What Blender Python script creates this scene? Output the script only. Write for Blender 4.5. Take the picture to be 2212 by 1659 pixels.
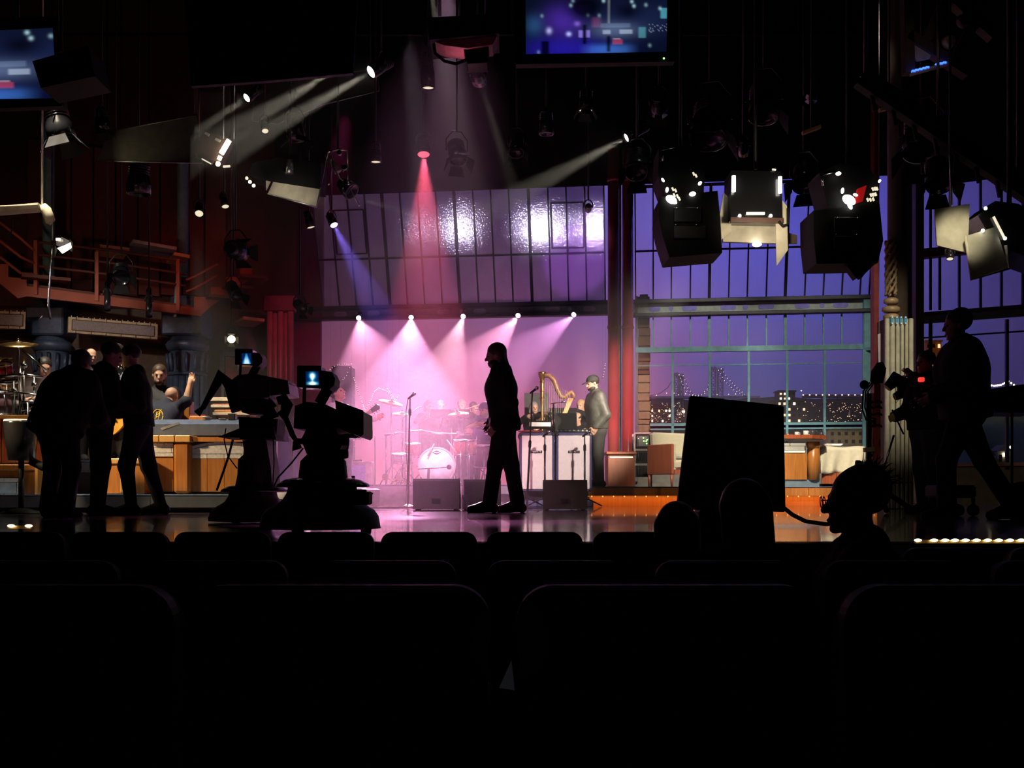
import bpy, bmesh, math, random
import numpy as np
from mathutils import Vector as V, Matrix, Euler
random.seed(4)
for o in list(bpy.data.objects): bpy.data.objects.remove(o)
C = bpy.context.scene.collection
PI = math.pi
# ---------------------------------------------------------------- camera: on the audience floor, looking +Y, eye 0.25 m above the stage floor (z=0)
FP, CX, HY, CZ = 2400.0, 1106.0, 1058.0, 0.25
def P(px, py, D):            # point of the set seen at photo pixel px,py at distance D
    return V(((px-CX)/FP*D, D, CZ+(HY-py)/FP*D))
cd = bpy.data.cameras.new('camera'); cam = bpy.data.objects.new('camera', cd); C.objects.link(cam)
cam.location = (0, 0, CZ); cam.rotation_euler = (PI/2, 0, 0)
cd.sensor_width = 36; cd.lens = 36*FP/2212; cd.shift_y = (HY-829.5)/2212; cd.clip_start = .05; cd.clip_end = 200
sc = bpy.context.scene; sc.camera = cam
sc.view_settings.view_transform = 'Standard'; sc.view_settings.look = 'None'
sc.view_settings.gamma = 1; sc.view_settings.exposure = 0; sc.view_settings.use_curve_mapping = False
# ---------------------------------------------------------------- world: a dark closed theatre
w = bpy.data.worlds.new('world'); sc.world = w; w.use_nodes = True
w.node_tree.nodes['Background'].inputs[0].default_value = (.5, .45, .4, 1)
w.node_tree.nodes['Background'].inputs[1].default_value = .0015
# ---------------------------------------------------------------- set planes
NK = math.sqrt(1+.13*.13)
WU = V((1, -.13, 0))/NK; WN = V((-.13, -1, 0))/NK        # back wall: along, and toward the house
def W(px, py, off=0.0):      # on the back wall (left end farther), off metres in front of it
    t = (px-CX)/FP; D = (22-off*NK)/(1+.13*t); return P(px, py, D)
ZB, RK = 3.9, .345*NK        # raked glazing starts at the girder and leans toward the house
def R(px, py):
    t = (px-CX)/FP; s = (HY-py)/FP
    D = (22-RK*(CZ-ZB))/(1+.13*t+RK*s); return P(px, py, D)
def L(px, py, off=0.0):      # left wall, nearer at the left
    t = (px-CX)/FP; D = (23.95-off)/(1-.5*t); return P(px, py, D)
def G(px, py, off=0.0):      # right wall, nearer at the right
    t = (px-CX)/FP; D = (24.8-off)/(1+.6*t); return P(px, py, D)
# ---------------------------------------------------------------- lamps
def aim(o, tgt): o.rotation_euler = (V(tgt)-o.location).to_track_quat('-Z', 'Y').to_euler()
def spot(loc, tgt, col, power, ang, blend=.3, rad=.05):
    d = bpy.data.lights.new('spot', 'SPOT'); d.color = col; d.energy = power; d.spot_size = math.radians(ang); d.spot_blend = blend; d.shadow_soft_size = rad
    o = bpy.data.objects.new('spot', d); C.objects.link(o); o.location = loc; aim(o, tgt); return o
def area(loc, tgt, col, power, sx, sy=None, spread=180):
    d = bpy.data.lights.new('area', 'AREA'); d.color = col; d.energy = power; d.shape = 'RECTANGLE'; d.size = sx; d.size_y = sy or sx; d.spread = math.radians(spread)
    o = bpy.data.objects.new('area', d); C.objects.link(o); o.location = loc; aim(o, tgt); return o
MIC = V((-1.55, 16.2, .6))
PINK = (1, .42, .80); LAV = (.8, .55, 1.0); WARM = (1, .74, .42); TUNG = (1, .88, .68)
BEAMS = [((775, 690), (835, 900), 17.0), ((888, 689), (872, 930), 17.0), ((1000, 687), (915, 930), 17.0), ((1118, 685), (935, 900), 17.0), ((1238, 683), (985, 880), 17.0)]
HAZE = .03
for i, (a, b, D) in enumerate(BEAMS):
    col = [(1, .36, .66), (1, .44, .82), (1, .52, .66), (1, .36, .58), (.9, .34, .80)][i]
    spot(W(*a, .45), P(*b, D), col, [4200, 5400, 3600, 4800, 3300][i], [22, 23, 17, 19, 18][i], .22, .03)
spot((-.5, 10.5, 6.4), (-1.5, 17.3, .3), (1, .36, .70), 1900, 30, .6, .15)          # magenta wash down on the drum riser
spot((-1.2, 13.0, 5.6), P(945, 1000, 17.3), (1, .80, .95), 2600, 8, .6, .1)            # bass drum special
spot((-2.8, 8.6, 5.0), (-1.25, 13.9, .12), (1, .36, .72), 2600, 13, .8, .1)
spot((-1.0, 11.9, 7.4), (-.75, 9.2, 0), (1, .36, .80), 12000, 27, .8, .1)              # pink pool on the near stage floor
# cyclorama lamps behind the windows, all facing the backdrop
area((-1.2, 24.3, 8.6), (-1.4, 27.5, 3.2), (.66, .54, 1), 75, 7, .5)
area((-.7, 24.0, .2), (-.7, 27.5, 1.5), (1, .16, .20), 210, 7, .4)
area((4.9, 23.3, 8.6), (5.2, 27.3, 3.9), (.07, .13, 1), 250, 5, .5)
area((4.8, 22.9, 3.9), (4.8, 27.2, 2.4), (.78, .62, .80), 26, 5, .3)
area((10.4, 21.2, 8.0), (11.5, 24.6, 3.0), (.46, .38, .55), 7, 3, .5)
# unseen spots added at mirrored angles to put glints on the skylight
for px, pw in ((993, 190), (1150, 170), (1192, 190), (1285, 190), (905, 15)):
    q = R(px, 492); n = (WN*1.0+V((0, 0, -.345))).normalized(); d = (q-V((0, 0, CZ))).normalized(); r = d-2*d.dot(n)*n
    spot(q+r*3.2, q, (.86, .72, 1), pw, 24, 1, .06)
# warm keys: band stand on the left, desk and sofa on the right
spot((-5.5, 11.9, 6.0), P(262, 890, 13.1), TUNG, 1900, 46, .6, .15)
spot((-6.6, 10.3, 2.0), P(420, 975, 12.6), WARM, 700, 44, .6, .15)
spot((-7.0, 13.0, 4.4), P(240, 770, 18.8), (1, .88, .78), 520, 36, .8, .15)
spot((3.3, 12.3, 6.6), P(1650, 985, 19), TUNG, 5400, 32, .6, .2)
spot((2.2, 10.0, 3.0), P(1292, 900, 17.7), TUNG, 4000, 12, .6, .15)
spot((5.0, 9.0, 4.4), P(1935, 770, 14.5), TUNG, 900, 24, .9, .1)
spot((3.6, 10.6, 4.6), P(1200, 1005, 16.7), (1, .84, .9), 3400, 11, .6, .15)
spot((4.6, 12.6, 4.6), P(1190, 895, 19.2), (1, .80, .68), 6500, 21, .6, .15)
spot((3.2, 12.2, 7.3), W(1510, 800), TUNG, 2200, 20, .6, .15)
spot((3.9, 12.2, 7.3), W(1765, 800), TUNG, 1500, 20, .6, .15)
spot((-1.0, 17.2, 8.3), (-.8, 14.0, 0), (1, .55, .82), 1400, 17, .7, .1)          # back wash on the glossy floor and wedge tops
# coloured washes
spot((-2.6, 17.5, 6.2), L(660, 760, .6), (1, .08, .36), 420, 28, .7, .1)
spot((-4.9, 15.5, 6.4), L(490, 600, 1.0), (1, .14, .07), 130, 40, .9, .1)
spot((-8.4, 14.6, 3.4), L(240, 660, 1.4), (1, .5, .3), 60, 80, .9, .1)
spot((2.6, 15.5, 2.2), W(1340, 860, .5), (1, .45, .45), 1100, 26, .8, .1)
spot(P(722, 487, 18.4), P(800, 640, 19.4), (.26, .16, 1), 9000, 22, .5, .04)         # blue fixture
spot(P(916, 338, 17.5), P(918, 520, 17.0), (1, .10, .20), 4200, 26, .4, .04)          # red fixture
for a, Da, b, Db, pw, an in (((800, 156), 13.5, (610, 265), 12.8, 2600, 8), ((532, 212), 13.5, (440, 275), 13.1, 900, 9), ((1036, 172), 13, (1085, 330), 13.0, 700, 8), ((1352, 298), 13.5, (1150, 405), 13.1, 1500, 10), ((706, 163), 14, (560, 250), 13.2, 1300, 10), ((930, -20), 12.7, (1000, 330), 13.2, 420, 14), ((1272, 448), 18.5, (1255, 520), 20.4, 500, 26), ((770, 425), 14, (1000, 500), 14.6, 500, 9)):
    spot(P(*a, Da), P(*b, Db), (1, .92, .72) if a[0] != 1272 else (.6, .15, 1), pw, an, .4, .03)
# ---------------------------------------------------------------- materials
MATS = {}
def M(name, col, rough=.6, metal=0.0, var=.18, scale=9.0, bump=.0, emit=0.0, ecol=None, coat=0.0, trans=0.0):
    if name in MATS: return MATS[name]
    m = bpy.data.materials.new(name); m.use_nodes = True; nt = m.node_tree; b = nt.nodes['Principled BSDF']
    b.inputs['Roughness'].default_value = rough; b.inputs['Metallic'].default_value = metal; b.inputs['Coat Weight'].default_value = coat
    tc = nt.nodes.new('ShaderNodeTexCoord'); n = nt.nodes.new('ShaderNodeTexNoise'); n.inputs['Scale'].default_value = scale; n.inputs['Detail'].default_value = 3
    nt.links.new(tc.outputs['Object'], n.inputs['Vector'])
    r = nt.nodes.new('ShaderNodeValToRGB'); c = V(col)
    r.color_ramp.elements[0].position = .3; r.color_ramp.elements[1].position = .7
    r.color_ramp.elements[0].color = (*(c*(1-var)), 1); r.color_ramp.elements[1].color = (*[min(1, q) for q in c*(1+var)], 1)
    nt.links.new(n.outputs['Fac'], r.inputs['Fac']); nt.links.new(r.outputs['Color'], b.inputs['Base Color'])
    if bump:
        bp = nt.nodes.new('ShaderNodeBump'); bp.inputs['Strength'].default_value = bump; bp.inputs['Distance'].default_value = .01
        nt.links.new(n.outputs['Fac'], bp.inputs['Height']); nt.links.new(bp.outputs['Normal'], b.inputs['Normal'])
    if emit:
        b.inputs['Emission Color'].default_value = (*(ecol or col), 1); b.inputs['Emission Strength'].default_value = emit
        m.cycles.emission_sampling = 'NONE'
    if name in ('dark_plush', 'matte_black', 'black_mask_cloth', 'black_cloth', 'black_wall', 'black_rubber', 'dark_denim', 'house_carpet'): b.inputs['Specular IOR Level'].default_value = .12
    MATS[name] = m; return m
def wood(name, a, bcol, scale=3.0, rough=.35):
    m = M(name, a, rough); nt = m.node_tree; n = next(x for x in nt.nodes if x.type == 'TEX_NOISE'); r = next(x for x in nt.nodes if x.type == 'VALTORGB')
    mp = nt.nodes.new('ShaderNodeMapping'); mp.inputs['Scale'].default_value = (scale*6, scale*6, scale*.5)
    tc = next(x for x in nt.nodes if x.type == 'TEX_COORD'); nt.links.new(tc.outputs['Object'], mp.inputs['Vector']); nt.links.new(mp.outputs['Vector'], n.inputs['Vector'])
    n.inputs['Scale'].default_value = 2.2; r.color_ramp.elements[0].color = (*bcol, 1); r.color_ramp.elements[1].color = (*a, 1); return m
def thin_glass(name, tint, clear=.85, rough=.05, bump=0.0, body=(.5, .5, .55)):
    m = bpy.data.materials.new(name); m.use_nodes = True; nt = m.node_tree; b = nt.nodes['Principled BSDF']; out = nt.nodes['Material Output']
    b.inputs['Base Color'].default_value = (*body, 1); b.inputs['Roughness'].default_value = rough
    n = nt.nodes.new('ShaderNodeTexNoise'); n.inputs['Scale'].default_value = 32; tc = nt.nodes.new('ShaderNodeTexCoord'); nt.links.new(tc.outputs['Object'], n.inputs['Vector'])
    if bump:
        bp = nt.nodes.new('ShaderNodeBump'); bp.inputs['Strength'].default_value = bump; bp.inputs['Distance'].default_value = .01
        nt.links.new(n.outputs['Fac'], bp.inputs['Height']); nt.links.new(bp.outputs['Normal'], b.inputs['Normal'])
    t = nt.nodes.new('ShaderNodeBsdfTransparent'); t.inputs[0].default_value = (*tint, 1)
    src = b
    if not bump: b.inputs['Specular IOR Level'].default_value = .06
    if bump:
        g = nt.nodes.new('ShaderNodeBsdfGlossy'); g.inputs['Roughness'].default_value = .07; g.inputs['Color'].default_value = (.9, .88, .95, 1); nt.links.new(bp.outputs['Normal'], g.inputs['Normal'])
        m0 = nt.nodes.new('ShaderNodeMixShader'); m0.inputs[0].default_value = .22; nt.links.new(b.outputs[0], m0.inputs[1]); nt.links.new(g.outputs[0], m0.inputs[2]); src = m0
    mx = nt.nodes.new('ShaderNodeMixShader'); mx.inputs[0].default_value = clear
    nt.links.new(src.outputs[0], mx.inputs[1]); nt.links.new(t.outputs[0], mx.inputs[2]); nt.links.new(mx.outputs[0], out.inputs['Surface'])
    MATS[name] = m; return m
def glow(name, col, s):
    return M(name, (.8, .8, .8), .4, emit=s, ecol=col)
black = M('matte_black', (.012, .012, .013), .6)
gloss_black = M('gloss_black', (.012, .012, .014), .22, coat=.4)
dark_metal = M('dark_metal', (.05, .05, .055), .38, .7)
chrome = M('chrome', (.75, .74, .72), .18, 1)
steel = M('grey_steel', (.35, .35, .36), .35, .9)
rubber = M('black_rubber', (.018, .018, .018), .75)
cream = M('cream_board', (.72, .66, .52), .7)
white = M('white_paper', (.85, .84, .82), .7)
brass = M('brass', (.75, .5, .18), .28, 1, bump=.1)
skin = M('skin', (.62, .36, .25), .55, var=.06)
skin_dark = M('tanned_skin', (.42, .24, .16), .55, var=.06)
eye_dark = M('dark_eye', (.03, .02, .02), .2)
lip = M('lips', (.42, .17, .14), .5)
orange_wood = wood('orange_veneer', (.50, .19, .04), (.38, .125, .022))
pale_wood = wood('pale_maple', (.66, .36, .11), (.54, .27, .07))
red_wood = wood('red_mahogany', (.40, .10, .035), (.28, .06, .02))
lens_white = glow('lens_white', (1, .95, .85), 6)
lens_dim = glow('lens_dim', (1, .88, .62), .9)
lens_warm = glow('lens_warm', (1, .82, .5), 9)
# ---------------------------------------------------------------- mesh builder
class MB:
    def __init__(s): s.v = []; s.f = []; s.s = []
    def add(s, vs, fs, smooth=False):
        n = len(s.v); s.v += [V(p) for p in vs]; s.f += [tuple(i+n for i in f) for f in fs]; s.s += [smooth]*len(fs); return s
    def box(s, c, size, rot=None, b=0.0):
        hx, hy, hz = [q/2 for q in size]; vs = []; fs = []
        if b <= 0:
            vs = [(x*hx, y*hy, z*hz) for x in (-1, 1) for y in (-1, 1) for z in (-1, 1)]
            fs = [(0, 1, 3, 2), (4, 6, 7, 5), (0, 4, 5, 1), (2, 3, 7, 6), (0, 2, 6, 4), (1, 5, 7, 3)]
        else:
            b = min(b, hx*.9, hy*.9, hz*.9); H = (hx, hy, hz); cs = [(x, y, z) for x in (-1, 1) for y in (-1, 1) for z in (-1, 1)]; ix = {}
            for c0 in cs:
                for a in range(3):
                    ix[c0, a] = len(vs); vs.append(tuple(c0[k]*(H[k] if k == a else H[k]-b) for k in range(3)))
            for a in range(3):
                o1, o2 = [k for k in range(3) if k != a]
                for sg in (-1, 1):
                    q = []
                    for d1, d2 in ((-1, -1), (1, -1), (1, 1), (-1, 1)):
                        c0 = [0, 0, 0]; c0[a] = sg; c0[o1] = d1; c0[o2] = d2; q.append(ix[tuple(c0), a])
                    fs.append(tuple(q))
                for d1 in (-1, 1):
                    for d2 in (-1, 1):
                        c0 = [0, 0, 0]; c1 = [0, 0, 0]; c0[a] = -1; c1[a] = 1; c0[o1] = c1[o1] = d1; c0[o2] = c1[o2] = d2; c0 = tuple(c0); c1 = tuple(c1)
                        fs.append((ix[c0, o1], ix[c1, o1], ix[c1, o2], ix[c0, o2]))
            for c0 in cs: fs.append((ix[c0, 0], ix[c0, 1], ix[c0, 2]))
        m = rot.to_matrix() if isinstance(rot, Euler) else rot
        c = V(c); return s.add([c+(m @ V(p) if m else V(p)) for p in vs], fs)
    def rbox(s, c, size, rz, b=0.0): return s.box(c, size, Euler((0, 0, rz)), b)
    def bar(s, a, b_, w, d, up=None, bev=0.0):       # rectangular bar from a to b_
        a = V(a); b_ = V(b_); z = (b_-a); ln = z.length; z.normalize(); up = V(up) if up else (V((0, 1, 0)) if abs(z.y) < .9 else V((1, 0, 0)))
        y = (up-z*up.dot(z)).normalized(); x = y.cross(z); return s.box((a+b_)/2, (w, d, ln), Matrix((x, y, z)).transposed(), bev)
    def tube(s, pts, r, seg=8, cap=True):
        pts = [V(p) for p in pts]; n = len(pts); rs = r if isinstance(r, (list, tuple)) else [r]*n
        t0 = (pts[1]-pts[0]).normalized(); u = t0.orthogonal().normalized(); vs = []; fs = []
        for i, p in enumerate(pts):
            t = (pts[min(i+1, n-1)]-pts[max(i-1, 0)]).normalized(); u = (u-t*u.dot(t)); u = u.normalized() if u.length > 1e-6 else t.orthogonal().normalized(); w_ = t.cross(u)
            for k in range(seg):
                a = 2*PI*k/seg; vs.append(p+(u*math.cos(a)+w_*math.sin(a))*rs[i])
        for i in range(n-1):
            for k in range(seg): fs.append((i*seg+k, i*seg+(k+1) % seg, (i+1)*seg+(k+1) % seg, (i+1)*seg+k))
        s.add(vs, fs, True)
        if cap: s.add(vs[:seg], [tuple(range(seg))]); s.add(vs[-seg:], [tuple(range(seg))])
        return s
    def lathe(s, prof, o=(0, 0, 0), ax=(0, 0, 1), seg=18, smooth=True, sx=1.0, cap=True):
        o = V(o); z = V(ax).normalized(); u = V((1, 0, 0)) if abs(z.z) > .99 else z.cross(V((0, 0, 1))).normalized(); w_ = z.cross(u); vs = []; fs = []
        for r, h in prof:
            for k in range(seg):
                a = 2*PI*k/seg; vs.append(o+z*h+u*(r*math.cos(a)*sx)+w_*(r*math.sin(a)))
        for i in range(len(prof)-1):
            for k in range(seg): fs.append((i*seg+k, i*seg+(k+1) % seg, (i+1)*seg+(k+1) % seg, (i+1)*seg+k))
        s.add(vs, fs, smooth)
        for i in ((0, len(prof)-1) if cap else ()):
            if prof[i][0] > 1e-4: s.add(vs[i*seg:(i+1)*seg], [tuple(range(seg))])
        return s
    def prism(s, poly, vec):
        poly = [V(p) for p in poly]; n = len(poly); vec = V(vec)
        return s.add(poly+[p+vec for p in poly], [tuple(range(n)), tuple(range(n, 2*n))]+[(i, (i+1) % n, n+(i+1) % n, n+i) for i in range(n)])
    def ball(s, c, r, seg=12, rings=8, rot=None):
        c = V(c); rr = r if isinstance(r, (tuple, list)) else (r, r, r); vs = []; fs = []
        for i in range(rings+1):
            a = PI*i/rings
            for k in range(seg):
                b = 2*PI*k/seg; q = V((rr[0]*math.sin(a)*math.cos(b), rr[1]*math.sin(a)*math.sin(b), rr[2]*math.cos(a))); vs.append(c+(rot @ q if rot else q))
        for i in range(rings):
            for k in range(seg): fs.append((i*seg+k, i*seg+(k+1) % seg, (i+1)*seg+(k+1) % seg, (i+1)*seg+k))
        return s.add(vs, fs, True)
    def panel(s, q, th, n=None):                      # slab from 4+ corner points, thickened away from the viewer
        q = [V(p) for p in q]; nn = V(n) if n else (q[1]-q[0]).cross(q[2]-q[0]).normalized()
        if not n and nn.y < 0: nn = -nn
        return s.prism(q, nn*th)
    def o(s, name, mat, par=None, local=False):       # link as ONE object; world coordinates unless local
        off = V((0, 0, 0))
        if not local:
            if par is not None: off = WL[par]
            else:
                xs = [p.x for p in s.v]; ys = [p.y for p in s.v]; off = V(((min(xs)+max(xs))/2, (min(ys)+max(ys))/2, min(p.z for p in s.v)))
        bm = bmesh.new(); vs = [bm.verts.new(p-off) for p in s.v]
        for f, sm in zip(s.f, s.s):
            try: fc = bm.faces.new([vs[i] for i in f]); fc.smooth = sm
            except ValueError: pass
        bmesh.ops.remove_doubles(bm, verts=bm.verts, dist=1e-5); bmesh.ops.recalc_face_normals(bm, faces=bm.faces)
        me = bpy.data.meshes.new(name); bm.to_mesh(me); bm.free(); me.materials.append(mat)
        ob = bpy.data.objects.new(name, me); C.objects.link(ob)
        if par is not None: ob.parent = par; WL[ob] = WL[par].copy()
        else: ob.location = off; WL[ob] = off.copy()
        return ob
WL = {}
def thing(name, label, cat, loc=(0, 0, 0), rz=0.0, group=None):
    o = bpy.data.objects.new(name, None); C.objects.link(o); o.empty_display_size = .1; o.location = loc; o.rotation_euler = (0, 0, rz); WL[o] = V(loc)
    return tag(o, label, cat, group)
def tag(o, label, cat, group=None, kind=None):
    o['label'] = label; o['category'] = cat
    if group: o['group'] = group
    if kind: o['kind'] = kind
    return o
def struct(o): o['kind'] = 'structure'; return o
def sroot(name, loc=(0, 0, 0)):
    o = bpy.data.objects.new(name, None); C.objects.link(o); o.location = loc; WL[o] = V(loc); o['kind'] = 'structure'; return o
def dup(root, loc, rz=0.0, label=None, scale=None):
    r = root.copy(); C.objects.link(r); r.location = loc; r.rotation_euler = (0, 0, rz); WL[r] = V(loc)
    if label: r['label'] = label
    if scale: r.scale = (scale,)*3
    for ch in list(root.children):
        c = ch.copy(); C.objects.link(c); c.parent = r
        for g in ch.children:
            d = g.copy(); C.objects.link(d); d.parent = c
    return r
def bez(a, b, c, n=12):
    a, b, c = V(a), V(b), V(c); return [a*(1-t)**2+b*2*t*(1-t)+c*t*t for t in [i/n for i in range(n+1)]]
def text(s_, size, mat, name, par, loc, rot, ext=.002):
    cu = bpy.data.curves.new(name, 'FONT'); cu.body = s_; cu.size = size; cu.extrude = ext; cu.align_x = 'CENTER'; cu.align_y = 'CENTER'
    t = bpy.data.objects.new('t', cu); me = bpy.data.meshes.new_from_object(t); bpy.data.objects.remove(t)
    me.materials.clear(); me.materials.append(mat); o = bpy.data.objects.new(name, me); C.objects.link(o); o.parent = par
    o.location = V(loc)-WL[par]; o.rotation_euler = rot; WL[o] = V(loc); return o
# ================================================================ SETTING
stage_mat = M('stage_floor_gloss', (.10, .075, .088), .13, var=.35, scale=2.5, coat=.5, bump=.02)
wall_mat = M('black_wall', (.012, .011, .012), .85)
struct(MB().box((0, 16.6, -.1), (30, 22.7, .2)).o('floor', stage_mat))
struct(MB().box((0, 1.0, -1.15), (30, 8.5, .3)).o('floor', M('house_carpet', (.03, .012, .012), .9)))
struct(MB().box((0, 5.27, -.55), (30, .06, .9)).o('trim_1', black))
struct(MB().box((0, 5.30, -.03), (30, .14, .06), b=.01).o('trim_2', gloss_black))
struct(MB().box((0, 12.5, 10.1), (30, 31.5, .2)).o('ceiling', wall_mat))
struct(MB().box((-15.1, 12.5, 4.5), (.2, 31.5, 11.6)).o('wall_left', wall_mat))
struct(MB().box((15.1, 12.5, 4.5), (.2, 31.5, 11.6)).o('wall_right', wall_mat))
struct(MB().box((0, 28.15, 4.5), (30, .2, 11.6)).o('wall_back', wall_mat))
struct(MB().box((0, -3.2, 4.5), (30, .2, 11.6)).o('wall_front', wall_mat))
cyc = M('painted_sky_cloth', (.62, .60, .64), .9, var=.04, scale=.8)
q = [V((-7, 27.9, 0)), V((3.2, 27.9, 0)), V((13, 26.6, 0)), V((13.6, 26.6, 0))]
m = MB()
for a, b in ((V((-8.5, 28, -.01)), V((2.9, 28, -.01))), (V((2.9, 28, -.01)), V((9.0, 27.2, -.01))), (V((9.0, 27.2, -.01)), V((14.6, 23.4, -.01)))):
    m.prism([a, b, b+V((0, 0, 9.9)), a+V((0, 0, 9.9))], (0, .04, 0))
tag(m.o('sky_backdrop', cyc), 'tall dusk sky cloth hanging behind all the studio windows', 'backdrop')
frame_dark = M('dark_blue_steel', (.035, .035, .055), .5, .2)
frame_teal = M('teal_painted_steel', (.13, .33, .40), .5)
frame_grey = M('grey_painted_steel', (.16, .17, .19), .55)
girder_grey = M('grey_green_girder', (.34, .42, .42), .6)
frost = thin_glass('hammered_glass', (.95, .93, 1), .5, .4, .36, (.36, .35, .40))
clear = thin_glass('clear_glass', (1, 1, 1), .94, .015, 0, (.3, .3, .35))
rk = (V((0, 0, 1))+WN*.345).normalized(); rkn = (WN+V((0, 0, -.345))).normalized()
def glazing(win, xs, thick, zbar, ztop, mat, ybot, pane_mat, x0, x1, fn=R):
    """raked lights: mullions, a cross bar, and a pane in every opening"""
    feet = [fn(x, ybot) for x in xs]; z0 = feet[0].z
    def up(p, z): return p+rk*((z-p.z)/rk.z)
    feet = [up(p, ZB) for p in feet]
    for i, p in enumerate(feet):
        t = .055 if xs[i] in thick else .026
        MB().bar(up(p, ZB), up(p, ztop), t, .06, WN).o('mullion', mat, win)
    for z, t in ((zbar, .035), (ztop, .06)):
        MB().bar(up(feet[0], z)+rkn*.01, up(feet[-1], z)+rkn*.01, t, .05, rkn).o('cross_bar', mat, win)
    for i in range(len(feet)-1):
        for za, zc in ((ZB, zbar), (zbar, ztop)):
            a, b = feet[i]+WU*.012, feet[i+1]-WU*.012
            MB().panel([up(a, za+.01), up(b, za+.01), up(b, zc-.01), up(a, zc-.01)], .008, -rkn).o('pane', pane_mat, win)
    return up, feet
# centre bay
win1 = sroot('window_1', W(1000, 660))
XS1 = [698, 734, 770, 806, 843, 881, 918, 956, 994, 1034, 1071, 1109, 1150, 1191, 1229, 1268, 1308]
zb1 = R(1000, 553).z
up1, f1 = glazing(win1, XS1, (843, 994, 1150), zb1, R(1000, 395).z, frame_dark, 660, frost, 698, 1308)
for xa, xb in ((1, 3), (13, 15)):                  # the two hopper vents
    a, b = f1[xa]+WU*.05, f1[xb]-WU*.03; zl, zh = zb1+.10, zb1+.9
    v = MB()
    for p, q_ in ((up1(a, zl), up1(b, zl)), (up1(a, zl), up1(a, zh)), (up1(b, zl), up1(b, zh)), (up1(a, zh), up1(b, zh))): v.bar(p+rkn*.03, q_+rkn*.03, .03, .04, rkn)
    v.bar(up1((a+b)/2, zb1)+rkn*.03, up1((a+b)/2, zl)+rkn*.03, .025, .03, rkn).o('vent_frame', frame_dark, win1)
# right bay
win2 = sroot('window_2', W(1620, 640))
XS2 = [1373, 1411, 1450, 1491, 1532, 1574, 1614, 1655, 1696, 1738, 1778, 1818, 1857, 1877]
glazing(win2, XS2, (1532, 1696), R(1620, 536).z, R(1620, 395).z, frame_dark, 640, clear, 1373, 1877)
ZG = W(1620, 752).z
def vbar(win, px, ya, yb, w_, mat, d=.06, off=0.0):
    a = W(px, ya, off); b = V((a.x, a.y, W(px, yb, off).z)); MB().bar(a, b, w_, d, WN).o('mullion', mat, win)
def hbar(win, xa, xb, pyc, w_, mat, d=.06, off=0.0, name='cross_bar', pxz=1620):
    z = W(pxz, pyc, off).z; a = W(xa, pyc, off); b = W(xb, pyc, off); a.z = b.z = z; MB().bar(a, b, w_, d, (0, 0, 1)).o(name, mat, win)
for px in XS2[1:-2]: vbar(win2, px, 672, 752, .055 if px in (1532, 1696) else .028, frame_teal)
hbar(win2, 1374, 1884, 753, .09, frame_teal, .10)
for px in (1453, 1533, 1617, 1700, 1781): vbar(win2, px, 753, 940, .045, frame_teal)
hbar(win2, 1374, 1866, 787, .018, frame_teal, .02)
hbar(win2, 1404, 1866, 916, .06, frame_teal, .05); hbar(win2, 1404, 1866, 926, .02, frame_teal, .03)
xs = [1404, 1453, 1533, 1617, 1700, 1781, 1864]
for a, b in zip(xs[:-1], xs[1:]):
    for ya, yb in ((757, 786), (789, 913), (928, 1040)):
        MB().panel([W(a+2, ya), W(b-2, ya), W(b-2, yb), W(a+2, yb)], .006, WN).o('pane', clear, win2)
for a, b in zip(XS2[1:-2], XS2[2:-1]): MB().panel([W(a+1, 690), W(b-1, 690), W(b-1, 748), W(a+1, 748)], .006, WN).o('pane', clear, win2)
vbar(win2, 1375, 640, 1040, .05, frame_grey, .08)
MB().bar(W(1875, 640, .05), V((*W(1875, 640, .05).xy, .3)), .19, .16, WN, .02).o('side_post', frame_teal, win2)
vbar(win2, 1866, 756, 1000, .05, frame_teal, .05, .12)
MB().bar(W(1890, 753, .1), W(1876, 753, .2), .16, .06, (0, 0, 1)).o('post_bracket', frame_teal, win2)
struct(MB().panel([W(1366, 963, -.05), W(1890, 963, -.05), V((*W(1890, 1050, -.05).xy, .0)), V((*W(1366, 1050, -.05).xy, .0))], .08, -WN).o('wall_back', M('grey_sill_wall', (.20, .19, .17), .8)))
# girders; pale and violet panel colours stand in for light through the slots
def girder(name, xa, xb, ytop, ybot, web, flange, slots, off, slot_mat, pxr):
    g = sroot(name, W((xa+xb)/2, ybot)); zt, zl = W(pxr, ytop, off).z, W(pxr, ybot, off).z
    a, b = W(xa, 700, off), W(xb, 700, off)
    def at(p, z): return V((p.x, p.y, z))
    MB().bar(at(a, (zt+zl)/2)-WN*.05, at(b, (zt+zl)/2)-WN*.05, zt-zl, .05, WN).o('web', web, g)
    for z, h in ((zt, .075), (zl, .065)): MB().bar(at(a, z)+WN*.03, at(b, z)+WN*.03, .2, h, (0, 0, 1), .008).o('flange', flange, g)
    for px, wpx in slots:
        c = W(px, 700, off); w_ = wpx*c.y/FP; h = min(.085, w_/2*.99) if wpx < 14 else .05; m = MB(); ring = []
        for k in range(20):
            t = 2*PI*k/20; ring.append(at(c, (zt+zl)/2)+WU*((w_/2-h)*(1 if math.cos(t) > 0 else -1)+h*math.cos(t))+V((0, 0, h*math.sin(t)))-WN*.022)
        m.prism(ring, WN*.006).o('slot_panel', slot_mat, g)
    return g
slot_pale = M('lit_slot_pale', (.55, .55, .62), .6)
slot_blue = M('lit_slot_violet', (.22, .20, .75), .6)
girder('trim_3', 600, 1314, 661, 684, frame_grey, frame_dark, [(735, 28), (771, 8), (806, 28), (959, 31), (997, 9), (1036, 28), (1193, 33), (1231, 9), (1273, 27)], .05, slot_pale, 1000)
girder('trim_4', 1366, 1882, 648, 677, girder_grey, frame_dark, [(1414, 26), (1449, 10), (1489, 32), (1573, 34), (1610, 12), (1655, 34), (1733, 32), (1776, 10), (1816, 32)], .05, slot_blue, 1620)
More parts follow.
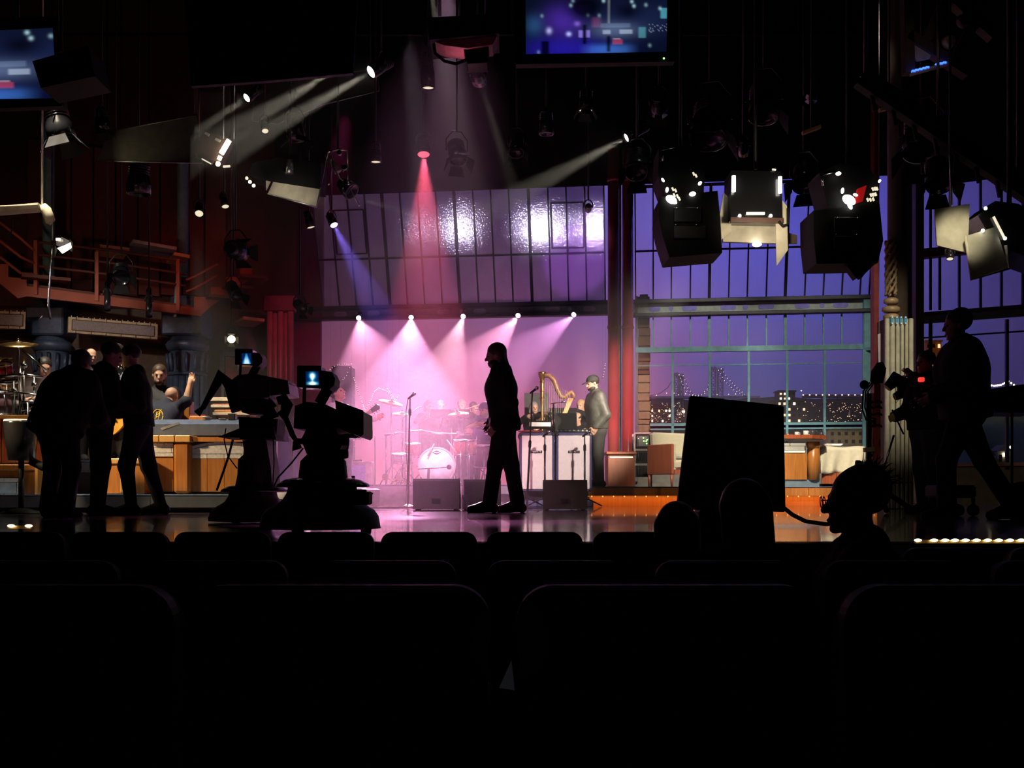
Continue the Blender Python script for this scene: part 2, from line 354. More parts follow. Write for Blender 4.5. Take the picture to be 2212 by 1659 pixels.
mask_cloth = M('black_mask_cloth', (.008, .008, .009), .95)  # black sheets added above the glazing to hide the lit backdrop
for nm, xa, xb in (('trim_5', 560, 1340), ('trim_6', 1340, 2020)):
    a, b = W(xa, 398, .95), W(xb, 398, .95); b.z = a.z = W(1340, 398, .95).z; struct(MB().panel([a, b, V((b.x, b.y, 9.98)), V((a.x, a.y, 9.98))], .06, -WN).o(nm, mask_cloth))
a, b = G(1990, 405, .4), G(2400, 405, .4); b.z = a.z; struct(MB().panel([a, b, V((b.x, b.y, 9.98)), V((a.x, a.y, 9.98))], .06).o('trim_8', mask_cloth))
# dark plinth under the centre bay (the back of the drum riser)
# far right bay on the angled wall
win3 = sroot('window_3', G(2100, 680)); fm = M('dark_purple_steel', (.03, .028, .04), .5)
def gbar(pxa, pya, pxb, pyb, w_, name='mullion', mat=fm, off=0.0): MB().bar(G(pxa, pya, off), G(pxb, pyb, off), w_, .06, (0, -1, 0)).o(name, mat, win3)
def glev(py, px, ref=2100): g = G(ref, py); q_ = G(px, py); q_.z = g.z; return q_
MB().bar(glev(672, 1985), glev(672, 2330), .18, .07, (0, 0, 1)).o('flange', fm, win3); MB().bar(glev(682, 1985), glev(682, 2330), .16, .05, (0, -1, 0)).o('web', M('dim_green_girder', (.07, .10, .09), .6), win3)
for px in (2010, 2030, 2072, 2118, 2163, 2209, 2255, 2300):
    a = G(px, 670); MB().bar(a, V((a.x, a.y, 6.6)), .035, .05, (0, -1, 0)).o('mullion', fm, win3)
for px in (2010, 2175, 2320):
    a = G(px, 690); MB().bar(a, V((a.x, a.y, .6)), .05, .06, (0, -1, 0)).o('mullion', fm, win3)
MB().bar(glev(723, 1992), glev(723, 2330), .02, .03, (0, 0, 1)).o('cross_bar', fm, win3); MB().bar(glev(538, 1992), glev(538, 2330), .2, .16, (0, 0, 1)).o('cross_bar', M('dark_oxblood_beam', (.10, .02, .018), .6), win3)
for xa, xb in ((2012, 2173), (2177, 2318)):
    for ya, yb in ((690, 720), (726, 1000)): MB().panel([glev(ya, xa), glev(ya, xb), glev(yb, xb), glev(yb, xa)], .006).o('pane', clear, win3)
for xa, xb in zip((2010, 2030, 2072, 2118, 2163, 2209, 2255), (2030, 2072, 2118, 2163, 2209, 2255, 2300)): MB().panel([glev(548, xa+1), glev(548, xb-1), glev(668, xb-1), glev(668, xa+1)], .006).o('pane', clear, win3)
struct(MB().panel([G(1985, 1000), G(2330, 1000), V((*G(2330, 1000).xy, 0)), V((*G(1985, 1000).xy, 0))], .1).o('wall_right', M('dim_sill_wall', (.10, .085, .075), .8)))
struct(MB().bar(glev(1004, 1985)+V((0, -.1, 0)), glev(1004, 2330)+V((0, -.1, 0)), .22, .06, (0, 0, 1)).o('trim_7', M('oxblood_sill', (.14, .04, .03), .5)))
p0, p1 = P(1946, 0, 20.6), P(1989, 0, 20.6); struct(MB().box(((p0.x+p1.x)/2, 20.65, 5), (p1.x-p0.x, .1, 9.9)).o('trim_9', M('dark_umber_wall', (.045, .028, .022), .8)))
# left wall behind the band
lw = M('umber_wall', (.10, .065, .045), .8); lwr = M('oxblood_wall', (.07, .018, .013), .75)
struct(MB().panel([L(-420, 1080), L(600, 1080), L(600, 660), L(-420, 660)], .12).o('wall_left', lw))
struct(MB().panel([L(-420, 668), L(640, 668), V((*L(640, 150).xy, 9.98)), V((*L(-420, 150).xy, 9.98))], .12).o('wall_left', lwr))
struct(MB().panel([W(560, 1080, .1), W(692, 1080, .1), W(692, 676, .1), W(560, 676, .1)], .1, -WN).o('wall_back', M('plum_wall', (.20, .05, .08), .8)))
struct(MB().panel([W(600, 665, .1), W(697, 665, .1), W(697, 380, .1), W(600, 380, .1)], .1, -WN).o('wall_back', M('plum_wall', (.20, .05, .08), .8)))
# haze
hz = bpy.data.materials.new('stage_haze'); hz.use_nodes = True; nt = hz.node_tree; nt.nodes.remove(nt.nodes['Principled BSDF'])
vs = nt.nodes.new('ShaderNodeVolumeScatter'); vs.inputs['Color'].default_value = (1, 1, 1, 1); vs.inputs['Density'].default_value = HAZE; vs.inputs['Anisotropy'].default_value = .35
nt.links.new(vs.outputs[0], nt.nodes['Material Output'].inputs['Volume'])
tag(MB().prism([V((-3.6, 12.4, .004)), V((2.0, 12.4, .004)), V((*W(1312, 1058, .06).xy, .004)), V((*W(640, 1058, .14).xy, .004)), V((-4.7, 18.0, .004))], (0, 0, 7.9)).o('stage_haze', hz), 'thin smoke haze hanging over the stage and the drums', 'haze', kind='stuff')
# ================================================================ RISERS, COLUMNS, CITY
carpet = M('blue_grey_carpet', (.15, .20, .30), .95, var=.06, bump=.2, scale=60)
plinth_wood = wood('plinth_veneer', (.50, .19, .05), (.38, .13, .03))
amber = glow('amber_bulb', (1, .42, .08), 1.3)
def platform(name, label, x0, x1, y0, y1, z, face, led=False):
    t = thing(name, label, 'platform', ((x0+x1)/2, (y0+y1)/2, 0)); cx, cy = (x0+x1)/2, (y0+y1)/2; w_, d_ = x1-x0, y1-y0; lip = .14
    MB().box((cx, cy+.01, z-.006), (w_, d_-.02, .012)).o('carpet_top', carpet, t)
    n = max(1, int(w_/1.1))
    for i in range(n): MB().box((x0+w_*(i+.5)/n, y0+.02, z-lip/2-.012), (w_/n-.006, .04, lip-.02)).o('fascia_board', face, t)
    MB().box((cx, cy+.08, (z-lip)/2), (w_-.02, d_-.2, z-lip)).o('plinth', face, t)
    MB().box((cx, cy+.04, z-lip/2-.006), (w_-.02, d_-.08, lip-.02)).o('deck_core', black, t)
    if led:
        k = int(w_/.17); m = MB()
        for i in range(k): m.ball((x0+.08+w_*i/k, y0+.075, z-lip-.012), .012, 6, 4)
        m.o('amber_lights', amber, t)['kind'] = 'stuff'
    return t
XR = P(1905, 0, 17.3).x
platform('guest_platform', 'low guest platform with orange wood edge and amber lights beneath', P(1268, 0, 17.3).x, XR, 17.3, 20.6, .30, plinth_wood, True)
area(((P(1268, 0, 17.3).x+XR)/2, 17.345, .135), ((P(1268, 0, 17.3).x+XR)/2, 17.42, 0), (1, .36, .06), 8, XR-P(1268, 0, 17.3).x, .03)
platform('drum_riser', 'pale low riser under the drum kit, lit pink', P(672, 0, 17).x, P(1112, 0, 17).x, 17.0, 22.0, .33, M('riser_grey', (.30, .27, .30), .6))
platform('orchestra_riser', 'dark riser behind the white amplifiers carrying the string players', P(1112, 0, 17).x+.02, P(1268, 0, 17.3).x-.02, 17.6, 21.4, .33, M('riser_dark', (.09, .08, .10), .7))
platform('band_riser', 'dark low riser under the wooden band desks at left', -7.4, P(566, 0, 12.3).x, 12.05, 13.25, .20, M('riser_blue_black', (.05, .06, .08), .7))
platform('band_riser', 'upper dark riser under the drum kit at far left', -7.6, P(205, 0, 13.3).x, 13.27, 15.2, .60, M('riser_dark', (.09, .08, .10), .7))
# twin red columns
red_paint = M('red_lacquer', (.55, .08, .085), .28, var=.1, scale=3, coat=.3)
for i, (px, lab) in enumerate(((1325, 'left one of the two tall red tubular columns'), (1356, 'right one of the two tall red tubular columns, beside the window'))):
    c = P(px, 0, 20.4); t = thing('red_column', lab, 'column', (c.x, 20.4, .30), 0, None); r = .104
    MB().lathe([(r*1.25, 0), (r*1.25, .08), (r, .12), (r, 6.2)], (0, 0, 0), seg=28).o('shaft', red_paint, t, local=True)
    for z in (.13, 2.9, 5.6): MB().lathe([(r+.001, z), (r+.012, z+.015), (r+.012, z+.05), (r+.001, z+.065)], seg=28).o('collar_ring', red_paint, t, local=True)
c = P(1340.5, 0, 20.5); tag(MB().box((c.x, 20.62, 3.2), (.05, .06, 5.8), b=.01).o('steel_post', frame_grey), 'thin grey steel post standing between the two red columns', 'post')
t = thing('column_pedestal', 'red wooden pedestal with a lit top slot below the red columns', 'pedestal', P(1340, 1050, 19.2)*1); a, b = P(1313, 978, 18.9), P(1371, 978, 18.9); cx = (a.x+b.x)/2; w_ = b.x-a.x
WL[t] = V((cx, 19.1, .30)); t.location = WL[t]
MB().box((cx, 19.2, .57), (w_, .6, .54), b=.01).o('cabinet', red_wood, t); MB().box((cx, 19.18, .875), (w_+.06, .68, .05), b=.012).o('top_cap', red_wood, t)
MB().box((cx, 18.895, .805), (w_*.86, .012, .022)).o('light_slot', lens_dim, t)
# brick pier outside the window
t = thing('brick_pier', 'narrow pier of dark and tan stone blocks outside the window', 'pillar', W(1391, 930, -.25)); bd = M('dark_brick', (.17, .085, .055), .85, bump=.6); bt = M('tan_stone', (.34, .25, .16), .85, bump=.6)
MB().bar(V((*W(1391, 900, -.3).xy, 0.0)), V((*W(1391, 900, -.3).xy, 4.1)), .16, .16, WN).o('mortar_core', M('mortar', (.12, .10, .09), .95), t)
z = .05; i = 0
while z < 4.0:
    h = random.choice((.10, .16, .2)); c = W(1391, 900, -.25); dx = random.uniform(-.012, .012)
    MB().box(V((c.x, c.y, z+h/2))+WU*dx, (.235, .22, h-.012), Euler((0, 0, -.13)), .012).o('brick' if z > 2.4 else 'stone_block', bd if z > 2.4 else bt, t); z += h
# the model city outside
bulb = glow('city_bulb', (1, .58, .26), 1.6); bulb_w = glow('city_bulb_white', (1, .84, .62), 4)
truss = M('bridge_lattice', (.16, .16, .20), .7); DB = 25.6
t = thing('suspension_bridge', 'model suspension bridge with two towers and lamp-strung cables outside window', 'bridge', P(1510, 915, DB))
def lattice(m, px, ya, yb, wpx, D):
    a, b = P(px-wpx/2, ya, D), P(px+wpx/2, ya, D); z1, z0 = P(px, ya, D).z, P(px, yb, D).z
    for x in (a.x, b.x): m.bar((x, D, z0), (x, D, z1), .035, .035)
    n = max(3, int((z1-z0)/.16))
    for i in range(n):
        za, zc = z0+(z1-z0)*i/n, z0+(z1-z0)*(i+1)/n; m.bar((a.x, D, za), (b.x, D, zc), .014, .014); m.bar((b.x, D, za), (a.x, D, zc), .014, .014); m.bar((a.x, D, zc), (b.x, D, zc), .016, .016)
for px, ya, yb, wpx in ((1461, 806, 915, 9), (1541, 793, 870, 10), (1556, 795, 870, 10), (1472, 808, 915, 6)):
    m = MB(); lattice(m, px, ya, yb, wpx, DB); m.o('tower', truss, t)
MB().bar(P(1536, 797, DB), P(1561, 798, DB), .05, .06).o('tower_crossbeam', truss, t); MB().bar(P(1457, 809, DB), P(1476, 811, DB), .05, .06).o('tower_crossbeam', truss, t)
cabs = [[(1467, 810), (1478, 838), (1490, 852), (1502, 856), (1516, 852), (1528, 840), (1535, 815)], [(1476, 812), (1486, 838), (1497, 852), (1508, 856), (1522, 850), (1533, 835)], [(1552, 800), (1565, 822), (1585, 842), (1611, 857)], [(1558, 797), (1572, 817), (1592, 838), (1614, 856)], [(1403, 855), (1425, 850), (1442, 838), (1452, 822)]]
for ca in cabs:
    pts = [P(*q_, DB-.1) for q_ in ca]; MB().tube(pts, .008, 5).o('cable', truss, t); m = MB()
    for p, q_ in zip(pts[:-1], pts[1:]):
        n = max(2, int((q_-p).length/.075))
        for i in range(n): m.ball(p.lerp(q_, i/n), .0085, 6, 4)
    m.o('cable_lamps', bulb_w if ca[0][0] != 1403 else M('unlit_lamp', (.3, .25, .2)), t)['kind'] = 'stuff'
MB().bar(P(1404, 859, DB), P(1640, 858, DB), .2, .05, (0, 0, 1)).o('deck', truss, t); m = MB()
for px in (1418, 1440, 1456, 1466, 1481, 1549, 1574, 1589): m.ball(P(px, 853+random.uniform(-4, 2), DB-.12), .013, 6, 4)
m.o('deck_lamps', bulb, t)['kind'] = 'stuff'
t = thing('arch_bridge', 'model viaduct with a low arch and a row of white lamps, outside window', 'bridge', P(1790, 915, 25.3)); DA = 25.3; iron = M('dark_bridge_iron', (.12, .06, .07), .7)
MB().bar(P(1735, 856, DA), P(1880, 856, DA), .2, .06, (0, 0, 1)).o('deck', iron, t)
MB().tube([P(1760, 893, DA), P(1775, 880, DA), P(1800, 868, DA), P(1830, 864, DA), P(1858, 868, DA), P(1885, 878, DA)], .03, 6).o('arch', iron, t)
for px in range(1775, 1880, 17): MB().bar(P(px, 858, DA), P(px, 876, DA), .015, .02).o('hanger', iron, t)
m = MB()
for px in range(1735, 1880, 14): m.ball(P(px, 853, DA-.1), .014, 6, 4)
m.ball(P(1731, 844, DA-.1), .014, 6, 4); m.o('lamp_row', bulb_w, t)['kind'] = 'stuff'
def block(name, label, px0, px1, yt, yb, D, mat, cells, lit=.5, sign=None):
    a, b = P(px0, yb, D), P(px1, yt, D); t = thing(name, label, 'building', ((a.x+b.x)/2, D+.2, a.z)); w_, h = b.x-a.x, b.z-a.z
    MB().box(((a.x+b.x)/2, D+.2, (a.z+b.z)/2), (w_, .4, h), b=.01).o('walls', mat, t); MB().box(((a.x+b.x)/2, D+.2, b.z+.015), (w_+.04, .44, .03)).o('parapet', mat, t)
    for i in range(cells[0]):
        for j in range(cells[1]):
            x = a.x+w_*(i+.5)/cells[0]; z = a.z+h*(j+.5)/cells[1]; on = random.random() < lit
            MB().box((x, D-.004, z), (w_/cells[0]*.42, .02, h/cells[1]*.4)).o('window_light' if on else 'window_dark', random.choice((bulb, bulb_w)) if on else black, t)
    return t
bm_ = M('dark_city_block', (.05, .035, .03), .9)
block('office_block', 'broad stepped dark model building with lit windows between the bridges', 1668, 1742, 866, 915, 25.0, bm_, (7, 4), .35)
block('office_tower', 'dark model tower topped with warm lamps between the bridges', 1682, 1718, 846, 866, 25.0, bm_, (4, 2), .4)
block('warehouse', 'small dark model warehouse under the left bridge tower', 1405, 1450, 882, 915, 25.2, bm_, (6, 3), .4)
block('warehouse', 'low dark model shed in front of the suspension bridge deck', 1470, 1560, 884, 915, 25.3, bm_, (7, 3), .3)
block('stone_station', 'tan model station front behind the mugs on the desk', 1790, 1866, 928, 962, 23.4, M('sand_stone', (.42, .32, .14), .8), (5, 2), .2)
m = MB()
for c in range(230):
    px = random.choice((random.uniform(1404, 1470), random.uniform(1470, 1660), random.uniform(1720, 1880), random.uniform(1790, 1880))); m.box(P(px, random.uniform(868, 912), random.uniform(24.4, 24.9)), [random.uniform(.008, .022), .012, random.uniform(.006, .012)], Euler((0, random.uniform(-.6, .6), 0)))
tag(m.o('city_lights', bulb), 'scatter of tiny warm lights across the model city below the bridges', 'lights', kind='stuff')
tag(MB().panel([P(1400, 872, 26.2), P(1890, 870, 26.2), P(1890, 990, 26.2), P(1400, 990, 26.2)], .1).o('dark_hillside', M('dark_hills', (.035, .022, .016), .95)), 'dark hillside of the model city behind the bridge decks', 'hill')
m = MB(); tp = P(1404, 862, 26.35); pts = [(1404, 872), (1404, 862), (1440, 858), (1500, 866), (1600, 862), (1690, 856), (1760, 862), (1890, 858), (1890, 872)]
tag(m.prism([P(x, y, 26.5) for x, y in pts], (0, .1, 0)).o('far_ridge', M('dim_ridge', (.07, .05, .06), .95)), 'low far ridge on the horizon behind the model bridges', 'hill')
block('hotel_front', 'narrow amber-lit model building beside the tall dark walking figure', 2000, 2034, 738, 1083, 22.6, M('amber_brick', (.55, .22, .06), .8), (3, 18), .3)
spot(P(2017, 900, 22.0)+V((0, -.6, -.2)), P(2017, 770, 22.6), (1, .6, .25), 22, 40, .6, .05)
# right hand view
t = thing('suspension_bridge', 'small far lamp-lit bridge beside the tall dark walking figure', 'bridge', P(2160, 900, 23.0)); m = MB()
pts = [P(x, y, 23.0) for x, y in ((2100, 818), (2125, 830), (2145, 834), (2160, 832), (2176, 824), (2200, 840), (2240, 846))]; MB().tube(pts, .012, 5).o('cable', truss, t)
for p, q_ in zip(pts[:-1], pts[1:]):
    for i in range(4): m.ball(p.lerp(q_, i/4)+V((0, -.05, 0)), .02, 6, 4)
m.o('cable_lamps', bulb_w, t)['kind'] = 'stuff'; MB().bar(P(2100, 863, 23), P(2260, 862, 23), .1, .04, (0, 0, 1)).o('deck', truss, t); m = MB()
for px in range(2124, 2250, 5): m.ball(P(px, 862, 22.9), .012, 6, 4)
for px, py in ((2127, 852), (2132, 848), (2133, 856), (2129, 850)): m.ball(P(px, py, 22.9), .02, 6, 4)
m.o('deck_lamps', bulb_w, t)['kind'] = 'stuff'
river = M('dark_teal_river', (.03, .10, .11), .3); tag(MB().panel([P(1995, 866, 23.3), P(2320, 862, 23.3), P(2320, 1010, 22.2), P(1995, 1010, 22.2)], .05).o('river_model', river), 'dark teal model river seen through the far right window', 'river')
for x0, x1, yt, lab in ((2128, 2152, 972, 'left one of two small model cottages by the river'), (2157, 2185, 962, 'right one of two small model cottages by the river')):
    D = 21.6; a, b = P(x0, 1000, D), P(x1, yt+12, D); t = thing('model_cottage', lab, 'house', ((a.x+b.x)/2, D+.2, a.z)); cm = M('pale_cottage', (.30, .30, .26), .8)
    MB().box(((a.x+b.x)/2, D+.2, (a.z+b.z)/2), (b.x-a.x, .3, b.z-a.z)).o('walls', cm, t); xm = (a.x+b.x)/2
    MB().prism([(a.x-.02, D, b.z), (b.x+.02, D, b.z), (xm, D, b.z+.12)], (0, .4, 0)).o('roof', M('dark_roof', (.06, .06, .06), .8), t); MB().box((xm, D+.04, a.z+.16), (.05, .02, .06)).o('window_light', lens_warm, t); MB().box((xm-.07, D+.04, a.z+.09), (.05, .02, .14)).o('cottage_door', black, t)
t = thing('lamp_cluster', 'bright street lamp above the right model cottage', 'lamp', P(2184, 1000, 21.4)); MB().bar(P(2184, 1000, 21.4), P(2184, 970, 21.4), .02, .02).o('pole', black, t); MB().ball(P(2184, 966, 21.4), .03, 8, 6).o('lamp', lens_white, t)
p0, p1 = P(2120, 0, 21.5), P(2195, 0, 21.5); t = thing('river_bank', 'low dark model bank carrying the two small cottages', 'bank', ((p0.x+p1.x)/2, 21.8, 0)); zt = P(0, 1000, 21.6).z; MB().box(((p0.x+p1.x)/2, 21.75, zt/2-.002), (p1.x-p0.x, .9, zt-.004), b=.03).o('slope', M('dark_hills', (.035, .022, .016), .95), t); MB().box(((p0.x+p1.x)/2, 21.28, zt-.03), (p1.x-p0.x, .05, .05)).o('quay_edge', M('mortar', (.12, .10, .09), .95), t)
# ================================================================ GUEST AREA
t = thing('love_seat', 'cream upholstered love seat with wooden sides tinted plum for pink light on the platform', 'sofa', P(1418, 1050, 18.3)*1, math.radians(34)); WL[t] = V((0, 0, 0)); t.location = V((P(1440, 0, 18.6).x+.46, 18.75, .30)); uph = M('cream_upholstery', (.54, .49, .36), .85, var=.05, bump=.1, scale=30); plum = wood('pink_lit_veneer', (.42, .13, .07), (.32, .09, .05))  # pink light on the wood is put into the plum side colour
for sx in (-1, 1):
    MB().box((sx*.72, 0, .45), (.05, .62, .50), b=.012).o('side_panel', plum, t, local=True)
    for y in (-.27, .27): MB().tube([(sx*.72, y, .2), (sx*.72, y*1.04, 0)], [.028, .018], 8).o('leg', plum, t, local=True)
MB().box((0, .24, .60), (1.38, .14, .62), Euler((-.12, 0, 0)), .04).o('backrest', uph, t, local=True); MB().box((0, -.06, .36), (1.38, .56, .16), b=.04).o('seat', uph, t, local=True); MB().box((0, -.30, .24), (1.38, .03, .08)).o('apron', plum, t, local=True)
for x in (-.35, .35): MB().box((x, -.06, .48), (.66, .52, .12), b=.045).o('seat_cushion', M('grey_cushion', (.34, .33, .28), .85), t, local=True)
MB().box((-.67, -.29, .47), (.04, .03, .46), b=.01).o('arm_facing', uph, t, local=True)
# gear rack
t = thing('equipment_rack', 'open metal equipment rack with green indicator lights behind love seat', 'rack', P(1388, 1050, 19.5)); x0, x1 = P(1371, 0, 19.5).x, P(1407, 0, 19.5).x; zt = P(0, 936, 19.5).z
for x in (x0, x1):
    for y in (19.5, 19.8): MB().bar((x, y, .3), (x, y, zt), .025, .025).o('upright', steel, t)
for i, (ya, yb) in enumerate(((938, 968), (974, 1000), (1006, 1030))):
    za, zb_ = P(0, yb, 19.5).z, P(0, ya, 19.5).z; bx = MB().box(((x0+x1)/2, 19.65, (za+zb_)/2), (x1-x0-.04, .28, zb_-za), b=.01).o('rack_unit', dark_metal, t)
    MB().box(((x0+x1)/2, 19.505, (za+zb_)/2), (x1-x0-.09, .012, (zb_-za)*.7)).o('face_plate', steel if i == 0 else black, bx)
    for s_ in (-.45, .45): MB().tube([((x0+x1)/2+s_*(x1-x0-.1), 19.50, za+.03), ((x0+x1)/2+s_*(x1-x0-.1), 19.46, za+.05), ((x0+x1)/2+s_*(x1-x0-.1), 19.46, zb_-.05), ((x0+x1)/2+s_*(x1-x0-.1), 19.50, zb_-.03)], .006, 6).o('rack_handle', chrome, bx)
    MB().bar((x0, 19.5, zb_+.02), (x1, 19.5, zb_+.02), .02, .03).o('shelf_rail', steel, t)
grn = glow('green_led', (.3, 1, .2), 3)
for px, py in ((1390, 946), (1398, 950), (1396, 953), (1391, 953), (1397, 958)): MB().ball(P(px, py, 19.48), .012, 8, 6).o('indicator_light', grn, t)
# host desk
t = thing('host_desk', 'curved orange wooden desk with lit glass band, right of the black board', 'desk', P(1680, 1052, 18.9)); DD = 18.9
def bx(m, xa, xb, ya, yb, D, d, b=0.0): a, c = P(xa, yb, D), P(xb, ya, D); return m.box(((a.x+c.x)/2, D+d/2, (a.z+c.z)/2), (c.x-a.x, d, c.z-a.z), b=b)
bx(MB(), 1570, 1743, 979, 1036, DD+.05, .5).o('front_panel', orange_wood, t); bx(MB(), 1570, 1770, 1036, 1052, DD+.08, .5).o('base_kick', M('blue_kick', (.16, .22, .27), .7), t)
m = MB(); top = [P(1560, 945, DD-.2), P(1755, 945, DD-.2), P(1785, 945, DD), P(1775, 945, DD+.9), P(1560, 945, DD+.9)]; z = P(0, 948, DD).z
m.prism([(p.x, p.y, z) for p in top], (0, 0, .06)).o('desk_top', red_wood, t)
c = P(1757, 0, DD+.12); MB().lathe([(.105, 0), (.105, P(0, 970, DD).z-.42), (.098, P(0, 970, DD).z-.415), (.098, P(0, 967, DD).z-.42), (.115, P(0, 966, DD).z-.42), (.115, P(0, 954, DD).z-.42)], (c.x, c.y, .42), seg=24).o('end_post', orange_wood, t)
gt = M('lit_milk_glass', (.9, .82, .66), .4, emit=.45, ecol=(1, .85, .6)); bx(MB(), 1570, 1740, 956, 978, DD+.06, .1).o('glass_backing', black, t)
for i in range(5): bx(MB(), 1572+i*34, 1572+i*34+32, 957, 963, DD+.03, .02).o('glass_tile', gt, t)
for i in range(3): bx(MB(), 1572+i*56, 1572+i*56+54, 964, 972, DD+.03, .02).o('glass_tile', gt, t)
for i in range(4): bx(MB(), 1572+i*42, 1572+i*42+41, 973, 977.5, DD+.03, .02).o('glass_tile', gt, t)
mugm = M('white_china', (.75, .72, .68), .2); mugd = M('dark_mug', (.05, .05, .06), .2)
for px, py, r, mm, lab in ((1702, 940, .05, brass, 'low brass bowl at the left end of the host desk'), (1721, 939, .035, mugm, 'small white mug nearest the brass bowl on the host desk'), (1741, 938, .045, mugm, 'white mug beside the dark mug on the host desk'), (1755, 938, .055, mugd, 'large dark mug on the host desk'), (1774, 940, .035, mugd, 'small dark cup at the right end of the host desk')):
    c = P(px, 0, DD+.15); z = P(0, 948, DD).z+.06; t = thing('mug' if mm != brass else 'bowl', lab, 'mug' if mm != brass else 'bowl', (c.x, c.y, z)); h = r*1.9 if mm != brass else .035
    MB().lathe([(r*.8, 0), (r, h*.3), (r, h), (r*.88, h), (r*.85, h*.2), (0.001, h*.18)], seg=16).o('cup', mm, t, local=True); MB().tube([(r*.95, 0, h*.8), (r*1.6, 0, h*.7), (r*1.6, 0, h*.35), (r*.95, 0, h*.2)], r*.14, 6).o('handle', mm, t, local=True)
# draped table
t = thing('draped_bench', 'red wooden bench beside the host desk, mostly covered by cloth', 'bench', P(1822, 1046, 19.2))
for i in range(3): bx(MB(), 1776+i*31, 1776+i*31+30, 1022, 1045, 19.2, .04).o('front_board', red_wood, t)
bx(MB(), 1776, 1868, 968, 1021, 19.26, .6).o('cabinet', red_wood, t); bx(MB(), 1776, 1868, 1045, 1051, 19.3, .5).o('plinth', black, t)
a, b = P(1772, 964, 19.14), P(1872, 1022, 19.14); vs = []; fs = []; n = 40; k = 12
for j in range(k+1):
    for i in range(n+1):
        u = i/n; v = j/k
        if v < .3: y = 19.85-(v/.3)*.68; z = a.z+.012*math.sin(u*9)
        else: q_ = (v-.3)/.7; y = 19.17-.05*q_*(math.sin(u*22+2*q_)*.6+math.sin(u*9+1)); z = a.z-(a.z-b.z+.012*math.sin(u*14))*q_
        vs.append((a.x+(b.x-a.x)*u, y, z))
for j in range(k):
    for i in range(n): fs.append((j*(n+1)+i, j*(n+1)+i+1, (j+1)*(n+1)+i+1, (j+1)*(n+1)+i))
cl = MB().add(vs, fs, True).o('draped_cloth', M('cream_cloth', (.62, .56, .42), .9, var=.05, bump=.05, scale=20)); md = cl.modifiers.new('thick', 'SOLIDIFY'); md.thickness = .008; tag(cl, 'cream cloth draped over the bench beside the host desk', 'cloth')
t = thing('paper_stack', 'thin stack of white papers on the cream cloth', 'papers', P(1795, 962, 19.5)); t.location.z = WL[t].z = P(0, 963, 19.14).z+.012
for i in range(3): MB().rbox(WL[t]+V((i*.012, 0, .008+i*.011)), (.30, .21, .010), .06*i).o('sheet', white, t)
# ================================================================ CENTRE STAGE
tolex = M('blue_black_tolex', (.05, .045, .10), .55, bump=.3, scale=60); grille = M('cream_grille_cloth', (.76, .67, .60), .85, var=.05, bump=.1, scale=60)
for i, (x0, x1, lab) in enumerate(((1121, 1199, 'left one of two tall cream-fronted guitar cabinets by the singer'), (1200, 1280, 'right one of two tall cream-fronted guitar cabinets, by the man in cap'))):
    D = 16.7; a, b = P(x0, 1062, D), P(x1, 934, D); t = thing('speaker_cabinet', lab, 'speaker', ((a.x+b.x)/2, D+.18, .10)); xm = (a.x+b.x)/2; w_ = b.x-a.x-.012; zc = (a.z+b.z)/2; h = b.z-a.z
    MB().box((xm, D+.20, zc), (w_, .36, h), b=.012).o('shell', tolex, t); MB().box((xm, D+.018, zc-.005), (w_-.075, .02, h-.085), b=.004).o('grille', grille, t)
    pl = MB().box((xm+(-.01 if i == 0 else .0), D+.004, P(0, 976, D).z), (.17, .012, .036)).o('logo_plate', gloss_black, t)
    text('HIWATT', .036, white, 'lettering', pl, (xm+(-.01 if i == 0 else .0), D-.004, P(0, 976, D).z), (PI/2, 0, 0))
    for sx in (-1, 1):
        for z in (a.z+.03, b.z-.03): MB().box((xm+sx*(w_/2-.02), D+.02, z), (.05, .03, .05), b=.01).o('corner_cap', dark_metal, t)
        MB().lathe([(.03, -.018), (.035, 0), (.03, .018)], (xm+sx*(w_/2-.07), D+.1, a.z-.035), (1, 0, 0), 12).o('caster', rubber, t)
    MB().tube([(xm-.04, D+.15, b.z), (xm-.04, D+.15, b.z+.03), (xm+.04, D+.15, b.z+.03), (xm+.04, D+.15, b.z)], .008, 6).o('top_handle', black, t)
a, b = P(1118, 1100, 16.55), P(1282, 1080, 16.55); t = thing('cabinet_dolly', 'low blue plank base under the two cream guitar cabinets', 'platform', ((a.x+b.x)/2, 16.9, 0))
for i in range(3): MB().box(((a.x+b.x)/2, 16.62+i*.17, .045), (b.x-a.x, .16, .09), b=.008).o('plank', M('blue_plank', (.12, .13, .25), .6), t)
MB().box(((a.x+b.x)/2, 16.86, .115), (b.x-a.x-.1, .42, .05)).o('dark_deck', black, t)
# amp heads, cables and paper on the cabinets
zt = P(0, 934, 16.7).z
t = thing('amplifier_head', 'slim dark amplifier with small lit knobs on the right cabinet', 'amplifier', (P(1240, 0, 16.9).x, 16.9, zt)); c = WL[t]
MB().box(c+V((0, .02, .028)), (.50, .26, .05), b=.01).o('case', gloss_black, t)
for i in range(7): MB().lathe([(.012, 0), (.012, .015)], c+V((-.2+i*.065, -.112, .03)), (0, -1, 0), 10).o('knob', chrome, t)
tag(MB().tube([P(1120, 932, 16.75), P(1140, 931, 16.7), P(1158, 932, 16.75), P(1172, 931, 16.8), P(1150, 932, 16.85)], .012, 6).o('coiled_cable', M('red_cable', (.35, .05, .06), .5)), 'reddish cable coiled on top of the left cream cabinet', 'cable')
